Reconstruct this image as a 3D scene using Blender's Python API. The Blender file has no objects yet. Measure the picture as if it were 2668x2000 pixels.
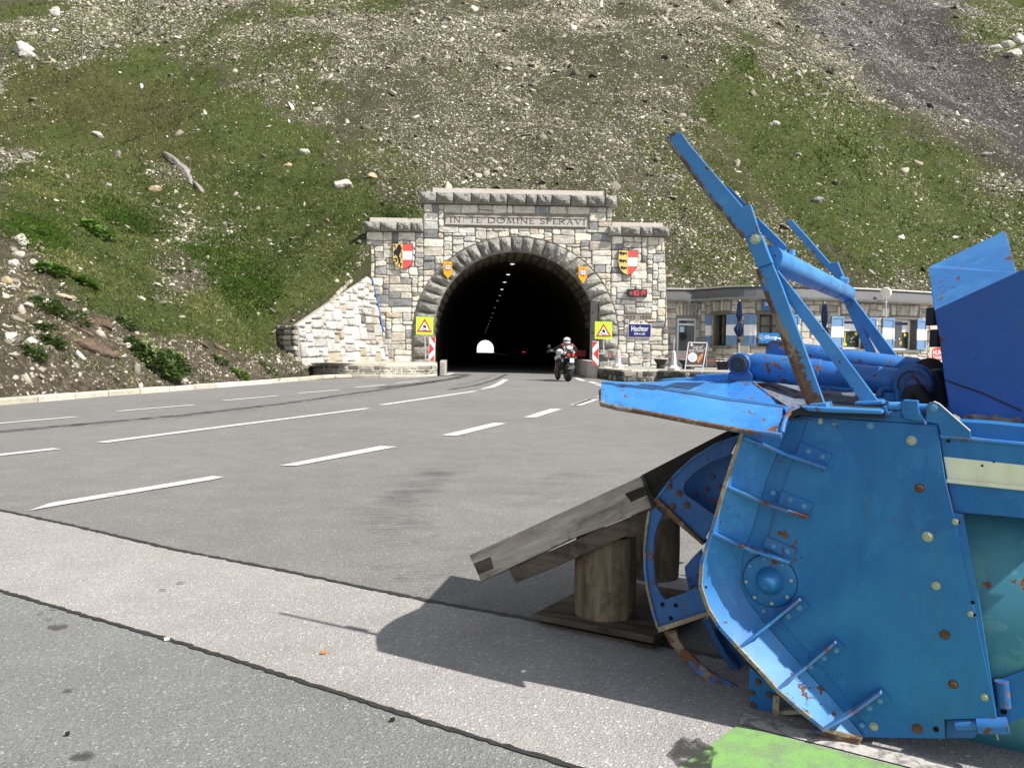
import bpy, math, random
import numpy as np
from mathutils import Vector, Matrix
from math import sin, cos, pi, radians, sqrt, atan2, floor

random.seed(7); RNG = np.random.default_rng(11)
scn = bpy.context.scene
COL = scn.collection

# ---------------------------------------------------------------- camera
CAM_H = 1.05
F_PX, CX, CY = 2094.0, 1334.0, 1000.0
PITCH, ROLL = radians(2.38), radians(0.75)
FWD = Vector((0, cos(PITCH), -sin(PITCH)))
R0 = Vector((1, 0, 0)); U0 = R0.cross(FWD)
RGT = R0 * cos(ROLL) + U0 * sin(ROLL)
UPV = U0 * cos(ROLL) - R0 * sin(ROLL)
CAMP = Vector((0, 0, CAM_H))
cd = bpy.data.cameras.new("camera"); cam = bpy.data.objects.new("camera", cd); COL.objects.link(cam)
cd.sensor_fit = 'HORIZONTAL'; cd.sensor_width = 36.0; cd.lens = 36.0 * F_PX / 2668.0
cd.clip_start = 0.05; cd.clip_end = 2000
m = Matrix.Identity(4)
for i in range(3):
    m[i][0] = RGT[i]; m[i][1] = UPV[i]; m[i][2] = -FWD[i]; m[i][3] = CAMP[i]
cam.matrix_world = m
scn.camera = cam

# ---------------------------------------------------------------- light
SUN_EL = radians(48.0)
SUN_DIR = Vector((0.895 * cos(SUN_EL), -0.446 * cos(SUN_EL), sin(SUN_EL))).normalized()
w = bpy.data.worlds.new("World"); scn.world = w; w.use_nodes = True
nt = w.node_tree; nt.nodes.clear()
sky = nt.nodes.new('ShaderNodeTexSky'); sky.sky_type = 'NISHITA'; sky.sun_disc = False
sky.sun_elevation = SUN_EL; sky.sun_rotation = atan2(SUN_DIR.x, SUN_DIR.y)
sky.altitude = 2500; sky.air_density = 1.0; sky.dust_density = 2.5; sky.ozone_density = 1.0
bg = nt.nodes.new('ShaderNodeBackground'); bg.inputs['Strength'].default_value = 0.15
wo = nt.nodes.new('ShaderNodeOutputWorld')
hs = nt.nodes.new('ShaderNodeHueSaturation'); hs.inputs['Saturation'].default_value = .25   # thin cloud over the blue
nt.links.new(sky.outputs[0], hs.inputs['Color']); nt.links.new(hs.outputs[0], bg.inputs[0]); nt.links.new(bg.outputs[0], wo.inputs[0])
sd = bpy.data.lights.new("sun", 'SUN'); sd.energy = 4.8; sd.angle = radians(0.5); sd.color = (1.0, 0.95, 0.87)
so = bpy.data.objects.new("sun", sd); COL.objects.link(so)
so.rotation_euler = SUN_DIR.to_track_quat('Z', 'Y').to_euler(); so.location = (0, 0, 30)
scn.view_settings.view_transform = 'Standard'; scn.view_settings.look = 'None'
scn.view_settings.exposure = 0.60; scn.view_settings.gamma = 1.0; scn.view_settings.use_curve_mapping = False
scn.render.engine = 'CYCLES'
scn.cycles.max_bounces = 6; scn.cycles.diffuse_bounces = 3; scn.cycles.glossy_bounces = 2
scn.cycles.transparent_max_bounces = 6; scn.cycles.use_denoising = True
scn.cycles.caustics_reflective = False; scn.cycles.caustics_refractive = False
scn.cycles.sample_clamp_indirect = 4.0

# ---------------------------------------------------------------- measuring frames (where things stand)
FR = {'S': (0, 0, 1.0), 'D': (0, 0, 1.20615), 'z1': (680, 440, .36188), 'z2': (1180, 440, .36188), 'z3': (1700, 700, .3472),
      'z4': (1700, 320, .4887), 'z5': (1200, 1080, .4041), 'z6': (1750, 1050, .573), 'z7': (1550, 900, .50542),
      'z8': (2250, 580, .4043), 'zA': (1720, 730, .16275), 'zB': (2060, 730, .18083), 'zC': (1000, 620, .1085),
      'zD': (1560, 630, .199), 'zE': (2350, 1300, .4223), 'zF': (1650, 1100, .2413), 'zG': (1680, 1450, .3318),
      'zH': (1880, 880, .3562), 'zI': (0, 500, .3497), 'zJ': (300, 850, .27125), 'zK': (1120, 950, .27125),
      'zL': (1520, 860, .12658), 'z0': (0, 900, .6636)}
def S(fr, x, y):
    a, b, c = FR[fr]; return (a + x * c, b + y * c)
def ray(fr, x, y):
    px, py = S(fr, x, y)
    return FWD + RGT * ((px - CX) / F_PX) - UPV * ((py - CY) / F_PX)
def ground(fr, x, y, z=0.0):
    d = ray(fr, x, y); t = (z - CAM_H) / d.z
    return CAMP + d * t
def at_y(fr, x, y, Y):
    d = ray(fr, x, y); return CAMP + d * (Y / d.y)
class Plane:
    """vertical or tilted plane; off>0 lies on the viewer's side"""
    def __init__(s, o, n):
        s.o = Vector(o); s.n = Vector(n).normalized()
        if s.n.dot(CAMP - s.o) < 0: s.n = -s.n
        s.u = Vector((0, 0, 1)).cross(s.n).normalized()
        if s.u.x < 0: s.u = -s.u
        s.v = s.n.cross(s.u); 
        if s.v.z < 0: s.v = -s.v
    def P(s, fr, x, y, off=0.0):
        d = ray(fr, x, y); o = s.o + s.n * off
        t = (o - CAMP).dot(s.n) / d.dot(s.n)
        return CAMP + d * t
    def uv(s, fr, x, y, off=0.0):
        p = s.P(fr, x, y, off) - s.o; return (p.dot(s.u), p.dot(s.v))
    def W(s, a, b, off=0.0):
        return s.o + s.u * a + s.v * b + s.n * off

# ---------------------------------------------------------------- object helpers
def tag(o, label=None, cat=None, group=None, kind=None):
    if label: o['label'] = label
    if cat: o['category'] = cat
    if group: o['group'] = group
    if kind: o['kind'] = kind
    return o
def empty(name, loc, label=None, cat=None, group=None, rz=0.0):
    o = bpy.data.objects.new(name, None); COL.objects.link(o)
    o.location = loc; o.rotation_euler = (0, 0, rz); o.empty_display_size = .2
    return tag(o, label, cat, group)
def mat_of(o):
    m = Matrix.Translation(o.location) @ o.rotation_euler.to_matrix().to_4x4()
    return mat_of(o.parent) @ m if o.parent else m
def mesh(name, V, Fc, mat, parent=None, smooth=False, local=False):
    me = bpy.data.meshes.new(name)
    if parent is not None and not local:
        mi = mat_of(parent).inverted(); V = [mi @ Vector(v) for v in V]
    me.from_pydata([tuple(v) for v in V], [], Fc)
    mats = mat if isinstance(mat, (list, tuple)) else [mat]
    for k in mats: me.materials.append(k)
    if smooth: me.polygons.foreach_set('use_smooth', [True] * len(me.polygons))
    me.update()
    o = bpy.data.objects.new(name, me); COL.objects.link(o)
    if parent is not None: o.parent = parent
    return o
class MB:
    def __init__(s): s.V = []; s.F = []
    def add(s, V, Fc):
        n = len(s.V); s.V += [Vector(v) for v in V]; s.F += [tuple(i + n for i in f) for f in Fc]; return s
    def prism(s, front, d):
        """front: world polygon; d: extrusion vector"""
        n = len(front); V = list(front) + [Vector(p) + d for p in front]
        F = [tuple(range(n)), tuple(range(2 * n - 1, n - 1, -1))]
        F += [(i, (i + 1) % n, (i + 1) % n + n, i + n)[::-1] for i in range(n)]
        return s.add(V, F)
    def box(s, c, sx, sy, sz, M=None):
        c = Vector(c); V = []
        for k in (-1, 1):
            for j in (-1, 1):
                for i in (-1, 1):
                    p = Vector((i * sx / 2, j * sy / 2, k * sz / 2))
                    V.append(c + (M @ p if M else p))
        return s.add(V, [(0, 2, 3, 1), (4, 5, 7, 6), (0, 1, 5, 4), (2, 6, 7, 3), (0, 4, 6, 2), (1, 3, 7, 5)])
    def tube(s, pts, rs, n=10, cap=True):
        pts = [Vector(p) for p in pts]
        if not isinstance(rs, (list, tuple)): rs = [rs] * len(pts)
        V = []; F = []
        t0 = (pts[1] - pts[0]).normalized()
        a = t0.cross(Vector((0, 0, 1)))
        if a.length < .1: a = t0.cross(Vector((1, 0, 0)))
        a.normalize()
        for i, p in enumerate(pts):
            t = (pts[min(i + 1, len(pts) - 1)] - pts[max(i - 1, 0)]).normalized()
            a = (a - t * a.dot(t)).normalized(); b = t.cross(a)
            for k in range(n):
                th = 2 * pi * k / n; V.append(p + (a * cos(th) + b * sin(th)) * rs[i])
        for i in range(len(pts) - 1):
            for k in range(n):
                F.append((i * n + k, i * n + (k + 1) % n, (i + 1) * n + (k + 1) % n, (i + 1) * n + k))
        if cap:
            F.append(tuple(range(n - 1, -1, -1))); F.append(tuple(range((len(pts) - 1) * n, len(pts) * n)))
        return s.add(V, F)
    def bar(s, a, b, wv, h, up=Vector((0, 0, 1))):
        """rectangular bar from a to b; wv = width vector, h along third axis"""
        a = Vector(a); b = Vector(b); t = (b - a).normalized(); wv = Vector(wv); hh = t.cross(wv).normalized() * h / 2; w2 = wv / 2
        V = [a - w2 - hh, a + w2 - hh, a + w2 + hh, a - w2 + hh, b - w2 - hh, b + w2 - hh, b + w2 + hh, b - w2 + hh]
        return s.add(V, [(0, 3, 2, 1), (4, 5, 6, 7), (0, 1, 5, 4), (1, 2, 6, 5), (2, 3, 7, 6), (3, 0, 4, 7)])
    def lathe(s, o, prof, n=16, ax=None):
        """prof: (r, h) list; ax: axis vector"""
        ax = Vector(ax or (0, 0, 1)).normalized(); o = Vector(o)
        a = ax.orthogonal().normalized(); b = ax.cross(a); V = []; F = []
        for r, h in prof:
            for k in range(n):
                th = 2 * pi * k / n; V.append(o + ax * h + (a * cos(th) + b * sin(th)) * r)
        for i in range(len(prof) - 1):
            for k in range(n):
                F.append((i * n + k, i * n + (k + 1) % n, (i + 1) * n + (k + 1) % n, (i + 1) * n + k))
        F.append(tuple(range(n - 1, -1, -1))); F.append(tuple(range((len(prof) - 1) * n, len(prof) * n)))
        return s.add(V, F)
    def build(s, name, mat, parent=None, smooth=False, fix=True):
        o = mesh(name, s.V, s.F, mat, parent, smooth)
        if fix: recalc(o.data)
        return o
def recalc(me):
    import bmesh
    bm = bmesh.new(); bm.from_mesh(me); bmesh.ops.recalc_face_normals(bm, faces=bm.faces)
    bm.to_mesh(me); bm.free()
def autosmooth(o, deg=35):
    me = o.data; me.polygons.foreach_set('use_smooth', [True] * len(me.polygons))
    try: me.set_sharp_from_angle(angle=radians(deg))
    except Exception: pass
    return o
def bevel(o, wd, seg=2, ang=35):
    md = o.modifiers.new('bevel', 'BEVEL'); md.width = wd; md.segments = seg; md.limit_method = 'ANGLE'; md.angle_limit = radians(ang)
    return o
def copy_thing(src, loc, rz=None, label=None, parent=None):
    c = src.copy(); COL.objects.link(c)
    if loc is not None: c.location = loc
    if rz is not None: c.rotation_euler = (0, 0, rz)
    if label: c['label'] = label
    for ch in list(src.children):
        d = ch.copy(); COL.objects.link(d); d.parent = c
        for g in list(ch.children):
            e = g.copy(); COL.objects.link(e); e.parent = d
    return c

# ---------------------------------------------------------------- materials
class NG:
    def __init__(s, name):
        s.m = bpy.data.materials.new(name); s.m.use_nodes = True; s.t = s.m.node_tree; s.t.nodes.clear()
        s.out = s.t.nodes.new('ShaderNodeOutputMaterial'); s.b = s.t.nodes.new('ShaderNodeBsdfPrincipled')
        s.t.links.new(s.b.outputs[0], s.out.inputs[0])
        s.b.inputs['Specular IOR Level'].default_value = 0.3
    def n(s, typ, **kw):
        nd = s.t.nodes.new(typ)
        for k, v in kw.items(): setattr(nd, k, v)
        return nd
    def l(s, a, b): s.t.links.new(a, b)
    def coord(s, kind='pos'):
        if kind == 'pos': return s.n('ShaderNodeNewGeometry').outputs['Position']
        return s.n('ShaderNodeTexCoord').outputs['Object']
    def mapping(s, vec, scale=(1, 1, 1), rot=(0, 0, 0)):
        mp = s.n('ShaderNodeMapping'); s.l(vec, mp.inputs[0]); mp.inputs['Scale'].default_value = scale; mp.inputs['Rotation'].default_value = rot
        return mp.outputs[0]
    def noise(s, vec, sc, det=4, rough=.6, dist=0.0):
        nd = s.n('ShaderNodeTexNoise'); s.l(vec, nd.inputs['Vector']); nd.inputs['Scale'].default_value = sc
        nd.inputs['Detail'].default_value = det; nd.inputs['Roughness'].default_value = rough; nd.inputs['Distortion'].default_value = dist
        return nd.outputs[0]
    def voro(s, vec, sc, out='Color', feature='F1'):
        nd = s.n('ShaderNodeTexVoronoi'); nd.feature = feature; s.l(vec, nd.inputs['Vector']); nd.inputs['Scale'].default_value = sc
        return nd.outputs[out]
    def ramp(s, fac, stops, interp='LINEAR'):
        nd = s.n('ShaderNodeValToRGB'); s.l(fac, nd.inputs[0]); cr = nd.color_ramp; cr.interpolation = interp
        while len(cr.elements) > 1: cr.elements.remove(cr.elements[-1])
        for i, (p, c) in enumerate(stops):
            if not isinstance(c, (tuple, list)): c = (c, c, c)
            e = cr.elements[0] if i == 0 else cr.elements.new(p)
            e.position = p; e.color = (*c[:3], 1)
        return nd.outputs[0]
    def mix(s, fac, a, b, mode='MIX'):
        nd = s.n('ShaderNodeMix'); nd.data_type = 'RGBA'; nd.blend_type = mode
        if isinstance(fac, (int, float)): nd.inputs[0].default_value = fac
        else: s.l(fac, nd.inputs[0])
        for k, x in ((6, a), (7, b)):
            if isinstance(x, (tuple, list)): nd.inputs[k].default_value = (*x[:3], 1)
            else: s.l(x, nd.inputs[k])
        return nd.outputs[2]
    def math(s, op, a, b=0.0, c=None, clamp=False):
        nd = s.n('ShaderNodeMath', operation=op); nd.use_clamp = clamp
        for k, x in enumerate((a, b) if c is None else (a, b, c)):
            if isinstance(x, (int, float)): nd.inputs[k].default_value = x
            else: s.l(x, nd.inputs[k])
        return nd.outputs[0]
    def bump(s, h, strength=.5, dist=.02):
        nd = s.n('ShaderNodeBump'); nd.inputs['Strength'].default_value = strength; nd.inputs['Distance'].default_value = dist
        s.l(h, nd.inputs['Height']); s.l(nd.outputs[0], s.b.inputs['Normal']); return nd
    def col(s, c):
        if isinstance(c, (tuple, list)): s.b.inputs['Base Color'].default_value = (*c[:3], 1)
        else: s.l(c, s.b.inputs['Base Color'])
        return s
    def rough(s, r):
        if isinstance(r, (int, float)): s.b.inputs['Roughness'].default_value = r
        else: s.l(r, s.b.inputs['Roughness'])
        return s
    def metal(s, v): s.b.inputs['Metallic'].default_value = v; return s
    def spec(s, v): s.b.inputs['Specular IOR Level'].default_value = v; return s
    def objrand(s): return s.n('ShaderNodeObjectInfo').outputs['Random']
    def attr(s, name): 
        a = s.n('ShaderNodeAttribute'); a.attribute_name = name; return a.outputs['Fac']

def plain(name, c, rough=.6, metal=0.0, var=.12, scale=8.0, spec=.35):
    g = NG(name); p = g.coord('pos')
    nz = g.noise(p, scale, 5, .65)
    g.col(g.mix(1.0, c, g.ramp(nz, [(.25, 1 - var), (.75, 1 + var)]), 'MULTIPLY')).rough(rough).metal(metal).spec(spec)
    return g.m
def emissive(name, c, strength):
    g = NG(name); g.col((0, 0, 0)); g.b.inputs['Emission Color'].default_value = (*c, 1); g.b.inputs['Emission Strength'].default_value = strength
    return g.m
def stone_mat(name, pal, grain=6.0, mott=.35, bumpd=.02, rough=.85, stain=.25, ground_dirt=None):
    """pal: palette picked per stone by the object's random value"""
    g = NG(name); p = g.coord('pos'); r = g.objrand()
    n = len(pal); base = g.ramp(r, [(i / n, c) for i, c in enumerate(pal)], 'CONSTANT')
    r2 = g.math('FRACT', g.math('MULTIPLY', r, 37.7))
    base = g.mix(1.0, base, g.ramp(r2, [(0, .80), (1, 1.16)]), 'MULTIPLY')
    n1 = g.noise(p, grain, 6, .7, .4); n2 = g.noise(p, grain * 4.5, 5, .7)
    st = g.mapping(p, (1, 1, 3.0)); n3 = g.noise(st, grain * .5, 4, .6)
    base = g.mix(1.0, base, g.ramp(n1, [(.28, 1 - mott), (.5, 1.0), (.75, 1 + mott * .45)]), 'MULTIPLY')
    base = g.mix(1.0, base, g.ramp(n2, [(.30, 1 - mott * .8), (.6, 1.05)]), 'MULTIPLY')
    if stain: base = g.mix(g.ramp(n3, [(.56, 0), (.72, stain)]), base, (.055, .05, .045))
    g.col(base).rough(rough)
    g.bump(g.math('ADD', g.math('MULTIPLY', n1, 1.0), g.math('MULTIPLY', n2, .5)), .9, bumpd)
    return g.m
# ================================================================ terrain shape
_L = np.random.default_rng(5).random((256, 256))
def vnoise(x, y):
    xi = np.floor(x).astype(int); yi = np.floor(y).astype(int); fx = x - xi; fy = y - yi
    fx = fx * fx * (3 - 2 * fx); fy = fy * fy * (3 - 2 * fy)
    a = _L[xi % 256, yi % 256]; b = _L[(xi + 1) % 256, yi % 256]; c = _L[xi % 256, (yi + 1) % 256]; d = _L[(xi + 1) % 256, (yi + 1) % 256]
    return (a * (1 - fx) + b * fx) * (1 - fy) + (c * (1 - fx) + d * fx) * fy
def fbm(x, y, oct=4, g=.5):
    s = 0; a = 1; t = 0
    for k in range(oct):
        s = s + a * vnoise(x * 2 ** k + 17.3 * k, y * 2 ** k + 9.1 * k); t += a; a *= g
    return s / t
def gpt(fr, x, y): p = ground(fr, x, y); return (p.x, p.y)
KERB = [(-12.6, -14.0), (-11.4, 0.0), (-10.6, 8.0)] + [gpt('D', x, y) for x, y in
        [(0, 875), (120, 865), (250, 854), (400, 843), (520, 833), (600, 827), (690, 818.5)]]
K_END = KERB[-1]
TOE = np.array(KERB + [(K_END[0] + 1.2, K_END[1] + .4), (K_END[0] + 2.4, K_END[1] + 1.4), (-3.0, 31.3), (-2.0, 34.0), (3, 48.0), (14, 80.0), (30, 140)])
def dist_toe(x, y):
    best = np.full(x.shape, 1e9); ds = []
    for (ax, ay), (bx, by) in zip(TOE[:-1], TOE[1:]):
        dx, dy = bx - ax, by - ay; L2 = dx * dx + dy * dy
        t = np.clip(((x - ax) * dx + (y - ay) * dy) / L2, 0, 1)
        d = np.hypot(x - ax - t * dx, y - ay - t * dy)
        best = np.minimum(best, d); ds.append(d)
    kk = .22 * best + .02; sm = best - kk * (np.log(sum(np.exp(-(d - best) / kk) for d in ds)) - .35); best = np.where(best < .8, best * (1 - best / .8) + sm * best / .8, sm)
    ins = inpoly(x, y, [tuple(p) for p in TOE] + [(-260, 400), (-260, -14)])
    return np.where(ins, np.abs(best), -np.abs(best))
def H(x, y):
    x = np.asarray(x, float); y = np.asarray(y, float)
    d = dist_toe(x, y)
    hl = np.where(d > 0, .70 * d + .25 * (1 - np.exp(-np.maximum(d, 0) * 1.5)), .9 * d)
    tt = np.clip((x - 4.4) / 2.4, 0, 1); tt = tt * tt * (3 - 2 * tt)
    ysh = 35.4 + 3.4 * tt * np.exp(-np.clip(y - 39, 0, 99) / 9) + .42 * np.clip(x - 17, 0, 9) + .1 * np.clip(x - 26, 0, 200) - 1.0 * np.clip((-x - 3) / 2, 0, 1)
    hc = 4.3 + .735 * (y - ysh) + 5 * np.clip((y - 70) / 60, 0, 1) * 0
    k = 1.3
    h = np.maximum(hl, hc) + k * np.log1p(np.exp(-np.abs(hl - hc) / k)) * np.clip(np.maximum(d, hc * .3) / 2.0, 0, 1)
    amp = np.clip(np.maximum(h, 0) / 6, 0, 1)
    # gullies and humps running down the slope
    und = (fbm(x * .11 + 3, y * .05 + 1, 3) - .5) * 3.4 * np.clip((y - 40) / 25, 0, 1)
    und += (fbm(x * .13 + 40, y * .16 + 7, 3) - .5) * 2.4 * amp * (1 - (1 - np.clip((y - 37) / 8, .12, 1)) * np.clip((x + 14) / 7, 0, 1))
    und += (fbm(x * .6 + 11, y * .6 + 5, 3) - .5) * .55 * np.clip(np.maximum(h, 0) / 1.0, 0, 1)
    und += (fbm(x * 2.3 + 31, y * 2.3 + 15, 2) - .5) * .16 * np.clip(np.maximum(h, 0) / .4, 0, 1)
    return h + und - 1.1 * np.exp(-((x + 8.0) ** 2 + (y - 28.5) ** 2) / 1.3 ** 2)
def project(x, y, z):
    px = x; py = y * FWD.y + (z - CAM_H) * FWD.z
    rx = x * RGT.x + y * RGT.y + (z - CAM_H) * RGT.z
    ux = x * UPV.x + y * UPV.y + (z - CAM_H) * UPV.z
    py = np.maximum(py, .1)
    return (CX + F_PX * rx / py) / 1.20615, (CY - F_PX * ux / py) / 1.20615
def inpoly(px, py, poly):
    c = np.zeros(px.shape, bool); n = len(poly)
    for i in range(n):
        x1, y1 = poly[i]; x2, y2 = poly[(i + 1) % n]
        if y1 == y2: continue
        hit = ((y1 > py) != (y2 > py)) & (px < (x2 - x1) * (py - y1) / (y2 - y1) + x1)
        c ^= hit
    return c
# where grass, bare soil and dark slate lie on the slope (outlines measured on the ground, softened below)
Z_GRASS = [[(0, 150), (180, 130), (330, 90), (480, 190), (640, 235), (700, 290), (690, 330), (760, 372), (905, 430), (930, 490), (790, 480), (785, 600), (640, 700), (580, 770), (480, 765), (420, 735), (300, 735), (260, 700), (180, 690), (150, 640), (110, 620), (80, 560), (45, 510), (0, 490)],
           [(0, 0), (240, 0), (150, 30), (60, 60), (0, 62)],
           [(1540, 90), (1600, 75), (1700, 150), (1790, 190), (1950, 290), (2080, 350), (2212, 420), (2300, 460), (2300, 640), (2000, 600), (1880, 590), (1800, 540), (1740, 500), (1700, 430), (1640, 400), (1600, 330), (1540, 300), (1500, 230), (1530, 160)],
           [(2080, -10), (2212, -10), (2300, 0), (2300, 140), (2212, 130), (2140, 115), (2090, 50)],
           [(540, 0), (700, -5), (900, 5), (800, 30), (600, 28)]]
Z_BARE = [[(0, 300), (70, 320), (100, 340), (50, 350), (0, 390)], [(300, 310), (420, 380), (430, 410), (400, 420), (320, 350)],
          [(390, 430), (470, 500), (530, 530), (480, 590), (400, 650), (330, 640), (360, 560), (380, 500)],
          [(0, 500), (45, 510), (80, 560), (110, 620), (150, 640), (180, 690), (260, 700), (300, 735), (420, 730), (480, 765), (560, 775), (590, 760), (640, 700), (660, 790), (700, 830), (0, 880)],
          [(620, 690), (680, 700), (700, 760), (640, 770)]]
Z_LUSH = [[(430, 500), (520, 530), (600, 610), (600, 680), (560, 700), (500, 660), (450, 600), (380, 560)], [(0, 480), (80, 470), (180, 500), (100, 560), (0, 500)],
          [(1760, 280), (1840, 300), (1880, 360), (1820, 360)], [(200, 420), (290, 440), (330, 500), (250, 500)], [(1560, 110), (1620, 110), (1640, 180), (1580, 160)]]
Z_SLATE = [[(1690, -10), (2085, -10), (2110, 70), (2150, 140), (2230, 200), (2300, 230), (2300, 430), (2212, 370), (2110, 310), (1990, 235), (1890, 165), (1800, 100), (1740, 50)]]
Z_BROWN = [[(0, 150), (180, 130), (420, 210), (450, 290), (300, 320), (150, 260), (0, 300)], [(300, 300), (480, 330), (420, 370), (280, 330)]]
Z_MIXG = [[(230, 0), (560, 10), (700, 60), (720, 160), (690, 240), (560, 200), (420, 130), (280, 90), (100, 130), (0, 140), (0, 70)],
          [(1400, 260), (1560, 300), (1700, 480), (1640, 560), (1500, 520), (1440, 420)], [(700, 330), (780, 365), (905, 430), (905, 300), (760, 260)],
          [(1300, 480), (1440, 500), (1440, 610), (1900, 600), (1780, 520), (1500, 420), (1330, 430)]]
_JIT = [(0, 0), (18, 8), (-16, 12), (10, -16), (-12, -10), (30, 2), (-28, 4), (6, 22), (-4, -24), (40, -8), (-42, 6)]
def zones(x, y, z):
    px, py = project(x, y, z)
    wx = (fbm(x * .45 + 7, y * .3 + z * .2, 4) - .5) * 170; wy = (fbm(x * .45 + 70, y * .3 + 30, 4) - .5) * 90
    near = np.clip((y - 16) / 24, .22, 1); wx = wx * near; wy = wy * near
    px = np.clip(px, -5, 2290) + wx; py = np.clip(py, -8, 900) + wy
    out = []
    for Z in (Z_GRASS, Z_BARE, Z_LUSH, Z_SLATE, Z_BROWN, Z_MIXG):
        acc = np.zeros(px.shape)
        for jx, jy in _JIT:
            a = np.zeros(px.shape, bool)
            for P in Z: a |= inpoly(px + jx, py + jy, P)
            acc += a
        out.append(acc / len(_JIT))
    g, b, l, s, br, mg = out
    g = np.clip(g - b, 0, 1); g = np.maximum(g, mg * .5 * (1 - b))
    return g, b, l, s, br
# outline of the hill in plan
FAC_Y = 36.0
SHOP = [(6.9, 36.9), (8.3, 36.85), (8.9, 36.2), (9.4, 35.35), (10.2, 34.75), (11.2, 34.5), (12.4, 34.65), (14.0, 35.05), (15.6, 35.6), (17.4, 36.3), (19.4, 37.2), (22.0, 38.6), (25.0, 40.4)]
DOMAIN = [(x - .14, y) for x, y in KERB[:-1]] + [(K_END[0] - .3, K_END[1] - .1), (K_END[0] - 1.3, K_END[1] + 1.2), (-6.45, 34.2), (-6.3, 35.4), (-6.3, 36.4), (-6.3, 37.7), (6.6, 38.2)] \
    + [(x + .1, y + 1.3) for x, y in SHOP[1:]] + [(60, 52), (190, 60), (190, 330), (-190, 330), (-190, -14)]
def build_terrain():
    # polar sheet round the viewer, finer where it is seen
    ang = np.concatenate([np.linspace(-1.75, -.66, 60, endpoint=False), np.linspace(-.66, .66, 560, endpoint=False), np.linspace(.66, 1.35, 40)])
    rad = np.concatenate([np.geomspace(9.5, 40, 300, endpoint=False), np.geomspace(40, 125, 260, endpoint=False), np.geomspace(125, 300, 30)])
    A, R = np.meshgrid(ang, rad, indexing='ij')
    X = np.sin(A) * R; Y = np.cos(A) * R
    Z = H(X, Y)
    na, nr = X.shape
    idx = np.arange(na * nr).reshape(na, nr)
    q = np.stack([idx[:-1, :-1], idx[1:, :-1], idx[1:, 1:], idx[:-1, 1:]], -1).reshape(-1, 4)
    x = X.ravel(); y = Y.ravel(); z = Z.ravel()
    cxm = x[q].mean(1); cym = y[q].mean(1)
    q = q[inpoly(cxm, cym, DOMAIN)]
    used = np.unique(q); re = np.full(na * nr, -1); re[used] = np.arange(len(used)); q = re[q]
    x, y, z = x[used], y[used], z[used]
    # drop a skirt of soil from every open edge so the sheet never hangs in the air
    e = np.concatenate([q[:, [0, 1]], q[:, [1, 2]], q[:, [2, 3]], q[:, [3, 0]]]); es = np.sort(e, 1); key = es[:, 0].astype(np.int64) * 10 ** 7 + es[:, 1]
    u, ix, ct = np.unique(key, return_index=True, return_counts=True); be = e[ix[ct == 1]]
    bv = np.unique(be); lo = np.full(len(x), -1); lo[bv] = len(x) + np.arange(len(bv))
    x = np.concatenate([x, x[bv]]); y = np.concatenate([y, y[bv]]); z = np.concatenate([z, z[bv] - np.where((x[bv] > -5.6) & (x[bv] < 5.6) & (y[bv] < 45), .2, 3.5)])
    q = np.concatenate([q, np.stack([be[:, 1], be[:, 0], lo[be[:, 0]], lo[be[:, 1]]], 1)])
    me = bpy.data.meshes.new('hillside'); me.vertices.add(len(x)); me.vertices.foreach_set('co', np.stack([x, y, z], 1).ravel())
    me.loops.add(len(q) * 4); me.loops.foreach_set('vertex_index', q.ravel())
    me.polygons.add(len(q)); me.polygons.foreach_set('loop_start', np.arange(len(q)) * 4); 
    me.polygons.foreach_set('use_smooth', np.ones(len(q), bool)); me.update(calc_edges=True)
    for nm, v in zip(('grass', 'bare', 'lush', 'slate', 'brown'), zones(x, y, z)):
        a = me.attributes.new(nm, 'FLOAT', 'POINT'); a.data.foreach_set('value', v.astype(np.float32))
    g = NG('hillside_ground'); p = g.coord('pos')
    gr, ba, lu, sl, br = [g.attr(k) for k in ('grass', 'bare', 'lush', 'slate', 'brown')]
    n1 = g.noise(p, 1.3, 6, .65); n2 = g.noise(p, 7.0, 6, .7); n3 = g.noise(p, 28.0, 4, .7)
    soil = g.ramp(n2, [(.25, (.042, .039, .028)), (.5, (.100, .090, .063)), (.75, (.185, .168, .122))])
    soil = g.mix(g.ramp(n1, [(.36, 0), (.58, .8)]), soil, (.060, .066, .028))
    slate = g.ramp(n2, [(.25, (.028, .026, .025)), (.5, (.062, .056, .054)), (.75, (.12, .110, .105))])
    dirt = g.ramp(n2, [(.25, (.050, .040, .029)), (.5, (.118, .098, .073)), (.75, (.24, .205, .155))])
    grass = g.ramp(n2, [(.25, (.030, .042, .011)), (.5, (.074, .094, .027)), (.75, (.145, .162, .058))])
    grass = g.mix(g.math('MULTIPLY', br, .6), grass, g.ramp(n2, [(.25, (.05, .045, .018)), (.75, (.125, .115, .05))]))
    grass = g.mix(g.math('MULTIPLY', lu, .55), grass, (.070, .105, .025))
    c = g.mix(sl, soil, slate); c = g.mix(ba, c, dirt)
    gm = g.math('ADD', gr, g.math('MULTIPLY', g.math('SUBTRACT', n1, .5), 1.3), clamp=True)
    c = g.mix(g.ramp(gm, [(.15, 0), (.75, 1)]), c, grass)
    c = g.mix(1.0, c, g.ramp(n3, [(.3, .62), (.7, 1.25)]), 'MULTIPLY')
    g.col(c).rough(.95).spec(.1)
    g.bump(g.math('ADD', n2, g.math('MULTIPLY', n3, .6)), 1.0, .10)
    me.materials.append(g.m)
    o = bpy.data.objects.new('hillside_terrain', me); COL.objects.link(o); tag(o, kind='structure', label='steep alpine slope of grass and scree behind the tunnel')
    return o
hill = build_terrain()

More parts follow.
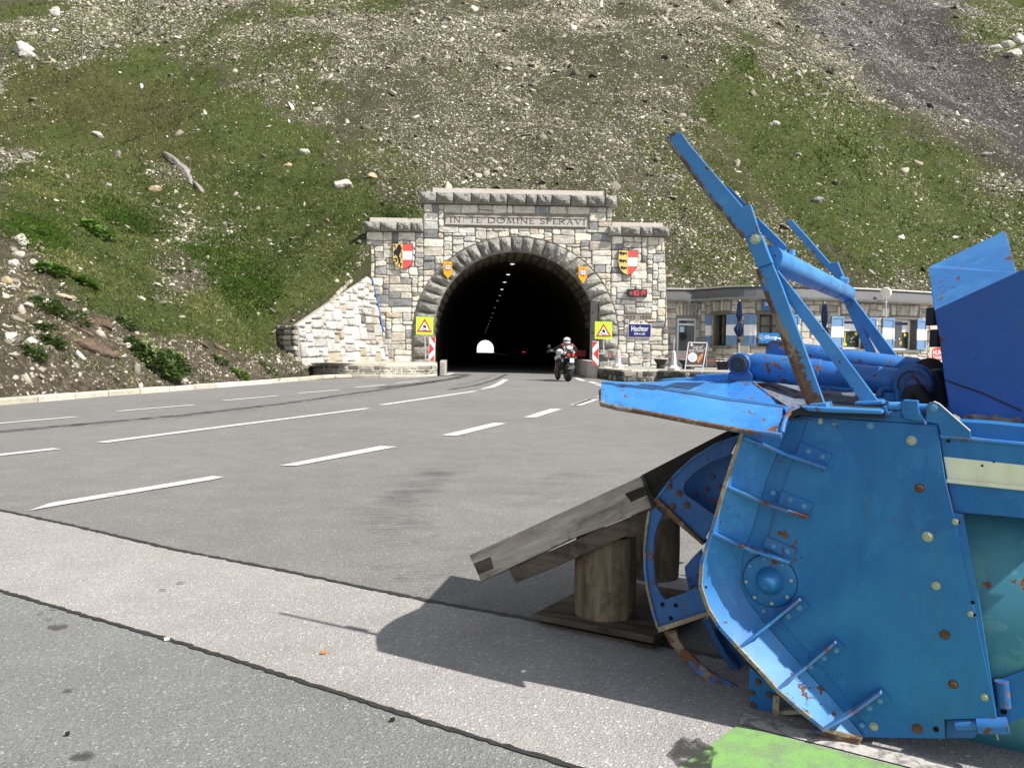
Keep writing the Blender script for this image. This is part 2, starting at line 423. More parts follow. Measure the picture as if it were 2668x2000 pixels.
def slope_basis(x, y):
    e = .15; hx = (H(x + e, y) - H(x - e, y)) / (2 * e); hy = (H(x, y + e) - H(x, y - e)) / (2 * e)
    n = np.stack([-hx, -hy, np.ones_like(hx)], -1); n /= np.linalg.norm(n, axis=-1, keepdims=True)
    t = np.stack([np.ones_like(hx), np.zeros_like(hx), hx], -1); t /= np.linalg.norm(t, axis=-1, keepdims=True)
    b = np.cross(n, t); return t, b, n
def scatter(N, xr, yr, dens, seed):
    r = np.random.default_rng(seed)
    x = r.uniform(*xr, N); y = r.uniform(*yr, N)
    k = inpoly(x, y, DOMAIN); x, y = x[k], y[k]; z = H(x, y)
    px, py = project(x, y, z)
    vis = (px > -150) & (px < 2360) & (py > -90) & (py < 900)
    x, y, z = x[vis], y[vis], z[vis]
    zz = zones(x, y, z); k = r.random(len(x)) < dens(x, y, z, *zz)
    return x[k], y[k], z[k], [a[k] for a in zz], r
def bulk_mesh(name, co, faces_per, nv, fpat, mat, attrs, label, kind='stuff', smooth=False):
    n = co.shape[0]; k = len(fpat[0]); fp = np.array(fpat)
    q = (fp[None] + (np.arange(n) * nv)[:, None, None]).reshape(-1, k)
    me = bpy.data.meshes.new(name); me.vertices.add(n * nv); me.vertices.foreach_set('co', co.reshape(-1).astype(np.float32))
    me.loops.add(q.size); me.loops.foreach_set('vertex_index', q.ravel())
    me.polygons.add(len(q)); me.polygons.foreach_set('loop_start', np.arange(len(q)) * k); me.update(calc_edges=True)
    for nm, v in attrs.items():
        a = me.attributes.new(nm, 'FLOAT', 'POINT'); a.data.foreach_set('value', np.repeat(v, nv).astype(np.float32))
    me.materials.append(mat)
    o = bpy.data.objects.new(name, me); COL.objects.link(o); tag(o, label=label, kind=kind); return o
_CUBE = np.array([(-1, -1, -1), (1, -1, -1), (1, 1, -1), (-1, 1, -1), (-1, -1, 1), (1, -1, 1), (1, 1, 1), (-1, 1, 1)], float)
_CF = [(0, 3, 2, 1), (4, 5, 6, 7), (0, 1, 5, 4), (1, 2, 6, 5), (2, 3, 7, 6), (3, 0, 4, 7)]
def stones(name, x, y, z, size, flat, r, mat, attrs, label):
    n = len(x); t, b, nn = slope_basis(x, y)
    co = _CUBE[None].repeat(n, 0) * (1 + r.uniform(-.42, .42, (n, 8, 3)))
    co[:, 4:, :2] *= r.uniform(.55, .95, (n, 1, 1))
    asp = r.uniform(.45, 1, n)
    co *= np.stack([size, size * asp, size * flat * r.uniform(.5, 1.3, n)], -1)[:, None]
    a = r.uniform(0, 2 * pi, n); ti = np.clip(r.normal(0, .4, n), -.8, .8); tj = np.clip(r.normal(0, .4, n), -.8, .8)
    ca, sa = np.cos(a), np.sin(a)
    X = co[..., 0] * ca[:, None] - co[..., 1] * sa[:, None]; Y = co[..., 0] * sa[:, None] + co[..., 1] * ca[:, None]; Zc = co[..., 2]
    Zt = Zc + X * np.tan(ti)[:, None] + Y * np.tan(tj)[:, None]
    P = t[:, None] * X[..., None] + b[:, None] * Y[..., None] + nn[:, None] * Zt[..., None]
    P[..., 0] += x[:, None]; P[..., 1] += y[:, None]; P[..., 2] += (z + size * .05)[:, None]
    return bulk_mesh(name, P, 6, 8, _CF, mat, attrs, label)
def stone_stuff_mat():
    g = NG('scree_stone'); t = g.attr('tint'); s = g.attr('slatey'); p = g.coord('pos')
    warm = g.ramp(t, [(0, (.07, .064, .050)), (.3, (.16, .145, .11)), (.6, (.33, .30, .235)), (.85, (.54, .50, .41)), (1, (.72, .69, .60))])
    cold = g.ramp(t, [(0, (.07, .063, .06)), (.5, (.17, .155, .148)), (.8, (.30, .28, .265)), (1, (.46, .43, .40))])
    c = g.mix(s, warm, cold); nz = g.noise(p, 14, 4, .7)
    g.col(g.mix(1.0, c, g.ramp(nz, [(.3, .75), (.7, 1.15)]), 'MULTIPLY')).rough(.9).spec(.15); return g.m
M_SCREE = stone_stuff_mat()
def d_scree(x, y, z, g, b, l, s, br):
    sc = np.clip(1 - g * 1.25, 0, 1)
    patch = np.clip((fbm(x * .30 + 9, y * .22 + 2, 4) - .30) * 3.4, .18, 1.25)
    return np.clip(sc * patch, 0, 1) * .95 + np.where((x < -4) & (y < 62), .09, .34) * patch * (1 - l) + 0 * x
x, y, z, zz, r = scatter(115000, (-40, 54), (33, 104), d_scree, 21)
g_, b_, l_, s_, br_ = zz
size = np.minimum(.036 + r.pareto(2.6, len(x)) * .034, np.where(y < 42, .15, .26)) * (1 + np.clip((y - 45) / 90, 0, .6)) * (1 - .3 * s_)
stones('scree_rubble', x, y, z, size, .28, r, M_SCREE, {'tint': np.clip(r.normal(.5, .22, len(x)), 0, 1), 'slatey': s_}, 'pale flat stones of the scree slope')
# the many small flakes between the larger stones: little tilted slivers
def flakes(name, x, y, z, size, r, mat, attrs, label, t0=.45):
    n = len(x); t, b, nn = slope_basis(x, y); a = r.uniform(0, 2 * pi, n); co = np.zeros((n, 5, 3)); asp = r.uniform(.35, .9, n)
    for k in range(4):
        th = a + k * pi / 2; rr_ = size * r.uniform(.6, 1.25, n); X = np.cos(th) * rr_; Y = np.sin(th) * rr_ * asp; Zt = X * np.clip(r.normal(0, .3, n), -.6, .6) + size * .08
        co[:, k] = t * X[:, None] + b * Y[:, None] + nn * Zt[:, None]
    co[:, 4] = t * (size * r.uniform(-.4, .4, n))[:, None] + b * (size * r.uniform(-.3, .3, n))[:, None] + nn * (size * r.uniform(.15, .55, n))[:, None]
    co += np.stack([x, y, z], -1)[:, None]
    return bulk_mesh(name, co, 4, 5, [(0, 1, 4), (1, 2, 4), (2, 3, 4), (3, 0, 4)], mat, attrs, label)
x, y, z, zz, r = scatter(560000, (-40, 54), (33, 100), lambda x, y, z, g, b, l, s, br: d_scree(x, y, z, g, b, l, s, br) * 1.2 * np.clip(1.25 - (y - 45) / 110, .4, 1), 23)
flakes('scree_flakes', x, y, z, np.minimum(.028 + r.pareto(3.5, len(x)) * .026, .12) * (1 + np.clip((y - 45) / 60, 0, .9)), r, M_SCREE, {'tint': np.clip(r.normal(.66, .25, len(x)), 0, 1), 'slatey': zz[3]}, 'small pale flakes of the scree slope')
# nearer bank on the road side
def d_bank(x, y, z, g, b, l, s, br):
    return np.clip(b * .8 + .05, 0, 1) * (.35 + .9 * fbm(x * .8, y * .8, 3))
x, y, z, zz, r = scatter(150000, (-34, -5), (9, 44), d_bank, 22)
size = np.minimum(.012 + r.pareto(2.2, len(x)) * .015, .12)
stones('bank_rubble', x, y, z, size, .5, r, M_SCREE, {'tint': np.clip(r.normal(.55, .24, len(x)), 0, 1), 'slatey': zz[1] * 0.25}, 'stone chips on the bare bank above the kerb')

# grass tufts: five blades each
def d_grass(x, y, z, g, b, l, s, br):
    far = np.clip(1 - (y - 55) / 60, .3, 1)
    return np.clip(g * 1.3 + .04 + .55 * b * (fbm(x * .7 + 3, y * .7, 3) > .50), 0, 1) * far * (.55 + .6 * fbm(x * .5 + 4, y * .5, 3))
def grass_mesh(name, N, xr, yr, h0, seed, label):
    x, y, z, zz, r = scatter(N, xr, yr, d_grass, seed)
    g, b, l, s, br = zz; n = len(x); nb = 5
    hh = h0 * r.uniform(.5, 1.3, n) * (1 + .5 * l)
    co = np.zeros((n, nb, 3, 3)); 
    for k in range(nb):
        a = r.uniform(0, 2 * pi, n); ox = r.normal(0, .5, n) * hh; oy = r.normal(0, .5, n) * hh
        wd = hh * r.uniform(.10, .2, n) * (1 + 1.2 * l); lean = r.uniform(.3, 1.2, n) * hh; la = r.uniform(0, 2 * pi, n)
        bx = x + ox; by = y + oy; bz = H(bx, by) - .02
        co[:, k, 0] = np.stack([bx - np.cos(a) * wd, by - np.sin(a) * wd, bz], -1)
        co[:, k, 1] = np.stack([bx + np.cos(a) * wd, by + np.sin(a) * wd, bz], -1)
        co[:, k, 2] = np.stack([bx + np.cos(la) * lean, by + np.sin(la) * lean - .1 * hh, bz + hh * r.uniform(.6, 1.1, n)], -1)
    tint = np.clip(r.normal(.5, .2, n) + (fbm(x * .5, y * .5, 4) - .5) * 1.5, 0, 1)
    return bulk_mesh(name, co.reshape(n, nb * 3, 3), nb, nb * 3, [(3 * k, 3 * k + 1, 3 * k + 2) for k in range(nb)], M_GRASS,
                     {'tint': tint, 'lushy': l, 'browny': br}, label)
g = NG('grass_blades'); t = g.attr('tint'); lu = g.attr('lushy'); br = g.attr('browny')
c = g.ramp(t, [(0, (.030, .050, .011)), (.4, (.072, .100, .025)), (.75, (.135, .158, .046)), (1, (.27, .26, .11))])
c = g.mix(g.math('MULTIPLY', lu, .6), c, g.ramp(t, [(0, (.045, .080, .018)), (1, (.17, .23, .055))]))
c = g.mix(g.math('MULTIPLY', br, .45), c, g.ramp(t, [(0, (.05, .045, .018)), (1, (.20, .165, .075))]))
g.col(c).rough(.75).spec(.15); M_GRASS = g.m
grass_mesh('grass_sward', 150000, (-34, -4.5), (10, 42), .085, 31, 'short alpine grass on the bank')
grass_mesh('grass_slope', 300000, (-46, 62), (33, 112), .13, 32, 'grass patches among the scree')
# ================================================================ ground, road, paint
def asphalt(name, c1, c2, pink=0.0, speck=.35, coarse=90.0):
    g = NG(name); p = g.coord('pos')
    n1 = g.noise(p, .35, 4, .6); n2 = g.noise(p, 3.0, 5, .65); n3 = g.noise(p, coarse, 3, .7)
    vc = g.n('ShaderNodeTexVoronoi'); g.l(p, vc.inputs['Vector']); vc.inputs['Scale'].default_value = coarse
    sp = g.n('ShaderNodeSeparateColor'); g.l(vc.outputs['Color'], sp.inputs[0])
    base = g.mix(g.ramp(n1, [(.35, 0), (.65, 1)]), c1, c2)
    base = g.mix(1.0, base, g.ramp(n2, [(.3, .90), (.7, 1.09)]), 'MULTIPLY')
    base = g.mix(1.0, base, g.ramp(n3, [(.3, .86), (.7, 1.12)]), 'MULTIPLY')
    base = g.mix(1.0, base, g.ramp(sp.outputs[0], [(0, 1 - speck), (.5, 1.0), (.95, 1.08), (.988, 1.6 + speck)]), 'MULTIPLY')
    g.col(base).rough(.88).spec(.25)
    g.bump(g.math('ADD', g.math('MULTIPLY', vc.outputs['Distance'], 1.0), n3), .55, .006)
    return g.m
M_ROAD = asphalt('road_asphalt', (.178, .176, .171), (.205, .202, .196), speck=.20, coarse=150)
M_STRIP = asphalt('light_asphalt', (.305, .292, .286), (.352, .338, .331), speck=.22, coarse=170)
M_PARK = asphalt('parking_asphalt', (.178, .184, .180), (.212, .216, .209), speck=.26, coarse=170)
def sheet(name, pts, z, mat, kind=None, parent=None, label=None):
    V = [Vector((p[0], p[1], z)) for p in pts]
    ar = sum(V[i].x * V[(i + 1) % len(V)].y - V[(i + 1) % len(V)].x * V[i].y for i in range(len(V)))
    o = mesh(name, V if ar > 0 else V[::-1], [tuple(range(len(V)))], mat, parent)
    if kind: tag(o, kind=kind, label=label)
    return o
base = sheet('ground', [(-400, -400), (400, -400), (400, 600), (-400, 600)], -.05, plain('far_ground', (.10, .10, .07), .95), 'structure', label='flat ground of the pass')
road = sheet('road', [(-40, -60), (60, -60), (60, 52), (5, 52), (4.0, 60), (-12, 380), (-22, 380), (-7, 60), (-12, 52), (-40, 30)], 0.0, M_ROAD, 'structure', label='grey asphalt road curving into the tunnel')
# the two tar joints run across the forecourt
def jline(pts, ext=(0, 0)):
    P = [ground('D', *p) for p in pts]
    a = P[0] - P[1]; a.normalize(); b = P[-1] - P[-2]; b.normalize()
    return [P[0] + a * ext[0]] + P + [P[-1] + b * ext[1]]
J1 = jline([(0, 1103), (150, 1135), (370, 1187), (640, 1240), (900, 1295), (1150, 1341), (1320, 1375)], (26, 14))
J2 = jline([(0, 1278), (160, 1325), (400, 1395), (700, 1490), (960, 1575), (1230, 1657)], (26, 12))
strip = sheet('pavement_strip', [(p.x, p.y) for p in J1] + [(p.x, p.y) for p in reversed(J2)], .004, M_STRIP, parent=road)
park = sheet('parking_area', [(p.x, p.y) for p in J2] + [(J2[-1].x + 3, J2[-1].y - 30), (J2[0].x - 4, J2[0].y - 30)], .004, M_PARK, parent=road)
def ribbon(name, pts, wd, z, mat, parent, jit=0.0, n=14, seed=3, taper=False):
    r = random.Random(seed); P = []
    for a, b in zip(pts[:-1], pts[1:]):
        L = (b - a).length; k = max(2, int(L * n))
        for i in range(k): P.append(a.lerp(b, i / k))
    P.append(pts[-1]); V = []; F = []
    for i, p in enumerate(P):
        t = (P[min(i + 1, len(P) - 1)] - P[max(i - 1, 0)]); t.z = 0; t.normalize(); nrm = Vector((-t.y, t.x, 0))
        k = 1.0
        if taper: k = min(1, 3.0 * min(i, len(P) - 1 - i) / len(P) + .15)
        w1 = wd * k * (.5 + r.uniform(-jit, jit)); w2 = wd * k * (.5 + r.uniform(-jit, jit)); sh = r.uniform(-jit, jit) * wd * .3
        V += [Vector((p.x, p.y, z)) - nrm * (w1 + sh), Vector((p.x, p.y, z)) + nrm * (w2 - sh)]
    for i in range(len(P) - 1): F.append((2 * i, 2 * i + 2, 2 * i + 3, 2 * i + 1))
    return mesh(name, V, F, mat, parent)
M_TAR = plain('tar', (.035, .036, .036), .55, var=.35, scale=30)
ribbon('tar_joint', J1, .026, .008, M_TAR, road, .25, 40, 3)
ribbon('tar_joint', J2, .019, .008, M_TAR, road, .25, 50, 4)
# worn white paint
g = NG('road_paint'); p = g.coord('pos'); wn = g.noise(p, 55, 4, .75); wn2 = g.noise(p, 6, 3, .6)
tr = g.n('ShaderNodeBsdfTransparent'); mx = g.n('ShaderNodeMixShader')
g.col(g.mix(g.ramp(wn2, [(.35, 0), (.7, .35)]), (.60, .60, .585), (.42, .42, .41))).rough(.7)
g.l(g.ramp(g.math('ADD', wn, g.math('MULTIPLY', wn2, .5)), [(.60, 0), (.66, 1)]), mx.inputs[0])
mx.inputs[0].default_value = 1
g.l(tr.outputs[0], mx.inputs[1]); g.l(g.b.outputs[0], mx.inputs[2]); g.l(mx.outputs[0], g.out.inputs[0]); M_PAINT = g.m
def dash(pts, name='lane_marking'):
    P = [ground(*p) for p in pts]
    return sheet(name, [(p.x, p.y) for p in P], .008, M_PAINT, parent=road)
def dashc(c, w0, w1=None, name='lane_marking', n=8):
    """centre line given in the measuring frame, width in metres"""
    P = [ground(*p) for p in c]; w1 = w0 if w1 is None else w1; V = []; F = []
    for i, p in enumerate(P):
        t = (P[min(i + 1, len(P) - 1)] - P[max(i - 1, 0)]); t.normalize(); nrm = Vector((-t.y, t.x, 0)); k = i / (len(P) - 1); wd = w0 * (1 - k) + w1 * k
        V += [p + nrm * wd / 2 + Vector((0, 0, .008)), p - nrm * wd / 2 + Vector((0, 0, .008))]
    for i in range(len(P) - 1): F.append((2 * i, 2 * i + 1, 2 * i + 3, 2 * i + 2))
    o = mesh(name, V, F, M_PAINT, road)
    return o
D = lambda *q: [('D', a, b) for a, b in q]
# right hand lane dashes (broad)
dash([('z0', 112, 652), ('z0', 200, 621), ('z0', 836, 515), ('z0', 880, 519), ('z0', 830, 530), ('z0', 240, 629)])
dash(D((603, 1007), (640, 1007), (857, 966), (822, 964)))
dash(D((953, 941), (987, 942), (1094, 915), (1066, 914)))
dash(D((1131, 902), (1158, 902), (1214, 884), (1190, 883)))
dash(D((1233, 876), (1256, 876), (1296, 862), (1272, 863)))
dash([('zK', 1345, 390), ('zK', 1400, 390), ('zK', 1572, 335), ('zK', 1515, 335)])
dash([('zK', 1590, 310), ('zK', 1660, 312), ('zK', 1800, 262), ('zK', 1740, 262)])
# middle line
dashc(D((-90, 996), (0, 983.5), (122, 970)), .13); dashc(D((218, 956.5), (500, 920), (795, 882.5)), .14)
dashc(D((824, 875), (930, 859.5), (1027, 845)), .16)
dashc([('zK', 528, 228), ('zK', 600, 212), ('zK', 660, 186), ('zK', 700, 160), ('zK', 728, 143)], .20)
dashc([('zK', 490, 238), ('zK', 530, 232)], .14)
# edge line at the kerb
dashc(D((-120, 926), (0, 915), (163, 901)), .11); dashc(D((254, 888.5), (418, 875)), .11); dashc(D((482, 865.5), (600, 855)), .12)
dashc(D((644, 849.5), (733, 842)), .13); dashc(D((767, 837), (832, 831)), .14); dashc(D((856, 827.5), (905, 823)), .14)
dashc([('z1', 1310, 1490), ('z1', 1380, 1470)], .22)
# dashes at the terrace
for a, b in (((1395, 122), (1475, 158)), ((1530, 163), (1600, 182)), ((1605, 188), (1675, 208)), ((1665, 222), (1740, 244))):
    dashc([('zK', *a), ('zK', *b)], .22)
g = NG('worn_white'); n_ = g.noise(g.coord('pos'), 30, 6, .75); g.col(g.ramp(n_, [(.42, (.20, .195, .185)), (.50, (.42, .40, .38)), (.7, (.52, .50, .47))])).rough(.85); M_WORN = g.m
# green bay with worn white edge
M_GREEN = NG('green_paint'); g = M_GREEN; p = g.coord('pos'); a = g.noise(p, 12, 5, .7); b = g.noise(p, 90, 3, .7)
g.col(g.mix(g.ramp(g.math('ADD', a, g.math('MULTIPLY', b, .35)), [(.58, 1), (.80, .45)]), (.16, .16, .15), (.19, .37, .115))).rough(.8); g.bump(b, .4, .004)
gp = [ground('z6', *q) for q in ((50, 1658), (300, 1475), (1010, 1658))]
far = ground('z6', 300, 1475); e1 = ground('z6', 1010, 1658) - far; e0 = ground('z6', 50, 1658) - far
sheet('green_bay', [far.xy, (far + e1 * 3.2).xy, (far + e1 * 3.2 + e0 * 5).xy, (far + e0 * 5).xy], .008, M_GREEN.m, parent=road)
gn = Vector((-e1.y, e1.x, 0)).normalized(); 
if gn.y < 0: gn = -gn
sheet('bay_edge', [(far + gn * .012).xy, (far + e1 * 3.2 + gn * .012).xy, (far + e1 * 3.2 + gn * .085).xy, (far + gn * .085 - e1 * .02).xy], .008, M_WORN, parent=road)

# skid marks and stains: thin, partly transparent films on the asphalt
def film(name, col, lo, hi, scale=(1, 1, 1), sc=20, amt=.75, ang=0.0):
    g = NG(name); p = g.mapping(g.coord('pos'), scale, (0, 0, ang)); n = g.noise(p, sc, 5, .7)
    tr = g.n('ShaderNodeBsdfTransparent'); mx = g.n('ShaderNodeMixShader'); g.col(col).rough(.7)
    g.l(g.ramp(n, [(lo, 0), (hi, amt)]), mx.inputs[0]); g.l(tr.outputs[0], mx.inputs[1]); g.l(g.b.outputs[0], mx.inputs[2]); g.l(mx.outputs[0], g.out.inputs[0])
    return g.m
M_SKID = film('tyre_rubber', (.035, .035, .036), .35, .62, sc=5, amt=.8)
M_SKID2 = film('tyre_scuff', (.04, .04, .042), .46, .66, sc=9, amt=.62)
M_WET = film('damp_asphalt', (.03, .03, .03), .3, .6, sc=1.5, amt=.7)
def gl(pts, fr='D'): return [ground(fr, *p) for p in pts]
ribbon('skid_mark', gl([(-60, 938), (60, 928), (200, 915), (400, 897), (600, 874), (760, 851), (880, 834), (950, 822)]), .20, .012, M_SKID, road, .08, 4, 5)
ribbon('skid_mark', gl([(150, 926), (400, 902), (620, 878), (800, 851), (900, 834)]), .06, .014, M_SKID2, road, .3, 4, 6)
ribbon('skid_mark', gl([(820, 838), (900, 830), (980, 818), (1010, 810)]), .42, .016, M_SKID, road, .1, 4, 7)
ribbon('skid_mark', gl([(970, 842), (1030, 832), (1065, 822), (1085, 813), (1095, 808)]), .16, .012, M_SKID, road, .1, 4, 8)
ribbon('skid_mark', gl([(260, 200), (430, 165), (540, 130), (620, 100)], 'zK'), .2, .018, M_SKID2, road, .2, 5, 9)
ribbon('damp_patch', gl([(640, 820), (760, 815), (900, 815), (950, 812), (1010, 808)]), .5, .010, M_WET, road, .3, 4, 10)
# scuffs from a turning tyre
rr = random.Random(12)
V = []; F = []
def scuff(c0, c1, n, ln, wd, seed):
    r = random.Random(seed); A = ground('D', *c0); B = ground('D', *c1); V = []; F = []
    for i in range(n):
        t = r.random(); p = A.lerp(B, t); nrm = Vector((-(B - A).y, (B - A).x, 0)).normalized()
        bow = sin(t * pi) * .12
        p = p + nrm * (bow + r.gauss(0, .10)); dx = Vector((cos(r.gauss(0.25, .06)), sin(r.gauss(.25, .06)), 0)); L = ln * r.uniform(.3, 1.2); w_ = wd * r.uniform(.4, 1.3)
        q = Vector((-dx.y, dx.x, 0)); k = len(V); z = .012 + .0002 * (i % 9)
        V += [Vector((p.x, p.y, z)) - dx * L, Vector((p.x, p.y, z)) - q * w_, Vector((p.x, p.y, z)) + dx * L, Vector((p.x, p.y, z)) + q * w_]; F.append((k, k + 1, k + 2, k + 3))
    return mesh('tyre_scuff', V, F, M_SCUF, road)
M_SCUF = film('tyre_scuff_dark', (.05, .05, .052), .25, .5, sc=14, amt=.36)
scuff((870, 1180), (960, 1020), 130, .16, .008, 1); scuff((820, 1120), (900, 1060), 60, .16, .007, 2)
scuff((1160, 1100), (1250, 1020), 50, .18, .006, 3); scuff((950, 1030), (1000, 1000), 26, .2, .008, 4); scuff((1000, 1210), (1100, 1160), 20, .12, .005, 5)
scuff((880, 1265), (960, 1240), 14, .1, .006, 6)
M_OIL = film('oil_spot', (.05, .05, .05), .3, .5, sc=30, amt=.6)
def spot(fr, x, y, rx, ry, name='oil_stain', mat=None, seed=1, z=.012):
    r = random.Random(seed); c = ground(fr, x, y); n = 18
    V = [(c.x + cos(k / n * 2 * pi) * rx * r.uniform(.75, 1.15), c.y + sin(k / n * 2 * pi) * ry * r.uniform(.75, 1.15)) for k in range(n)]
    return sheet(name, V, z, mat or M_OIL, parent=road)
for i, (x, y, a, b) in enumerate([(230, 1113, .035, .028), (190, 1083, .02, .008), (160, 1061, .014, .007), (215, 1043, .02, .008), (642, 967, .018, .012), (708, 940, .022, .012),
                                  (330, 1625, .03, .02), (270, 1365, .015, .01)]):
    spot('z0', x, y, a, b, seed=i)
spot('z6', 100, 1610, .06, .09, seed=20, mat=film('dark_stain', (.04, .04, .04), .42, .5, sc=22, amt=.75))
# kerb stones along the bank
def kerb_mat():
    return stone_mat('kerb_concrete', [(.50, .46, .37), (.56, .52, .43), (.46, .43, .36), (.60, .56, .48)], grain=5, mott=.22, bumpd=.006, stain=.3)
M_KERB = kerb_mat()
kerb = empty('kerb', (KERB[3][0], KERB[3][1], 0)); tag(kerb, 'pale kerb stones between road and grassy bank', kind='structure')
KP = [Vector((x, y, 0)) for x, y in KERB]; 
low0 = ground('z1', 345, 1492); KP = KP + [ground('z1', 600, 1500), ground('z1', 1000, 1503), ground('z1', 1180, 1500), ground('z1', 1262, 1495)]
# resample to even stones
def resample(P, step):
    out = [P[0].copy()]; acc = 0
    for a, b in zip(P[:-1], P[1:]):
        L = (b - a).length; d = step - acc
        while d <= L:
            out.append(a.lerp(b, d / L)); d += step
        acc = (acc + L) % step if L < step - acc + 1e-9 and False else L - (d - step)
    return out
KS = resample(KP, 1.0)
rk = random.Random(4)
for a, b in zip(KS[:-1], KS[1:]):
    t = (b - a).normalized(); nrm = Vector((t.y, -t.x, 0)) * -1
    if nrm.x > 0: nrm = -nrm
    h = .115 + rk.uniform(-.006, .006); g0 = a + t * .011; g1 = b - t * .011; off = nrm * rk.uniform(-.006, .006)
    prof = [(0, -.04), (0, h - .025), (.02, h), (.15, h + .004), (.16, -.04)]
    V = [q + off + nrm * u + Vector((0, 0, v)) for q in (g0, g1) for u, v in prof]; n = 5
    F = [tuple(range(n)), tuple(range(2 * n - 1, n - 1, -1))] + [(i, i + n, (i + 1) % n + n, (i + 1) % n) for i in range(n)]
    o = mesh('kerb_stone', V, F, M_KERB, kerb); recalc(o.data)
# ================================================================ masonry helpers
def clip_half(P, a, b, c):
    """keep points where a*x+b*y <= c"""
    out = []; n = len(P)
    for i in range(n):
        p, q = P[i], P[(i + 1) % n]; dp = a * p[0] + b * p[1] - c; dq = a * q[0] + b * q[1] - c
        if dp <= 0: out.append(p)
        if (dp < 0 < dq) or (dq < 0 < dp):
            t = dp / (dp - dq); out.append((p[0] + (q[0] - p[0]) * t, p[1] + (q[1] - p[1]) * t))
    return out
def parea(P): return .5 * sum(P[i][0] * P[(i + 1) % len(P)][1] - P[(i + 1) % len(P)][0] * P[i][1] for i in range(len(P)))
def inset(P, g):
    if parea(P) < 0: P = P[::-1]
    Q = P
    for i in range(len(P)):
        (x1, y1), (x2, y2) = P[i], P[(i + 1) % len(P)]; L = math.hypot(x2 - x1, y2 - y1)
        if L < 1e-6: continue
        nx, ny = (y2 - y1) / L, -(x2 - x1) / L
        Q = clip_half(Q, nx, ny, nx * x1 + ny * y1 - g)
        if len(Q) < 3: return []
    return Q
def convex_clip(P, O):
    if parea(O) < 0: O = O[::-1]
    for i in range(len(O)):
        (x1, y1), (x2, y2) = O[i], O[(i + 1) % len(O)]; nx, ny = (y2 - y1), -(x2 - x1)
        P = clip_half(P, nx, ny, nx * x1 + ny * y1)
        if len(P) < 3: return []
    return P
def chamfer(P, k, r):
    out = []; n = len(P)
    for i in range(n):
        p, a, b = P[i], P[i - 1], P[(i + 1) % n]
        for q in (a, b):
            L = math.hypot(q[0] - p[0], q[1] - p[1]); d = min(k * r.uniform(.5, 1.4), L * .33) / max(L, 1e-6)
            out.append((p[0] + (q[0] - p[0]) * d, p[1] + (q[1] - p[1]) * d))
    return out
def rubble(u0, u1, v0, v1, cell, sizes, r, blocked=None, jit=.2):
    nu = int(round((u1 - u0) / cell)); nv = int(round((v1 - v0) / cell)); cu = (u1 - u0) / nu; cv = (v1 - v0) / nv
    occ = np.zeros((nu, nv), bool); J = {}
    def nd(i, j):
        if (i, j) not in J: J[(i, j)] = (r.uniform(-jit, jit) * cu if 0 < i < nu else 0, r.uniform(-jit, jit) * cv if 0 < j < nv else 0)
        a = J[(i, j)]; return (u0 + i * cu + a[0], v0 + j * cv + a[1])
    if blocked:
        for i in range(nu):
            for j in range(nv):
                if blocked(u0 + (i + .5) * cu, v0 + (j + .5) * cv): occ[i, j] = True
    out = []
    for j in range(nv):
        for i in range(nu):
            if occ[i, j]: continue
            w_, h_ = r.choice(sizes)
            h_ = min(h_, nv - j)
            k = 0
            while k < w_ and i + k < nu and not occ[i + k, j]: k += 1
            w_ = max(k, 1)
            # avoid leaving a sliver
            if i + w_ < nu and not occ[i + w_, j] and (i + w_ + 1 >= nu or occ[i + w_ + 1, j]): w_ += 1
            h2 = 1
            while h2 < h_ and not occ[i:i + w_, j + h2].any(): h2 += 1
            if j + h2 == nv - 1 and not occ[i:i + w_, nv - 1].any(): h2 += 1
            occ[i:i + w_, j:j + h2] = True
            out.append([nd(i, j), nd(i + w_, j), nd(i + w_, j + h2), nd(i, j + h2)])
    return out
def stone_geo(P, gap, W, r, proud=.05, back=-.03, bev=.025, round_=.05):
    """cut stone: P outline in wall coordinates; W(a,b,off)->world"""
    P = inset(P, gap)
    if len(P) < 3 or abs(parea(P)) < .004: return None
    C = chamfer(P, round_, r); n = len(C); V = []; F = []
    cx = sum(p[0] for p in C) / n; cy = sum(p[1] for p in C) / n
    h = proud * r.uniform(.5, 1.5); sz = sqrt(abs(parea(P)))
    rings = [(1.0, back), (1.0, h * .45), (1 - min(.35, bev / sz * 1.4), h), (.5, h * r.uniform(.95, 1.35))]
    tiltx, tilty = r.uniform(-.05, .05), r.uniform(-.05, .05)
    for k, (s_, o) in enumerate(rings):
        for p in C:
            j = r.uniform(-.12, .12) * h if k > 1 else 0
            V.append(W(cx + (p[0] - cx) * s_, cy + (p[1] - cy) * s_, o + j + (tiltx * (p[0] - cx) + tilty * (p[1] - cy)) * (k > 0)))
    V.append(W(cx, cy, h * r.uniform(.9, 1.3)))
    for k in range(3):
        for i in range(n): F.append((k * n + i, k * n + (i + 1) % n, (k + 1) * n + (i + 1) % n, (k + 1) * n + i))
    for i in range(n): F.append((3 * n + i, 3 * n + (i + 1) % n, 4 * n))
    return V, F
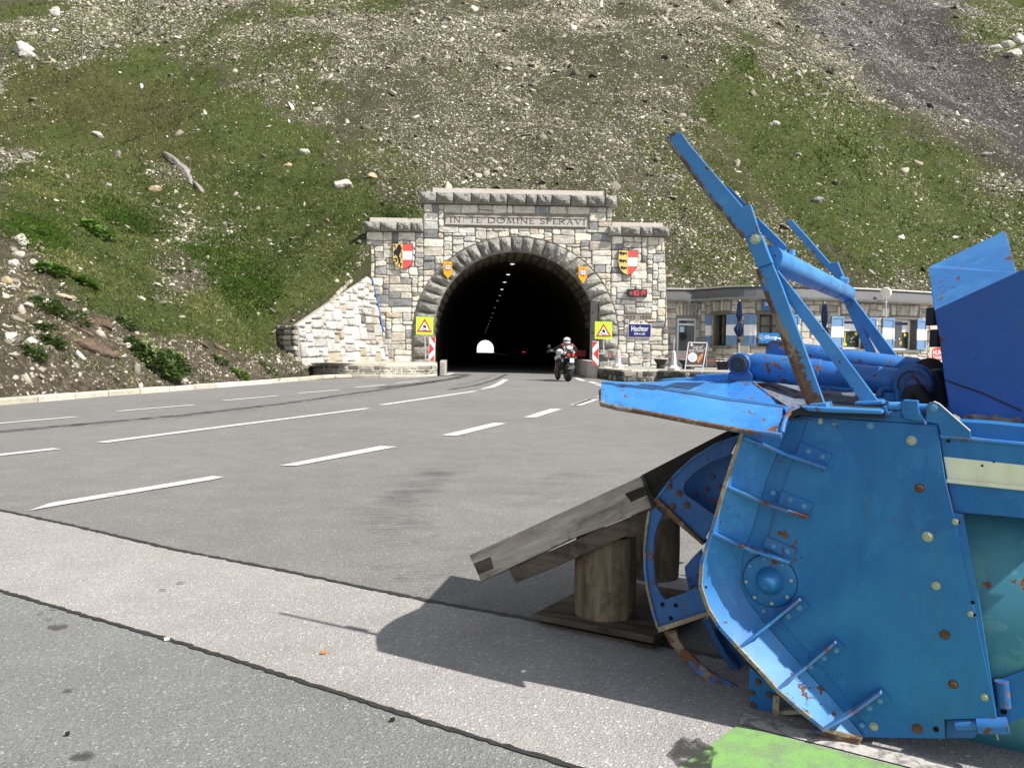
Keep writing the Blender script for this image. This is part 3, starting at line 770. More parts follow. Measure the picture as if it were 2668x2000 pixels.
def rock_block(c, W, r, proud=.16, back=-.1, nx=7, ny=5, gap=.012, edge=.0, rough=.35):
    """rock-faced block; c: 4 corners (a,b) bl,br,tr,tl"""
    bl, br, tr, tl = [Vector((p[0], p[1])) for p in c]; V = []; F = []
    ex = gap / max((br - bl).length, .01); ey = gap / max((tl - bl).length, .01)
    ph = [r.uniform(0, 6) for _ in range(6)]
    for j in range(ny + 1):
        for i in range(nx + 1):
            s_ = ex + (1 - 2 * ex) * i / nx; t = ey + (1 - 2 * ey) * j / ny
            p = bl.lerp(br, s_).lerp(tl.lerp(tr, s_), t)
            e = min(1, 3.2 * min(i / nx, 1 - i / nx)) ** .6 * min(1, 3.2 * min(j / ny, 1 - j / ny)) ** .6
            facet = abs(sin(ph[0] + 3.1 * s_ + 2.3 * t)) * .5 + abs(sin(ph[1] + 5.3 * s_ - 4.1 * t)) * .3 + r.uniform(0, .25)
            o = edge + proud * e * ((1 - rough) + rough * 1.6 * facet)
            if 0 < i < nx and 0 < j < ny: p = p + Vector((r.uniform(-.15, .15) * (br - bl).length / nx, r.uniform(-.15, .15) * (tl - bl).length / ny))
            V.append(W(p.x, p.y, o))
    g = lambda i, j: j * (nx + 1) + i
    for j in range(ny):
        for i in range(nx): 
            if (i + j) % 2: F += [(g(i, j), g(i + 1, j), g(i + 1, j + 1)), (g(i, j), g(i + 1, j + 1), g(i, j + 1))]
            else: F += [(g(i, j), g(i + 1, j), g(i, j + 1)), (g(i + 1, j), g(i + 1, j + 1), g(i, j + 1))]
    rim = [g(i, 0) for i in range(nx + 1)] + [g(nx, j) for j in range(1, ny + 1)] + [g(i, ny) for i in range(nx - 1, -1, -1)] + [g(0, j) for j in range(ny - 1, 0, -1)]
    k0 = len(V)
    def corner(idx):
        i = idx % (nx + 1); j = idx // (nx + 1); s_ = ex + (1 - 2 * ex) * i / nx; t = ey + (1 - 2 * ey) * j / ny
        p = bl.lerp(br, s_).lerp(tl.lerp(tr, s_), t); return W(p.x, p.y, back)
    for idx in rim: V.append(corner(idx))
    n = len(rim)
    for i in range(n): F.append((rim[i], k0 + i, k0 + (i + 1) % n, rim[(i + 1) % n]))
    F.append(tuple(range(k0 + n - 1, k0 - 1, -1)))
    return V, F

# palettes
PAL_FACE = [(0.713, 0.664, 0.568), (0.746, 0.722, 0.63), (0.645, 0.606, 0.534), (0.746, 0.715, 0.603), (0.36, 0.36, 0.355), (0.692, 0.661, 0.596), (0.746, 0.732, 0.657), (0.672, 0.592, 0.473), (0.638, 0.62, 0.579), (0.27, 0.275, 0.285), (0.726, 0.695, 0.623), (0.576, 0.524, 0.452), (0.706, 0.667, 0.603), (0.486, 0.465, 0.431), (0.746, 0.702, 0.609), (0.604, 0.592, 0.568), (0.713, 0.674, 0.582), (0.74, 0.708, 0.637)]
PAL_GREY = [(.30, .298, .275), (.35, .345, .315), (.26, .258, .24), (.385, .375, .34), (.325, .318, .29)]
PAL_WHITE = [(0.499, 0.486, 0.456), (0.542, 0.529, 0.499), (0.464, 0.452, 0.421), (0.533, 0.507, 0.447), (0.49, 0.482, 0.464), (0.568, 0.559, 0.542), (0.413, 0.37, 0.292), (0.516, 0.507, 0.486), (0.43, 0.421, 0.4), (0.499, 0.486, 0.464)]
PAL_LOW = [(.30, .28, .23), (.38, .35, .29), (.22, .205, .17), (.43, .40, .34), (.17, .16, .14), (.34, .32, .27)]
PAL_DARK = [(.085, .085, .08), (.12, .118, .105), (.06, .06, .057), (.15, .14, .12), (.10, .10, .10)]
PAL_SHOP = [(.46, .43, .365), (.56, .52, .44), (.38, .355, .305), (.60, .55, .46), (.49, .46, .41), (.64, .60, .52), (.42, .40, .365), (.54, .48, .39)]
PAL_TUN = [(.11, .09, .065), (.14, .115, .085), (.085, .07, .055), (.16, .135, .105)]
M_FACE = stone_mat('facade_stone', PAL_FACE, grain=4.5, mott=.38, bumpd=.03, stain=.45)
M_VOUS = stone_mat('arch_stone', PAL_GREY, grain=7, mott=.55, bumpd=.05, stain=.5)
M_WHITE = stone_mat('limewashed_stone', PAL_WHITE, grain=5, mott=.30, bumpd=.03, stain=.25)
M_LOW = stone_mat('low_wall_stone', PAL_LOW, grain=7, mott=.4, bumpd=.02, stain=.4)
M_DARK = stone_mat('dark_wall_stone', PAL_DARK, grain=8, mott=.4, bumpd=.02, stain=.3)
M_SHOPST = stone_mat('shop_stone', PAL_SHOP, grain=5, mott=.35, bumpd=.025, stain=.4)
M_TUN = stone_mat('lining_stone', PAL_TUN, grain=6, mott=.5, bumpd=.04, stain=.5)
M_MORTAR = plain('mortar', (.26, .235, .195), .95, var=.3, scale=9)
M_MORTW = plain('white_mortar', (.36, .325, .26), .95, var=.2, scale=9)
M_MORTD = plain('grey_mortar', (.20, .195, .18), .95, var=.2, scale=9)
M_LEDGE = plain('ledge_stone', (.58, .53, .44), .95, var=.25, scale=5)
M_CONC = plain('concrete', (.40, .38, .34), .9, var=.22, scale=4)
M_SLAB = plain('coping_concrete', (.60, .55, .49), .9, var=.12, scale=3)
M_PANEL = plain('inscription_stone', (.47, .445, .41), .9, var=.18, scale=14)
def add_part(name, VF, mat, parent, label=None):
    if VF is None: return None
    o = mesh(name, VF[0], VF[1], mat, parent); recalc(o.data)
    if label: o['label'] = label
    return o

# ================================================================ tunnel portal
AX = ray('S', 1255.5, 908.0); AX.z = 0; AX.normalize()       # direction of the tunnel
FO = at_y('D', 1114, 800, FAC_Y); FO.z = 0
FP = Plane(FO, -AX)
fuv = lambda fr, x, y: FP.uv(fr, x, y)
portal = empty('tunnel_portal', FO, 'stone tunnel portal with stepped parapet, grey rock-faced arch and carved Latin inscription', 'tunnel portal')
ac = fuv('D', 1114, 722); RI = (fuv('D', 1291, 722)[0] - fuv('D', 937, 722)[0]) / 2
ROX = (fuv('D', 1336, 722)[0] - fuv('D', 892, 722)[0]) / 2; ROY = fuv('D', 1114, 511)[1] - ac[1]
ARC = (ac[0], ac[1])
# outline of the masonry (wall coordinates)
oL_b = fuv('D', 783, 790); oL_t = fuv('D', 792, 500); oR_b = fuv('D', 1446, 800); oR_t = fuv('D', 1435, 514)
cL_b = fuv('D', 915, 500); cL_t = fuv('D', 915, 442); cR_t = fuv('D', 1321, 446); cR_b = fuv('D', 1321, 514)
topL = oL_t[1]; topR = topL; topC = (cL_t[1] + cR_t[1]) / 2
outline = [(oL_b[0], 0), (oL_t[0], topL), (cL_b[0], topL), (cL_t[0], topC), (cR_t[0], topC), (cR_b[0], topL), (oR_t[0], topL), (oR_b[0], 0)]
arch = [(ARC[0] + RI * cos(a), ARC[1] + RI * sin(a)) for a in np.linspace(0, pi, 40)]
body = outline + [(ARC[0] + RI, 0)] + arch + [(ARC[0] - RI, 0)]
mb = MB(); mb.prism([FP.W(a, b, 0) for a, b in body], -FP.n * 1.9); mb.build('wall_core', M_MORTAR, portal)
rs = random.Random(77)
insP = [fuv('D', *q) for q in ((962, 463), (1268, 473), (1269, 493), (961, 483))]
dateP = [fuv('zD', *q) for q in ((312, 947), (697, 958), (694, 1030), (312, 1022))]
def in_box(a, b, Q, m=.03): return min(q[0] for q in Q) - m < a < max(q[0] for q in Q) + m and min(q[1] for q in Q) - m < b < max(q[1] for q in Q) + m
def blk(a, b): return in_box(a, b, insP) or in_box(a, b, dateP, .0)
SZ = [(4, 2), (5, 2), (6, 2), (3, 2), (5, 3), (4, 3), (7, 3), (3, 1), (5, 1), (6, 3), (2, 2), (4, 2), (3, 3), (7, 2), (8, 3), (2, 1)]
regions = [(oL_b[0], cL_b[0], 0, topL), (cL_b[0], cR_b[0], 0, topC), (cR_b[0], oR_b[0], 0, topL)]
def arch_clip(P):
    """cut away what lies inside the arch ring"""
    cx = sum(p[0] for p in P) / len(P); cy = sum(p[1] for p in P) / len(P)
    if cy <= ARC[1]:
        s_ = -1 if cx < ARC[0] else 1
        return clip_half(P, s_ * -1, 0, s_ * -1 * (ARC[0] + s_ * ROX)) if True else P
    th = atan2((cy - ARC[1]) / ROY, (cx - ARC[0]) / ROX)
    best = P
    nx, ny = cos(th) / ROX, sin(th) / ROY; L = math.hypot(nx, ny); nx /= L; ny /= L
    ex, ey = ARC[0] + ROX * cos(th), ARC[1] + ROY * sin(th)
    return clip_half(P, -nx, -ny, -(nx * ex + ny * ey))
cnt = 0; geos = []
for (a0, a1, b0, b1) in regions:
    for P in rubble(a0, a1, b0, b1, .126, SZ, rs, blk, .22):
        P = convex_clip(P, [(oL_b[0] + .0, 0), (oR_b[0], 0), (oR_t[0], topL), (cR_b[0], topC + .1), (cL_b[0], topC + .1), (oL_t[0], topL)]) if False else P
        s_ = (oL_t[0] - oL_b[0]) / topL
        P = clip_half(P, -1, s_, -oL_b[0]); 
        if len(P) < 3: continue
        s2 = (oR_b[0] - oR_t[0]) / topL
        P = clip_half(P, 1, s2, oR_b[0])
        if len(P) < 3: continue
        P = arch_clip(P)
        if len(P) < 3: continue
        G = stone_geo(P, .014, FP.W, rs, proud=.05, back=-.02, bev=.03, round_=.05)
        if G: geos.append((abs(parea(P)), G))
geos.sort(key=lambda t: -t[0])
print('facade stones', len(geos))
for _, G in geos[:295]: add_part('facade_stone', G, M_FACE, portal)
if len(geos) > 295:
    mb = MB()
    for _, G in geos[295:]: mb.add(*G)
    tag(mb.build('small_facade_stones', M_FACE, portal), kind='stuff')
# arch ring
NV = 27
def ringpt(th, k):   # k 0 inner 1 outer
    return (ARC[0] + cos(th) * (RI * (1 - k) + ROX * k), ARC[1] + sin(th) * (RI * (1 - k) + ROY * k))
for i in range(NV):
    t0 = pi * i / NV; t1 = pi * (i + 1) / NV
    c = [ringpt(t1, 0), ringpt(t0, 0), ringpt(t0, 1), ringpt(t1, 1)]
    add_part('arch_stone', rock_block(c, FP.W, rs, proud=.20, back=-.5, nx=5, ny=8, gap=.018, edge=.04, rough=.5), M_VOUS, portal)
for s_ in (-1, 1):
    yb = 0.0; hs = [.62, .55, .0]
    edges = [ARC[1]]; 
    while edges[-1] > .25: edges.append(max(0, edges[-1] - rs.uniform(.5, .66)))
    for a, b in zip(edges[:-1], edges[1:]):
        xi, xo = ARC[0] + s_ * RI, ARC[0] + s_ * ROX
        x0, x1 = min(xi, xo), max(xi, xo)
        add_part('arch_stone', rock_block([(x0, b), (x1, b), (x1, a), (x0, a)], FP.W, rs, proud=.18, back=-.5, nx=8, ny=5, gap=.016, edge=.04, rough=.5), M_VOUS, portal)
# copings
def coping(a0, a1, b0, b1, n, seed, offp=.30):
    r = random.Random(seed); e = [a0]; ws = [r.uniform(.75, 1.35) for _ in range(n)]; t = sum(ws)
    for w_ in ws: e.append(e[-1] + w_ / t * (a1 - a0))
    for x0, x1 in zip(e[:-1], e[1:]):
        add_part('coping_stone', rock_block([(x0, b0), (x1, b0), (x1, b1), (x0, b1)], FP.W, r, proud=.20, back=-.9, nx=9, ny=5, gap=.012, edge=offp - .12, rough=.6), M_VOUS, portal)
C0 = fuv('D', 908, 440); C1 = fuv('D', 1331, 448); Ct = fuv('D', 935, 416)
coping(C0[0], C1[0], topC, Ct[1], 12, 5)
L0 = fuv('D', 787, 500); L1 = fuv('D', 915, 502); Lt = fuv('D', 800, 479)
coping(L0[0], L1[0], topL, Lt[1], 4, 6)
Rr0 = fuv('D', 1313, 514); Rr1 = fuv('D', 1444, 516)
coping(Rr0[0], Rr1[0], topL, Lt[1], 4, 8)
def slab(a0, a1, b0, b1):
    mb = MB(); mb.prism([FP.W(a, b, .04) for a, b in ((a0, b0), (a1, b0), (a1, b1), (a0, b1))], -FP.n * 1.1); bevel(mb.build('coping_slab', M_SLAB, portal), .01)
slab(fuv('D', 935, 410)[0], fuv('D', 1303, 415)[0], Ct[1] + .002, fuv('D', 935, 406)[1])
slab(fuv('D', 799, 475)[0], fuv('D', 912, 475)[0], Lt[1] + .002, fuv('D', 800, 470)[1])
slab(fuv('D', 1322, 485)[0], fuv('D', 1432, 486)[0], Lt[1] + .002, fuv('D', 800, 470)[1])
# inscription: seven slabs, raised rim, cut serif letters
ia0 = insP[0][0]; ia1 = insP[1][0]; ib1 = (insP[0][1] + insP[1][1]) / 2; ib0 = (insP[2][1] + insP[3][1]) / 2
joints = [fuv('z', 0, 0)[0] if False else None]
FR['zP'] = (1100, 460, .18083)
js = [ia0] + [fuv('zP', x, 640)[0] for x in (593, 852, 1040, 1260, 1512)] + [fuv('D', 1205, 480)[0], ia1]
for a, b in zip(js[:-1], js[1:]):
    mb = MB(); mb.prism([FP.W(x, y, .055) for x, y in ((a + .006, ib0), (b - .006, ib0), (b - .006, ib1), (a + .006, ib1))], -FP.n * .1)
    bevel(mb.build('inscription_slab', M_PANEL, portal), .008)
for y0, y1 in ((ib0, ib0 + .07), (ib1 - .045, ib1)):
    mb = MB(); mb.prism([FP.W(x, y, .085) for x, y in ((ia0, y0), (ia1, y0), (ia1, y1), (ia0, y1))], -FP.n * .04); mb.build('inscription_rim', M_PANEL, portal)
GL = {  # strokes of each letter: list of polylines with weight, unit height
 'I': (.22, [([(.11, 0), (.11, 1)], 1), ([(0, 0), (.22, 0)], .5), ([(0, 1), (.22, 1)], .5)]),
 'N': (.78, [([(.1, 0), (.1, 1)], .6), ([(.1, 1), (.68, 0)], 1), ([(.68, 0), (.68, 1)], .6), ([(0, 0), (.2, 0)], .5), ([(0, 1), (.14, 1)], .5), ([(.56, 1), (.78, 1)], .5)]),
 'T': (.66, [([(.33, 0), (.33, 1)], 1), ([(0, 1), (.66, 1)], .6), ([(0, 1), (0, .86)], .5), ([(.66, 1), (.66, .86)], .5), ([(.22, 0), (.44, 0)], .5)]),
 'E': (.52, [([(.1, 0), (.1, 1)], 1), ([(0, 0), (.52, 0)], .6), ([(0, 1), (.48, 1)], .6), ([(.1, .52), (.42, .52)], .6), ([(.52, 0), (.52, .16)], .5), ([(.48, 1), (.48, .86)], .5)]),
 'D': (.80, [([(.1, 0), (.1, 1)], 1), ([(0, 0), (.3, 0)], .5), ([(0, 1), (.3, 1)], .5), ([(.3, 1)] + [(.3 + .48 * sin(t), .5 + .5 * cos(t)) for t in np.linspace(0, pi, 12)] + [(.3, 0)], .9)]),
 'O': (.88, [([(.44 + .42 * cos(t), .5 + .5 * sin(t)) for t in np.linspace(0, 2 * pi, 24)], .9)]),
 'M': (.92, [([(.12, 0), (.18, 1)], .6), ([(.18, 1), (.46, .05)], 1), ([(.46, .05), (.74, 1)], .6), ([(.74, 1), (.82, 0)], 1), ([(.02, 0), (.22, 0)], .5), ([(.7, 0), (.92, 0)], .5)]),
 'S': (.52, [([(.48, .84), (.42, .96), (.26, 1), (.1, .94), (.04, .78), (.12, .62), (.3, .5), (.46, .36), (.5, .2), (.4, .05), (.22, 0), (.06, .05), (.02, .2)], .85)]),
 'P': (.58, [([(.1, 0), (.1, 1)], 1), ([(0, 0), (.22, 0)], .5), ([(0, 1), (.3, 1), (.5, .92), (.56, .76), (.5, .58), (.32, .5), (.1, .5)], .8)]),
 'R': (.68, [([(.1, 0), (.1, 1)], 1), ([(0, 0), (.22, 0)], .5), ([(0, 1), (.3, 1), (.48, .92), (.53, .77), (.48, .6), (.32, .52), (.1, .52)], .8), ([(.3, .52), (.66, 0)], .9)]),
 'A': (.80, [([(.08, 0), (.4, 1)], .6), ([(.4, 1), (.72, 0)], 1), ([(.2, .36), (.6, .36)], .55), ([(0, 0), (.18, 0)], .5), ([(.6, 0), (.82, 0)], .5)]),
 'V': (.78, [([(.06, 1), (.38, 0)], 1), ([(.38, 0), (.70, 1)], .6), ([(-.02, 1), (.18, 1)], .5), ([(.6, 1), (.80, 1)], .5)]),
 '1': (.2, [([(.0, .84), (.1, 1), (.1, 0)], 1)]), '9': (.5, [([(.44, .62), (.36, .5), (.2, .46), (.04, .6), (.04, .84), (.2, 1), (.36, .98), (.46, .82), (.46, .5), (.36, .1), (.1, 0)], 1)]),
 '3': (.5, [([(.04, .94), (.24, 1), (.42, .88), (.4, .66), (.18, .56), (.42, .46), (.46, .2), (.3, .02), (.02, .04)], 1)]), '5': (.5, [([(.42, 1), (.1, 1), (.06, .56), (.26, .62), (.44, .46), (.46, .2), (.3, .02), (.02, .04)], 1)]),
 '+': (.5, [([(0, .5), (.5, .5)], 1), ([(.25, .25), (.25, .75)], 1)])}
def strokes(poly, wd, W, off, mb, th=.004):
    for a, b in zip(poly[:-1], poly[1:]):
        a = Vector(a); b = Vector(b); d = b - a
        if d.length < 1e-5: continue
        d.normalize(); q = Vector((-d.y, d.x)) * wd / 2; e = d * wd * .3
        mb.add([W(*(a - q - e), off), W(*(b - q + e), off), W(*(b + q + e), off), W(*(a + q - e), off)], [(0, 1, 2, 3)])
M_LET = plain('carved_letter', (.11, .065, .055), .9, var=.3, scale=40)
def carve(text, x0, x1, yb, h, W, off, wd, parent, name='inscription_letter', mat=None, gapk=.20, spacew=.62):
    adv = sum((GL[c][0] + gapk) if c != ' ' else spacew for c in text) - gapk; sc = (x1 - x0) / (adv * h)
    x = x0
    for c in text:
        if c == ' ': x += spacew * h * sc; continue
        mb = MB()
        for poly, k in GL[c][1]:
            strokes([(x + p[0] * h * sc, yb + p[1] * h) for p in poly], wd * k, W, off, mb)
        mesh(name, mb.V, mb.F, mat or M_LET, parent)
        x += (GL[c][0] + gapk) * h * sc
lb = ib0 + .105; lh = (ib1 - .075) - lb
x_ = lambda X: fuv('zP', X, 640)[0]
carve('IN', x_(400), x_(553), lb, lh, FP.W, .061, .038, portal); carve('TE', x_(685), x_(840), lb, lh, FP.W, .061, .038, portal)
carve('DOMINE', x_(945), x_(1610), lb, lh, FP.W, .061, .038, portal)
carve('SPERAVI', x_(1700), fuv('z2', 950, 380)[0], lb, lh, FP.W, .061, .038, portal)
da0, da1 = dateP[0][0], dateP[1][0]; db0, db1 = (dateP[2][1] + dateP[3][1]) / 2, (dateP[0][1] + dateP[1][1]) / 2
mb = MB(); mb.prism([FP.W(x, y, .05) for x, y in ((da0, db0), (da1, db0), (da1, db1), (da0, db1))], -FP.n * .1); bevel(mb.build('date_slab', plain('date_stone', (.27, .245, .21), .9, var=.2, scale=14), portal), .006)
M_LETD = plain('date_letter', (.09, .08, .07), .9)
xd = lambda X: fuv('zD', X, 990)[0]
carve('1933', xd(335), xd(470), db0 + .06, db1 - db0 - .12, FP.W, .056, .030, portal, 'date_numeral', M_LETD); carve('1935', xd(540), xd(678), db0 + .06, db1 - db0 - .12, FP.W, .056, .030, portal, 'date_numeral', M_LETD)
# side wings of the portal going into the hill are part of wall_core

# ---- tunnel tube
TL = 320.0
sec = [(ARC[0] - RI, 0)] + [(ARC[0] + RI * cos(a), ARC[1] + RI * sin(a)) for a in np.linspace(pi, 0, 28)] + [(ARC[0] + RI, 0)]
V = []; F = []; ds = [.3, 3, 6, 10, 20, 40, 80, 160, TL]; n = len(sec)
for d in ds:
    for a, b in sec: V.append(FP.W(a, b, -d))
for i in range(len(ds) - 1):
    for k in range(n - 1): F.append((i * n + k, i * n + k + 1, (i + 1) * n + k + 1, (i + 1) * n + k))
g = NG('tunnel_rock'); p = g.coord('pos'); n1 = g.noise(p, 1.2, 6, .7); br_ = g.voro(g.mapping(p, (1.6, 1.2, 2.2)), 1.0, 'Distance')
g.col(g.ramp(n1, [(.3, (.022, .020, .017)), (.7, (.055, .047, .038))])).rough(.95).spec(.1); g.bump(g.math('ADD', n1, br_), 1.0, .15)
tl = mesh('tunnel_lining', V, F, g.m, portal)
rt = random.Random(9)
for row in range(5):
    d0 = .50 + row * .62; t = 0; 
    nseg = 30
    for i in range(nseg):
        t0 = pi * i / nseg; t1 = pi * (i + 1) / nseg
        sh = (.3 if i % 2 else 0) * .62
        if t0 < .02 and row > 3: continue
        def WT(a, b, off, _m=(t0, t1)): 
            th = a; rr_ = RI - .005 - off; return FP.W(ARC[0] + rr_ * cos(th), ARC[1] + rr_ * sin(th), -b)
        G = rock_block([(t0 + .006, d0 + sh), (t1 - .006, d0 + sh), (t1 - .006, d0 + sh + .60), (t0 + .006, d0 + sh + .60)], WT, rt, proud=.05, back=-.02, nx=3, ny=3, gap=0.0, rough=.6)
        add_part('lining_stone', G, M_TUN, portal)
# bright misty sky beyond the far mouth
skyc = FP.W(ARC[0], 3.0, -(TL + 2.0))
mesh('sky', [FP.W(ARC[0] + a, b, -(TL + 2.0)) for a, b in ((-14, -1), (14, -1), (14, 12), (-14, 12))], [(0, 1, 2, 3)], emissive('misty_sky', (.96, .98, 1.0), 1.0))
tag(bpy.data.objects['sky'], 'white misty sky at the far end of the tunnel', kind='structure')
# ceiling lights
M_LAMP = emissive('tunnel_lamp_glow', (.95, .98, 1.0), 1.0); M_LAMPD = emissive('tunnel_lamp_far', (.8, .86, .9), .22)
M_BLACK = plain('black_metal', (.02, .02, .02), .5)
LM = [(428, 685), (398, 760), (373, 815), (353, 867), (338, 911), (321, 948), (302, 999), (288, 1038), (277, 1069), (267, 1093), (259, 1113), (252, 1130), (246, 1144), (241, 1157), (237, 1168), (233, 1178)]
lamp0 = None
for i, (lx, ly) in enumerate(LM):
    d = ray('z2', lx, ly); zt = ARC[1] + RI - .42; t = (zt - CAM_H) / d.z; pnt = CAMP + d * t
    lamp = empty('tunnel_light', pnt, None, 'ceiling light', 'white lights along the tunnel vault')
    lamp['label'] = ['first', 'second', 'third', 'fourth', 'fifth', 'sixth', 'seventh', 'eighth', 'ninth', 'tenth', 'eleventh', 'twelfth', 'thirteenth', 'fourteenth', 'fifteenth', 'last'][i] + ' white light along the tunnel vault, counted from the mouth'
    mb = MB(); mb.box(pnt + Vector((0, 0, .07)), .3, .3, .12); mb.build('housing', M_BLACK, lamp)
    mb = MB(); mb.lathe(pnt, [(.10, .0), (.085, -.02), (.03, -.03)], 12); mb.build('lens', M_LAMP if i < 4 else M_LAMPD, lamp)
# concrete guide walls inside the mouth
def block(name, corners, z0, z1, mat, label, cat, group=None, parent=None):
    mb = MB(); mb.prism([Vector((p.x, p.y, z0)) for p in corners], Vector((0, 0, z1 - z0))); o = mb.build(name, mat, parent)
    if label: tag(o, label, cat, group)
    return bevel(o, .015)
def gv(fr, x, y): return ground(fr, x, y)
a = gv('z1', 1268, 1492); b = FP.W(ARC[0] - RI + .05, 0, -6.0)
block('guide_wall', [a + Vector((.04, .7, 0)), a + Vector((.24, .7, 0)), b + Vector((.35, 0, 0)), b], 0, .56, M_CONC, 'pale concrete guide wall along the inner side of the tunnel mouth beside the brick-like low wall', 'concrete barrier')
a = gv('z2', 1038, 1508); b = FP.W(ARC[0] + RI - .05, 0, -6.0)
block('guide_wall', [a, gv('z2', 968, 1505), b + Vector((-.3, 0, 0)), b], 0, .68, M_CONC, 'grey concrete guide wall at the tunnel mouth beside the rider', 'concrete barrier')
# open steel gate leaf
M_GATE = plain('gate_steel', (.075, .072, .072), .6, var=.2)
gate = empty('tunnel_gate', FP.W(fuv('z2', 1012, 1300)[0], .5, .35), 'tall dark steel gate post folded open inside the arch behind the warning signs', 'gate')
g0 = fuv('z2', 985, 965); g1 = fuv('z2', 1046, 1420)
mb = MB(); mb.prism([FP.W(x, y, .30) for x, y in ((g0[0], .7), (g1[0], .7), (g1[0], g0[1]), (g0[0], g0[1] + .05))], -FP.n * .08); mb.build('gate_leaf', M_GATE, gate)
for yy in (1.0, 1.9, 2.8, 3.6):
    mb = MB(); mb.lathe(FP.W(g0[0] + .12, yy, .30), [(.035, 0), (.035, .02), (.01, .03)], 8, FP.n); mb.build('gate_bolt', M_BLACK, gate)
for x in (g0[0], g1[0] - .05):
    mb = MB(); mb.prism([FP.W(x + a_, b_, .335) for a_, b_ in ((0, .7), (.05, .7), (.05, g0[1]), (0, g0[1]))], -FP.n * .03); mb.build('gate_rail', M_GATE, gate)
M_REDD = plain('dark_red_paint', (.30, .03, .025), .5)
rb = FP.W(fuv('z2', 950, 1365)[0], .95, -2.2)
mb = MB(); mb.box(rb, .62, .45, .32); o = bevel(mb.build('red_crate', M_REDD), .02); tag(o, 'dark red box lying on the concrete guide wall inside the tunnel', 'crate')
# ================================================================ limewashed wing wall
wb0 = at_y('D', 652, 790, 28.4); wb1 = FP.W(fuv('D', 836, 781)[0], .5, .06); wb0.z = .5; wb1.z = .5
wd = (wb1 - wb0); wd.z = 0; wd.normalize(); wn = Vector((wd.y, -wd.x, 0)); wn = (wn + Vector((0, 0, .13))).normalized()
WP = Plane(wb0, wn)
wuv = lambda fr, x, y: WP.uv(fr, x, y)
wing = empty('wing_wall', wb0, 'limewashed battered stone wing wall sloping up to the portal', 'retaining wall')
wout = [wuv('D', 651, 792), wuv('D', 838, 783), wuv('D', 800, 603), wuv('D', 793, 597), wuv('D', 640, 702)]
mb = MB(); mb.prism([WP.W(a, b, 0) for a, b in wout], -WP.n * .14); mb.build('wall_core', M_MORTW, wing)
rs = random.Random(31)
us = [p[0] for p in wout]; vs = [p[1] for p in wout]
SZW = [(3, 2), (4, 2), (2, 2), (3, 1), (5, 2), (3, 2), (4, 3), (2, 1), (4, 2), (3, 3)]
for P in rubble(min(us), max(us), min(vs), max(vs), .17, SZW, rs, None, .2):
    P = convex_clip(P, wout)
    if len(P) < 3: continue
    G = stone_geo(P, .012, WP.W, rs, proud=.085, back=-.02, bev=.05, round_=.06)
    if G:
        dk = rs.random() < .035
        add_part('facing_stone', G, M_LOW if dk else M_WHITE, wing)
# return at its end, facing the slope
e0 = WP.W(*wout[0], 0); e1 = WP.W(*wout[4], 0)
rn = Vector((-.75, -.66, .1)).normalized(); RP = Plane(e1 + Vector((-.02, 0, 0)), rn)
ro = [RP.uv('D', 641, 703), RP.uv('D', 644, 782), RP.uv('D', 596, 730), RP.uv('D', 590, 702)]
ro = [(a, b) for a, b in ro]
RW = RP.W
r5 = random.Random(6); lv = np.linspace(min(p[1] for p in ro), max(p[1] for p in ro), 8)
mb = MB(); mb.prism([RW(a, b, -.02) for a, b in ro], Vector((.03, .12, 0))); mb.build('return_core', M_MORTAR, wing)
cc = sum((Vector(p) for p in ro), Vector((0, 0))) / len(ro)
for j in range(len(lv) - 1):
    x = min(p[0] for p in ro); 
    while x < max(p[0] for p in ro):
        w_ = r5.uniform(.3, .75); P = convex_clip([(x, lv[j]), (x + w_, lv[j]), (x + w_, lv[j + 1]), (x, lv[j + 1])], ro); x += w_
        if len(P) >= 3:
            G = stone_geo(P, .008, RW, r5, proud=.07, back=-.02, bev=.04, round_=.04)
            if G: add_part('return_stone', G, M_LOW if r5.random() < .7 else M_FACE, wing)
# flat slabs on the raking top
A1 = [('z1', 350, 1120), ('z1', 655, 785)]; A2 = [('z1', 250, 1112), ('z1', 605, 750)]
p0, p1 = [WP.P(*q, .02) for q in A1]; q0, q1 = [WP.P(*q, -.75) for q in A2]
ns = 13; r6 = random.Random(3)
M_RAKE = stone_mat('raking_slab', [(.36, .32, .26), (.31, .285, .245), (.39, .35, .29), (.28, .265, .24)], grain=6, mott=.3, bumpd=.01, stain=.3)
for i in range(ns):
    a, b = (i + .03) / ns, (i + .97) / ns; stp = r6.uniform(.0, .13)
    c = [p0.lerp(p1, a), p0.lerp(p1, b), q0.lerp(q1, b) , q0.lerp(q1, a)]
    nrm = (c[1] - c[0]).cross(c[3] - c[0]).normalized()
    if nrm.z < 0: nrm = -nrm
    ex = (c[2] - c[1]) * stp
    mb = MB(); mb.prism([c[0], c[1], c[2] + ex, c[3] + ex], -nrm * .14 - Vector((0, 0, 0))); o = bevel(mb.build('raking_slab', M_RAKE, wing), .02); o.location += (mat_of(wing).inverted().to_3x3() @ (nrm * r6.uniform(0, .05)))
tag(wing, None)

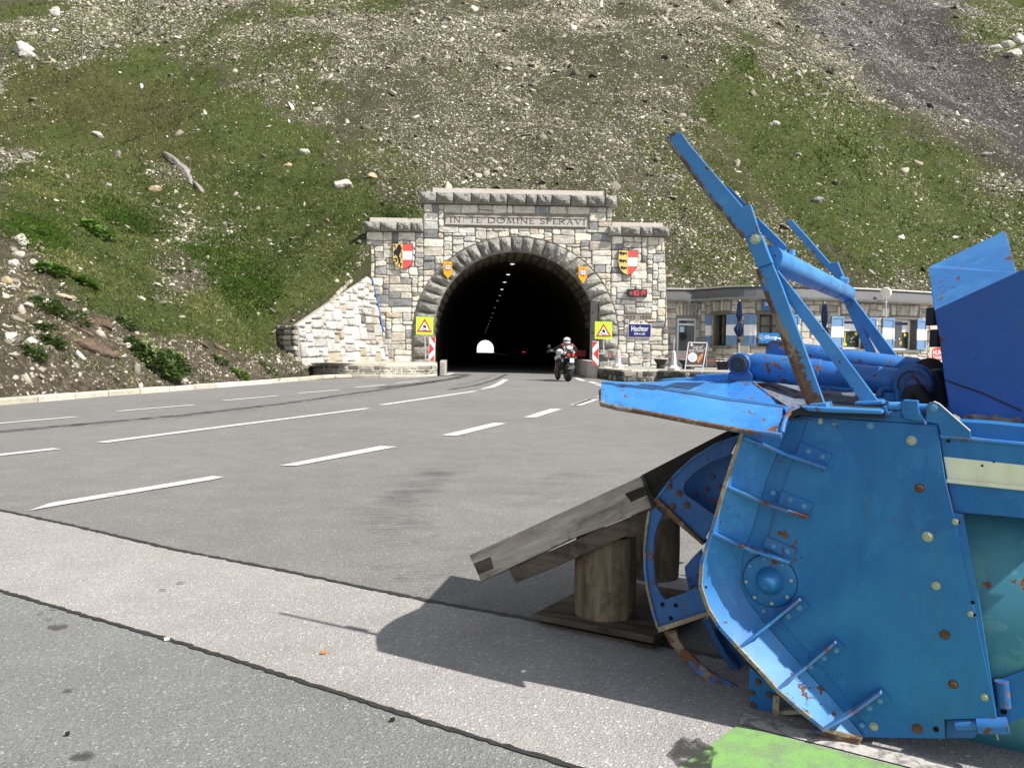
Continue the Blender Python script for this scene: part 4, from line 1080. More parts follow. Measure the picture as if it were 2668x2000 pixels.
# ================================================================ low wall before it
lw = [ground('z1', 345, 1490), ground('z1', 600, 1498), ground('z1', 900, 1501), ground('z1', 1100, 1499), ground('z1', 1190, 1497), ground('z1', 1268, 1490)]
lw = [lw[0] + Vector((-.5, .3, 0))] + lw
class PathWall:
    """vertical facing that follows a plan polyline; a = distance along, b = height, off towards n side"""
    def __init__(s, pts, side=1, smooth=0):
        s.p = [Vector((p[0], p[1], 0)) for p in pts]; s.L = [0]
        for a, b in zip(s.p[:-1], s.p[1:]): s.L.append(s.L[-1] + (b - a).length)
        s.len = s.L[-1]
    def at(s, a):
        a = max(-5, a); i = 0
        while i < len(s.p) - 2 and s.L[i + 1] < a: i += 1
        t = (a - s.L[i]) / max(s.L[i + 1] - s.L[i], 1e-6); d = (s.p[i + 1] - s.p[i]).normalized()
        # blend normals round the corners
        nrm = Vector((d.y, -d.x, 0))
        if t > .5 and i + 2 < len(s.p): d2 = (s.p[i + 2] - s.p[i + 1]).normalized(); nrm = nrm.lerp(Vector((d2.y, -d2.x, 0)), t - .5).normalized()
        if t < .5 and i > 0: d2 = (s.p[i] - s.p[i - 1]).normalized(); nrm = nrm.lerp(Vector((d2.y, -d2.x, 0)), .5 - t).normalized()
        return s.p[i].lerp(s.p[i + 1], t), nrm
    def W(s, a, b, off=0.0):
        p, n = s.at(a); return p + n * off + Vector((0, 0, b))
    def sv(s, fr, x, y, off=0.0):
        d = ray(fr, x, y); best = None
        for i, (a, b) in enumerate(zip(s.p[:-1], s.p[1:])):
            e = (b - a).normalized(); n = Vector((e.y, -e.x, 0)); o = a + n * off
            den = d.dot(n)
            if abs(den) < 1e-6: continue
            t = (o - CAMP).dot(n) / den; q = CAMP + d * t; u = (q - o).dot(e)
            lo = -.3 if i == 0 else 0; hi = (b - a).length + (.3 if i == len(s.p) - 2 else 0)
            if lo <= u <= hi and t > 0 and (best is None or t < best[2]): best = (s.L[i] + u, q.z, t)
        if best is None: raise ValueError(('off wall', fr, x, y))
        return best[0], best[1]
def core(pw, a0, a1, z0, z1, depth, n=24, holes=None):
    mb = MB(); 
    for i in range(n):
        a, b = a0 + (a1 - a0) * i / n, a0 + (a1 - a0) * (i + 1) / n
        mb.add([pw.W(a, z0), pw.W(b, z0), pw.W(b, z1), pw.W(a, z1), pw.W(a, z0, -depth), pw.W(b, z0, -depth), pw.W(b, z1, -depth), pw.W(a, z1, -depth)],
               [(0, 1, 2, 3), (7, 6, 5, 4), (3, 2, 6, 7), (0, 4, 5, 1)] + ([(0, 3, 7, 4)] if i == 0 else []) + ([(1, 5, 6, 2)] if i == n - 1 else []))
    return mb
LWW = PathWall(lw)
low = empty('low_wall', lw[1], 'low wall of small flat stones in pale mortar under the limewashed wall', 'wall')
core(LWW, 0, LWW.len, -.02, .44, .45).build('wall_core', plain('pale_mortar', (.55, .51, .43), .95, var=.15, scale=9), low)
r7 = random.Random(8)
for P in rubble(0, LWW.len, .10, .44, .085, [(3, 1), (4, 1), (5, 1), (6, 1), (2, 1), (3, 1)], r7, None, .12):
    cxm = sum(p[0] for p in P) / 4
    G = stone_geo(P, .017, LWW.W, r7, proud=.016, back=-.01, bev=.02, round_=.02)
    if G: add_part('wall_stone', G, M_DARK if (cxm > LWW.len - 1.3 and r7.random() < .6) else M_LOW, low)
core(LWW, 0, LWW.len, .44, .52, .7).build('ledge', M_LEDGE, low)
# flat ledge ground between the two walls
fl = [LWW.W(LWW.len * k / 10, .505, -.2) for k in range(11)]
fl2 = [FP.W(fuv('D', 945, 800)[0], .505, -.2), FP.W(fuv('D', 830, 781)[0], .505, -.2)] + [wb0 + Vector((-.3, .3, .005))]
V = fl + [Vector((p.x, p.y, .505)) for p in fl2]
o = mesh('ledge_path', V, [tuple(range(len(V)))], plain('ledge_gravel', (.42, .37, .29), .95, var=.4, scale=12)); tag(o, 'gravel ledge between the walls', kind='structure')

# ================================================================ terrace on the right
TZ = .42
tw = [ground('z2', 1042, 1500), ground('zL', 480, 1010), ground('zL', 830, 1060), at_y('D', 1420, 805, 29.2), at_y('D', 1475, 805, 28.0), Vector((9, 26.2, 0)), Vector((14, 24.6, 0)), Vector((22, 23.5, 0))]
tw = [Vector((p.x, p.y, 0)) for p in tw]
TW = PathWall(tw)
terw = empty('terrace_wall', tw[0], 'low rubble wall darkened for its shade, carrying the terrace beside the tunnel mouth', 'wall')
core(TW, 0, TW.len, -.02, TZ - .05, .5, 40).build('wall_core', M_MORTD, terw)
r8 = random.Random(18)
for P in rubble(0, 9.0, 0, TZ - .05, .09, [(3, 2), (4, 2), (3, 1), (5, 2), (2, 1), (4, 1), (2, 2)], r8, None, .25):
    G = stone_geo(P, .010, TW.W, r8, proud=.04, back=-.01, bev=.03, round_=.03)
    if G: add_part('wall_stone', G, M_DARK if r8.random() < .75 else M_LOW, terw)  # the wall's shade is put into the colour with dark stones
core(TW, 0, TW.len, TZ - .05, TZ, .5, 40).build('wall_cap', M_LEDGE, terw)
V = [TW.W(TW.len * k / 20, TZ - .004, -.3) for k in range(21)] + [Vector((30, 42, TZ - .004)), Vector((7.2, 38.5, TZ - .004)), FP.W(ARC[0] + RI + .3, TZ - .004, -.2)]
o = mesh('terrace_floor', V, [tuple(range(len(V)))], plain('terrace_paving', (.33, .32, .29), .9, var=.25, scale=4)); tag(o, 'paved terrace before the shop', kind='structure')

# ================================================================ shop building
SW = PathWall(SHOP)
ssv = lambda fr, x, y: SW.sv(fr, x, y)
shop = empty('shop_building', (SHOP[0][0], SHOP[0][1], TZ), 'single storey stone shop with curved front, grey fascia and striped shutters', 'building')
HT = 3.62
# openings (bounding boxes in wall coordinates) : a0,a1,b0,b1
def obox(fr, x0, y0, x1, y1):
    a, b = ssv(fr, x0, y0), ssv(fr, x1, y1); c = ssv(fr, x0, y1); return (a[0], b[0], min(b[1], c[1]), max(a[1], ssv(fr, x1, y0)[1]))
O_DOOR = obox('zA', 272, 612, 562, 1150); O_DOOR = (O_DOOR[0], O_DOOR[1], TZ, O_DOOR[3])
O_W1 = obox('zA', 858, 545, 1088, 1045)
O_W2 = obox('zA', 1560, 540, 2010, 1060)
O_W3 = obox('zB', 735, 540, 1090, 985)
O_W4 = obox('zB', 1450, 560, 1800, 1000)
OPEN = [O_DOOR, O_W1, O_W2, O_W3, O_W4]
def hole(a, b, m=0.0): return any(o[0] - m < a < o[1] + m and o[2] - m < b < o[3] + m for o in OPEN)
# core wall: strips between cut lines
cuts = sorted(set([0, SW.len] + [q for o in OPEN for q in o[:2]] + [SW.len * k / 24 for k in range(25)]))
mb = MB(); dpt = .42
for a, b in zip(cuts[:-1], cuts[1:]):
    if b - a < 1e-4: continue
    am = (a + b) / 2; hs = sorted([(o[2], o[3]) for o in OPEN if o[0] < am < o[1]]); z = TZ - .1; segs = []
    for h0, h1 in hs:
        if h0 > z: segs.append((z, h0))
        z = h1
    segs.append((z, HT))
    for z0, z1 in segs:
        q = [SW.W(a, z0), SW.W(b, z0), SW.W(b, z1), SW.W(a, z1), SW.W(a, z0, -dpt), SW.W(b, z0, -dpt), SW.W(b, z1, -dpt), SW.W(a, z1, -dpt)]
        mb.add(q, [(0, 1, 2, 3), (7, 6, 5, 4), (3, 2, 6, 7), (0, 4, 5, 1), (0, 3, 7, 4), (1, 5, 6, 2)])
mb.build('wall_core', M_MORTD, shop, fix=False)
r9 = random.Random(55); geos = []
SZS = [(3, 2), (4, 2), (2, 2), (5, 2), (3, 3), (4, 1), (3, 1), (2, 3), (4, 3), (3, 2)]
LNT = [(o[0] - .1, o[1] + .1, o[3] + .0, o[3] + .62) for o in OPEN]
def blks(a, b): return hole(a, b, .0) or any(l[0] < a < l[1] and l[2] < b < l[3] for l in LNT)
for P in rubble(0, SW.len, TZ, HT, .145, SZS, r9, blks, .2):
    for o in OPEN:   # keep the stones out of the openings
        cxm = sum(p[0] for p in P) / len(P); cym = sum(p[1] for p in P) / len(P)
        if not (max(p[0] for p in P) > o[0] and min(p[0] for p in P) < o[1] and max(p[1] for p in P) > o[2] and min(p[1] for p in P) < o[3]): continue
        if cxm < o[0] : P = clip_half(P, 1, 0, o[0])
        elif cxm > o[1]: P = clip_half(P, -1, 0, -o[1])
        elif cym < o[2]: P = clip_half(P, 0, 1, o[2])
        else: P = clip_half(P, 0, -1, -o[3])
        if len(P) < 3: break
    if len(P) < 3: continue
    G = stone_geo(P, .013, SW.W, r9, proud=.04, back=-.02, bev=.03, round_=.035)
    if G: geos.append((abs(parea(P)), sum(p[0] for p in P) / len(P), G))
print('shop stones', len(geos))
geos.sort(key=lambda t: -t[0] * (1 if t[1] < 14.5 else .01))
for _, _, G in geos[:290]: add_part('wall_stone', G, M_SHOPST, shop)
if len(geos) > 290:
    mb = MB()
    for _, _, G in geos[290:]: mb.add(*G)
    tag(mb.build('rear_wall_stones', M_SHOPST, shop), kind='stuff')
# fanned lintel stones
for l in LNT:
    k = 6; a0, a1, b0, b1 = l[0], l[1], l[2] + .13, l[3]
    if l[2] < 2: pass
    for i in range(k):
        f0, f1 = i / k, (i + 1) / k; w0 = (a1 - a0)
        bl = (a0 + w0 * (.06 + .88 * f0), b0); br = (a0 + w0 * (.06 + .88 * f1), b0); tr = (a0 + w0 * f1, b1 + r9.uniform(-.03, .03)); tl_ = (a0 + w0 * f0, b1 + r9.uniform(-.03, .03))
        G = stone_geo([bl, br, tr, tl_], .012, SW.W, r9, proud=.045, back=-.02, bev=.03, round_=.03)
        if G: add_part('lintel_stone', G, M_SHOPST, shop)
M_FRAMEST = plain('window_surround', (.14, .13, .115), .9, var=.15)
def sbox(name, a0, a1, b0, b1, o0, o1, mat, parent, n=3, bv=.0):
    mb = MB()
    for i in range(n):
        a, b = a0 + (a1 - a0) * i / n, a0 + (a1 - a0) * (i + 1) / n
        q = [SW.W(a, b0, o1), SW.W(b, b0, o1), SW.W(b, b1, o1), SW.W(a, b1, o1), SW.W(a, b0, o0), SW.W(b, b0, o0), SW.W(b, b1, o0), SW.W(a, b1, o0)]
        mb.add(q, [(0, 1, 2, 3), (7, 6, 5, 4), (3, 2, 6, 7), (0, 4, 5, 1)] + ([(0, 3, 7, 4)] if i == 0 else []) + ([(1, 5, 6, 2)] if i == n - 1 else []))
    o = mb.build(name, mat, parent)
    return o
M_WOODD = plain('dark_window_wood', (.045, .028, .02), .6)
M_WHITEP = plain('white_paint', (.78, .79, .80), .5, var=.05)
M_SILL = plain('sill_stone', (.17, .165, .15), .9, var=.3)
M_CURT = plain('net_curtain', (.30, .30, .23), .9, var=.08)
M_GLASSD = NG('dark_glass').col((.018, .022, .026)).rough(.08).spec(.6).m
M_SHB = plain('shutter_blue', (.14, .245, .41), .6, var=.08); M_SHW = plain('shutter_white', (.74, .74, .74), .6, var=.06)
def window(o, wood, depth=.26):
    a0, a1, b0, b1 = o; f = empty_child('window', shop, SW.W((a0 + a1) / 2, b0, 0))
    # stone surround
    sbox('surround', a0 - .02, a0 + .09, b0, b1, -.40, .02, M_FRAMEST, f); sbox('surround', a1 - .09, a1 + .02, b0, b1, -.40, .02, M_FRAMEST, f)
    sbox('surround', a0 - .05, a1 + .05, b1 - .03, b1 + .12, -.40, .03, M_FRAMEST, f); sbox('sill', a0 - .12, a1 + .12, b0 - .10, b0, -.40, .12, M_SILL, f)
    c0, c1 = a0 + .09, a1 - .09; m = M_WOODD if wood else M_WHITEP; fw = .07
    sbox('frame', c0, c0 + fw, b0, b1 - .03, -depth - .06, -depth, m, f); sbox('frame', c1 - fw, c1, b0, b1 - .03, -depth - .06, -depth, m, f)
    sbox('frame', c0 + fw, c1 - fw, b0, b0 + fw, -depth - .06, -depth, m, f); sbox('frame', c0 + fw, c1 - fw, b1 - .03 - fw, b1 - .03, -depth - .06, -depth, m, f)
    if wood:
        mid = (c0 + c1) / 2; sbox('frame', mid - .05, mid + .05, b0 + fw, b1 - .03 - fw, -depth - .06, -depth + .01, m, f)
        for k in (1, 2):
            z = b0 + fw + (b1 - .03 - b0 - 2 * fw) * k / 3; sbox('glazing_bar', c0 + fw, mid - .05, z - .02, z + .02, -depth - .05, -depth - .01, m, f); sbox('glazing_bar', mid + .05, c1 - fw, z - .02, z + .02, -depth - .05, -depth - .01, m, f)
        sbox('curtain', c0 + fw, c1 - fw, b0 + fw, b1 - .03 - fw, -depth - .14, -depth - .12, M_CURT, f)
    sbox('pane', c0 + fw, c1 - fw, b0 + fw, b1 - .03 - fw, -depth - .045, -depth - .035, M_GLASSD if not wood else M_PANE, f)
    return f
def empty_child(name, parent, loc):
    o = bpy.data.objects.new(name, None); COL.objects.link(o); o.parent = parent; o.location = mat_of(parent).inverted() @ Vector(loc); o.empty_display_size = .1; return o
g = NG('window_pane'); tr = g.n('ShaderNodeBsdfTransparent'); mx = g.n('ShaderNodeMixShader'); mx.inputs[0].default_value = .12; g.col((.05, .05, .05)).rough(.05).spec(.8)
g.l(tr.outputs[0], mx.inputs[1]); g.l(g.b.outputs[0], mx.inputs[2]); g.l(mx.outputs[0], g.out.inputs[0]); M_PANE = g.m
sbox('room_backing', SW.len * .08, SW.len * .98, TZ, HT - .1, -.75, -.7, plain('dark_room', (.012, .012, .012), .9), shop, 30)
win1 = window(O_W1, True); win2 = window(O_W2, True); win3 = window(O_W3, False); win4 = window(O_W4, False)
def shutter(a0, a1, b0, b1, name='shutter'):
    f = empty_child(name, shop, SW.W((a0 + a1) / 2, b0, .06)); h = b1 - b0; t = .052
    bands = [(b0, b0 + h * .32, M_SHB), (b0 + h * .32, b0 + h * .67, M_SHW), (b0 + h * .67, b1, M_SHB)]
    for c0, c1, m in bands: sbox('board', a0, a1, c0, c1, .05, .05 + .035, m, f, 2)
    for c0, c1, m in bands:
        sbox('stile', a0, a0 + t * 1.5, c0, c1, .085, .11, m, f, 1); sbox('stile', a1 - t * 1.5, a1, c0, c1, .085, .11, m, f, 1)
    sbox('rail', a0 + t * 1.5, a1 - t * 1.5, b1 - t * 2, b1, .085, .11, M_SHB, f, 1); sbox('rail', a0 + t * 1.5, a1 - t * 1.5, b0, b0 + t * 2, .085, .11, M_SHB, f, 1)
    return f
for fr, x0, x1, y0, y1 in (('zA', 748, 838, 565, 1040), ('zA', 1078, 1238, 548, 1040), ('zA', 1350, 1540, 545, 1045), ('zA', 2040, 2210, 545, 1045),
                           ('zB', 565, 742, 518, 965), ('zB', 1110, 1215, 535, 985), ('zB', 1300, 1468, 540, 990), ('zB', 1796, 1932, 562, 1000)):
    A = ssv(fr, x0, (y0 + y1) / 2)[0]; B = ssv(fr, x1, (y0 + y1) / 2)[0]; t = ssv(fr, (x0 + x1) / 2, y0)[1]; b = ssv(fr, (x0 + x1) / 2, y1)[1]
    shutter(A, B, b, t)
# door
f = empty_child('door', shop, SW.W((O_DOOR[0] + O_DOOR[1]) / 2, TZ, -.1)); a0, a1, b0, b1 = O_DOOR
M_DOORF = plain('door_aluminium', (.62, .66, .72), .4, var=.04)
for q in ((a0, a0 + .09, b0, b1), (a1 - .09, a1, b0, b1), (a0 + .09, a1 - .09, b1 - .09, b1)): sbox('door_frame', *q, -.2, -.05, M_DOORF, f)
sbox('door_panel', a0 + .09, a1 - .09, b0, b0 + .72, -.17, -.10, plain('door_panel', (.55, .57, .60), .5, var=.05), f)
sbox('door_rail', a0 + .09, a1 - .09, b1 - .32, b1 - .22, -.17, -.09, M_DOORF, f); sbox('door_glass', a0 + .09, a1 - .09, b0 + .72, b1 - .32, -.15, -.13, M_GLASSD, f); sbox('door_glass', a0 + .09, a1 - .09, b1 - .22, b1 - .09, -.15, -.13, M_GLASSD, f)
sbox('door_sticker', a0 + .14, a0 + .34, b1 - .62, b1 - .37, -.125, -.12, plain('pale_blue', (.45, .62, .75), .5), f, 1)
# roof: grey fascia, gutter, flat pale edge strip
EV = .30
def swz(fr, x, y): return SW.sv(fr, x, y, EV)[1]
M_FASC = plain('fascia_metal', (.125, .125, .13), .45, var=.06, scale=2); M_GUT = plain('gutter_zinc', (.24, .25, .255), .45, metal=.3, var=.15, scale=3); M_ROOFE = plain('roof_edge', (.60, .59, .56), .7, var=.15, scale=3)
M_ROOFD = plain('roof_felt', (.05, .05, .048), .9, var=.4, scale=4)
N = 40; a_s = [SW.len * i / N for i in range(N + 1)]
def profile(name, prof, mat, a0=0, a1=None, n=N, parent=shop):
    a1 = SW.len if a1 is None else a1; mb = MB(); V = []; F = []; k = len(prof)
    for i in range(n + 1):
        a = a0 + (a1 - a0) * i / n
        for off, z in prof: V.append(SW.W(a, z, off))
    for i in range(n):
        for j in range(k): F.append((i * k + j, (i + 1) * k + j, (i + 1) * k + (j + 1) % k, i * k + (j + 1) % k))
    F.append(tuple(range(k))); F.append(tuple(range((n + 1) * k - 1, n * k - 1, -1)))
    o = mesh(name, V, F, mat, parent); recalc(o.data); return o
ZG = 3.48; ZF = 3.93
seglen = SW.len / 11
for i in range(11):
    profile('gutter', [(EV + .0, ZG - .02), (EV + .03, ZG - .09), (EV + .09, ZG - .12), (EV + .15, ZG - .09), (EV + .18, ZG - .01), (EV + .165, ZG - .01), (EV + .13, ZG - .075), (EV + .09, ZG - .10), (EV + .04, ZG - .075), (EV + .02, ZG - .01)], M_GUT, seglen * i + .006, seglen * (i + 1) - .006, 6)
for i in range(9):
    l9 = SW.len / 9; profile('fascia', [(EV, ZG - .06), (EV, ZG - .02), (EV - .10, ZF - .06), (EV - .22, ZF - .06), (EV - .12, ZG - .06)], M_FASC, l9 * i + .002, l9 * (i + 1) - .002, 5)
profile('soffit', [(-.1, ZG - .05), (EV + .0, ZG - .05), (EV, ZG - .06), (-.1, ZG - .07)], M_FASC)
profile('roof_edge', [(EV - .06, ZF - .055), (EV - .06, ZF - .02), (EV - .10, ZF), (-1.2, ZF), (-1.2, ZF - .055)], M_ROOFD)
for i in range(14):
    l9 = SW.len / 14
    if i in (3, 4, 5): continue
    profile('roof_strip', [(EV - .12, ZF + .002), (EV - .12, ZF + .055), (EV - .5, ZF + .07), (EV - .5, ZF + .002)], M_ROOFE, l9 * i + .01, l9 * (i + 1) - .01, 4)
# downpipe
dp = [SW.W(ssv('zA', 478, 420)[0], ZG - .08, EV + .09), SW.W(ssv('zA', 478, 420)[0], ZG - .32, EV + .07), SW.W(ssv('zA', 600, 520)[0], 2.86, .12), SW.W(ssv('zA', 655, 560)[0], 2.62, .08), SW.W(ssv('zA', 660, 900)[0], TZ, .08)]
mb = MB(); mb.tube(dp, .045, 8); autosmooth(mb.build('downpipe', M_GUT, shop))
mb = MB(); mb.lathe(dp[0] - Vector((0, 0, .14)), [(.05, 0), (.11, .14), (.11, .20)], 8); mb.build('rainwater_head', M_GUT, shop)
# ================================================================ snow blower
MP = Plane(Vector((.84, 2.2, 0)), Vector((-.5, -.866, 0)))
MU, MN = MP.u, MP.n              # along the side plate, towards the viewer
MW = -MN                          # into the machine
mp = lambda fr, x, y, w=0.0: MP.P(fr, x, y, -w)
def paint(name, base, lite, rust=.5, rough=.42, edge=True, seed=0.0, scale=1.0, chips=0.0):
    g = NG(name); p = g.mapping(g.coord('pos'), (scale, scale, scale)); p2 = g.n('ShaderNodeVectorMath', operation='ADD'); g.l(p, p2.inputs[0]); p2.inputs[1].default_value = (seed, seed * .7, seed * 1.3); q = p2.outputs[0]
    fade = g.noise(q, 3.2, 5, .6, .5); patch = g.noise(q, 9.0, 6, .7, .3)
    streak = g.noise(g.mapping(q, (14, 14, 1.6)), 2.2, 4, .65)
    c = g.mix(g.ramp(fade, [(.42, 0), (.62, .55)]), base, lite)
    c = g.mix(g.ramp(patch, [(.545, 0), (.56, .34)]), c, lite)
    c = g.mix(1.0, c, g.ramp(streak, [(.3, .93), (.65, 1.03)]), 'MULTIPLY')
    gm_ = g.noise(g.mapping(q, (5, 5, .9)), 1.6, 6, .72)
    c = g.mix(g.ramp(gm_, [(.54, 0), (.70, .32)]), c, (.045, .060, .055))
    rn = g.noise(q, 11.0, 7, .72, .35); rn2 = g.noise(q, 48, 4, .7); rl = g.noise(q, 1.7, 3, .6)
    rr_ = g.math('ADD', g.math('ADD', rn, g.math('MULTIPLY', g.math('SUBTRACT', rl, .5), .55)), g.math('MULTIPLY', g.math('SUBTRACT', rn2, .5), .12))
    th = .635 - .09 * rust
    if edge:
        bv = g.n('ShaderNodeBevel'); bv.samples = 4; bv.inputs['Radius'].default_value = .009
        ge = g.n('ShaderNodeNewGeometry'); dt = g.n('ShaderNodeVectorMath', operation='DOT_PRODUCT'); g.l(bv.outputs[0], dt.inputs[0]); g.l(ge.outputs['Normal'], dt.inputs[1])
        ew = g.ramp(dt.outputs['Value'], [(.80, .30), (.985, 0)]); rr_ = g.math('ADD', rr_, g.math('MULTIPLY', ew, .6 + .5 * rust))
    mask = g.ramp(rr_, [(th, 0), (th + .012, 1)])
    if chips:
        ck = g.math('ADD', g.noise(q, 34, 3, .55, .2), g.math('MULTIPLY', g.math('SUBTRACT', g.noise(q, 5, 3, .6), .5), .5)); ct = .70 - .09 * chips
        mask = g.math('MAXIMUM', mask, g.ramp(ck, [(ct, 0), (ct + .015, 1)]))
    rcol = g.ramp(rn2, [(.3, (.070, .030, .016)), (.55, (.16, .060, .026)), (.75, (.27, .12, .055))])
    c = g.mix(mask, c, rcol)
    g.spec(.3); g.col(c); g.rough(g.mix(mask, (rough,) * 3, (.9,) * 3)); g.spec(.35)
    hgt = g.math('SUBTRACT', g.math('MULTIPLY', patch, .25), mask); g.bump(hgt, .5, .0025)
    return g.m
BLUE, BLUEL = (.030, .178, .49), (.066, .275, .60)
M_BLUE = paint('blue_paint', BLUE, BLUEL, -.2, chips=.1)
M_BLUEP = paint('blue_plate_shade', (.009, .124, .37), (.030, .20, .45), -.55, seed=3.1)  # the side's shade is put into a darker blue than the lit parts
M_BLUER = paint('blue_paint_rusty', (.022, .13, .42), (.04, .20, .52), .25, chips=1.0, seed=7.7)
M_BLUEA = paint('blue_paint_arm', (.036, .195, .47), (.07, .29, .58), -.2, chips=.3, seed=1.7)
M_BLUEH = paint('blue_hood_shade', (.006, .070, .29), (.009, .088, .34), -.35, seed=5.2, rough=.35)  # same paint as the flap, with the hood's shade put into a darker blue
M_BLUED = paint('blue_paint_dark', (.018, .10, .32), (.03, .15, .38), .1, seed=9.4)
M_TURQ = paint('faded_turquoise', (.045, .20, .30), (.13, .34, .36), -.1, seed=2.2, scale=.8)
M_CREAM = paint('cream_stripe', (.72, .72, .52), (.78, .78, .62), -.6, seed=4.4)
def rust_mat(name, a, b, bare=.4):
    g = NG(name); p = g.coord('pos'); n1 = g.noise(p, 14, 6, .7); n2 = g.noise(p, 60, 4, .7); n3 = g.noise(p, 5, 5, .7)
    c = g.ramp(n2, [(.3, a), (.7, b)]); c = g.mix(g.ramp(n1, [(.52, 0), (.56, bare)]), c, (.42, .38, .30)); c = g.mix(g.ramp(n3, [(.56, 0), (.60, .8)]), c, BLUE)
    g.col(c).rough(.85); g.bump(n2, .6, .003); return g.m
M_RUST = rust_mat('rusty_edge', (.085, .045, .028), (.20, .11, .065))
M_RIM = rust_mat('worn_rim', (.17, .13, .09), (.34, .29, .21), .7)
M_RUSTB = plain('rusty_bolt', (.11, .06, .035), .85, var=.35, scale=50)
M_BOLT = NG('galvanised_bolt'); M_BOLT.col((.36, .40, .31)).rough(.38).metal(.5); M_BOLT = M_BOLT.m
M_BOLTB = plain('painted_bolt', (.10, .26, .46), .45, var=.2, scale=40)
M_RUBB = plain('black_rubber', (.018, .018, .018), .7, var=.3, scale=30)
M_HOLE = plain('dark_hole', (.004, .004, .006), .95)

blower = empty('snow_blower', mp('z6', 900, 1500).xy.to_3d(), 'large rusty blue snow blower attachment with cream stripe parked on the asphalt', 'snow blower')
def pz(name, pts, w, th, mat, fr='z6', parent=None, bv=.0, label=None):
    front = [mp(fr, *q, w) for q in pts]; mb = MB(); mb.prism(front, MW * th)
    o = mb.build(name, mat, parent or blower)
    if bv: bevel(o, bv, 2)
    if label: o['label'] = label
    return o
# --- side plate
plate_pts = [(545, 66), (600, 58), (1205, 100), (1245, 345), (1283, 498), (1325, 505), (1400, 905), (1480, 1435), (1240, 1437), (1243, 1525), (870, 1518), (850, 1480), (775, 1395), (720, 1330), (580, 1180), (410, 985), (350, 905), (315, 830), (320, 700), (370, 560), (430, 350)]
plate = pz('side_plate', plate_pts, 0.0, .008, M_BLUEP, bv=.0015)
# second skin of the plate, a little proud
pz('plate_overlay', [(625, 62), (1205, 103), (1243, 345), (1278, 495), (1390, 1000), (1478, 1433), (1238, 1435), (1241, 1522), (880, 1518), (830, 1372), (640, 1150), (520, 1010), (495, 985), (560, 940), (440, 600), (500, 400), (585, 178)], -.004, .004, M_BLUEP, bv=.001)
# --- flared lip and its worn rim
rim = [(322, 128), (240, 380), (182, 582), (137, 720), (130, 830), (163, 930), (215, 1015), (300, 1110), (390, 1205), (475, 1300), (580, 1392), (690, 1480), (780, 1505), (862, 1522)]
bend = [(545, 66), (430, 350), (370, 560), (320, 700), (315, 830), (350, 905), (410, 985), (490, 1080), (580, 1180), (665, 1275), (720, 1330), (775, 1395), (820, 1450), (872, 1517)]
fl = [-.085] * 10 + [-.075, -.06, -.035, -.012]
V = []; F = []; NS = 4
RIMP = [mp('z6', *q, w_) for q, w_ in zip(rim, fl)]; BENDP = [mp('z6', *q, -.002) for q in bend]
for a, b in zip(RIMP, BENDP):
    for k in range(NS + 1):
        t = k / NS; e = (1 - t) ** 1.35; q = b.lerp(a, 1 - t); q = q + MN * ((1 - t) ** 1.25 - (1 - t)) * .03; V.append(q)
n = NS + 1; nn_ = len(rim)
for i in range(nn_ - 1):
    for k in range(NS): F.append((i * n + k, i * n + k + 1, (i + 1) * n + k + 1, (i + 1) * n + k))
k0 = len(V); V += [v + MW * .006 for v in V[:k0]]
F += [tuple(i + k0 for i in f[::-1]) for f in F[:]]
lip = mesh('flared_lip', V, F, M_BLUE, blower); autosmooth(lip, 50)
mb = MB()
for i in range(nn_ - 1):
    a, b = RIMP[i], RIMP[i + 1]; d = (b - a).normalized(); out = d.cross(MN).normalized()
    if out.dot(a - mp('z6', 800, 800)) < 0: out = -out
    wv = MN * .014
    mb.bar(a + MW * .004 - d * .003, b + MW * .004 + d * .003, wv, .010)
mb.build('lip_rim', M_RIM, blower)
# --- welded angle brackets with bolts
def hexbolt(pos, r, mat, name='bolt', parent=None, h=.5, n=None, washer=True):
    n = n or MN; mb = MB()
    r = r * .80
    if washer: mb.lathe(pos, [(r * 1.35, 0), (r * 1.35, r * .18), (r * 1.1, r * .2)], 14, n)
    a = n.orthogonal().normalized(); b = n.cross(a); hx = []
    for k in range(6): hx.append(pos + n * r * .18 + (a * cos(k * pi / 3 + r * 900) + b * sin(k * pi / 3 + r * 900)) * r)
    top = [p + n * r * h for p in hx]; cap = [pos + (p - pos - n * (p - pos).dot(n)) * .8 + n * r * (h + .3) for p in hx]
    k = len(mb.V); mb.V += hx + top + cap
    for i in range(6): mb.F += [(k + i, k + (i + 1) % 6, k + 6 + (i + 1) % 6, k + 6 + i), (k + 6 + i, k + 6 + (i + 1) % 6, k + 12 + (i + 1) % 6, k + 12 + i)]
    mb.F.append(tuple(k + 12 + i for i in range(6)))
    return mb.build(name, mat, parent or blower)
sz = .573 / F_PX * 2.2      # metres per z6 pixel on the plate
def bracket(foot, line, bolts, w=-.004):
    o = pz('bracket', foot, w - .007, .007, M_BLUEP, bv=.001)
    a = mp('z6', *line[0], -.078 if line[0][0] < 700 or True else 0); b = mp('z6', *line[1], -.012)
    a2 = mp('z6', *line[0], -.078); 
    # upright web: from rim to foot, standing off the surface
    up = MN
    base0 = mp('z6', *line[0], -.070); base1 = mp('z6', *line[1], -.008)
    top0 = base0 + up * .016; top1 = base1 + up * .030; midb = mp('z6', line[0][0] * .45 + line[1][0] * .55, line[0][1] * .45 + line[1][1] * .55, -.006); midt = midb + up * .045
    d = (base1 - base0).normalized(); th = d.cross(up).normalized() * .007
    V = [base0, midb, base1, top1, midt, top0]
    mb = MB(); mb.prism([v - th / 2 for v in V], th); mb.build('web', M_BLUE, o)
    for (x, y, r, m_) in bolts: hexbolt(mp('z6', x, y, w - .007), r * sz, m_, 'bolt', o)
B = M_BOLTB
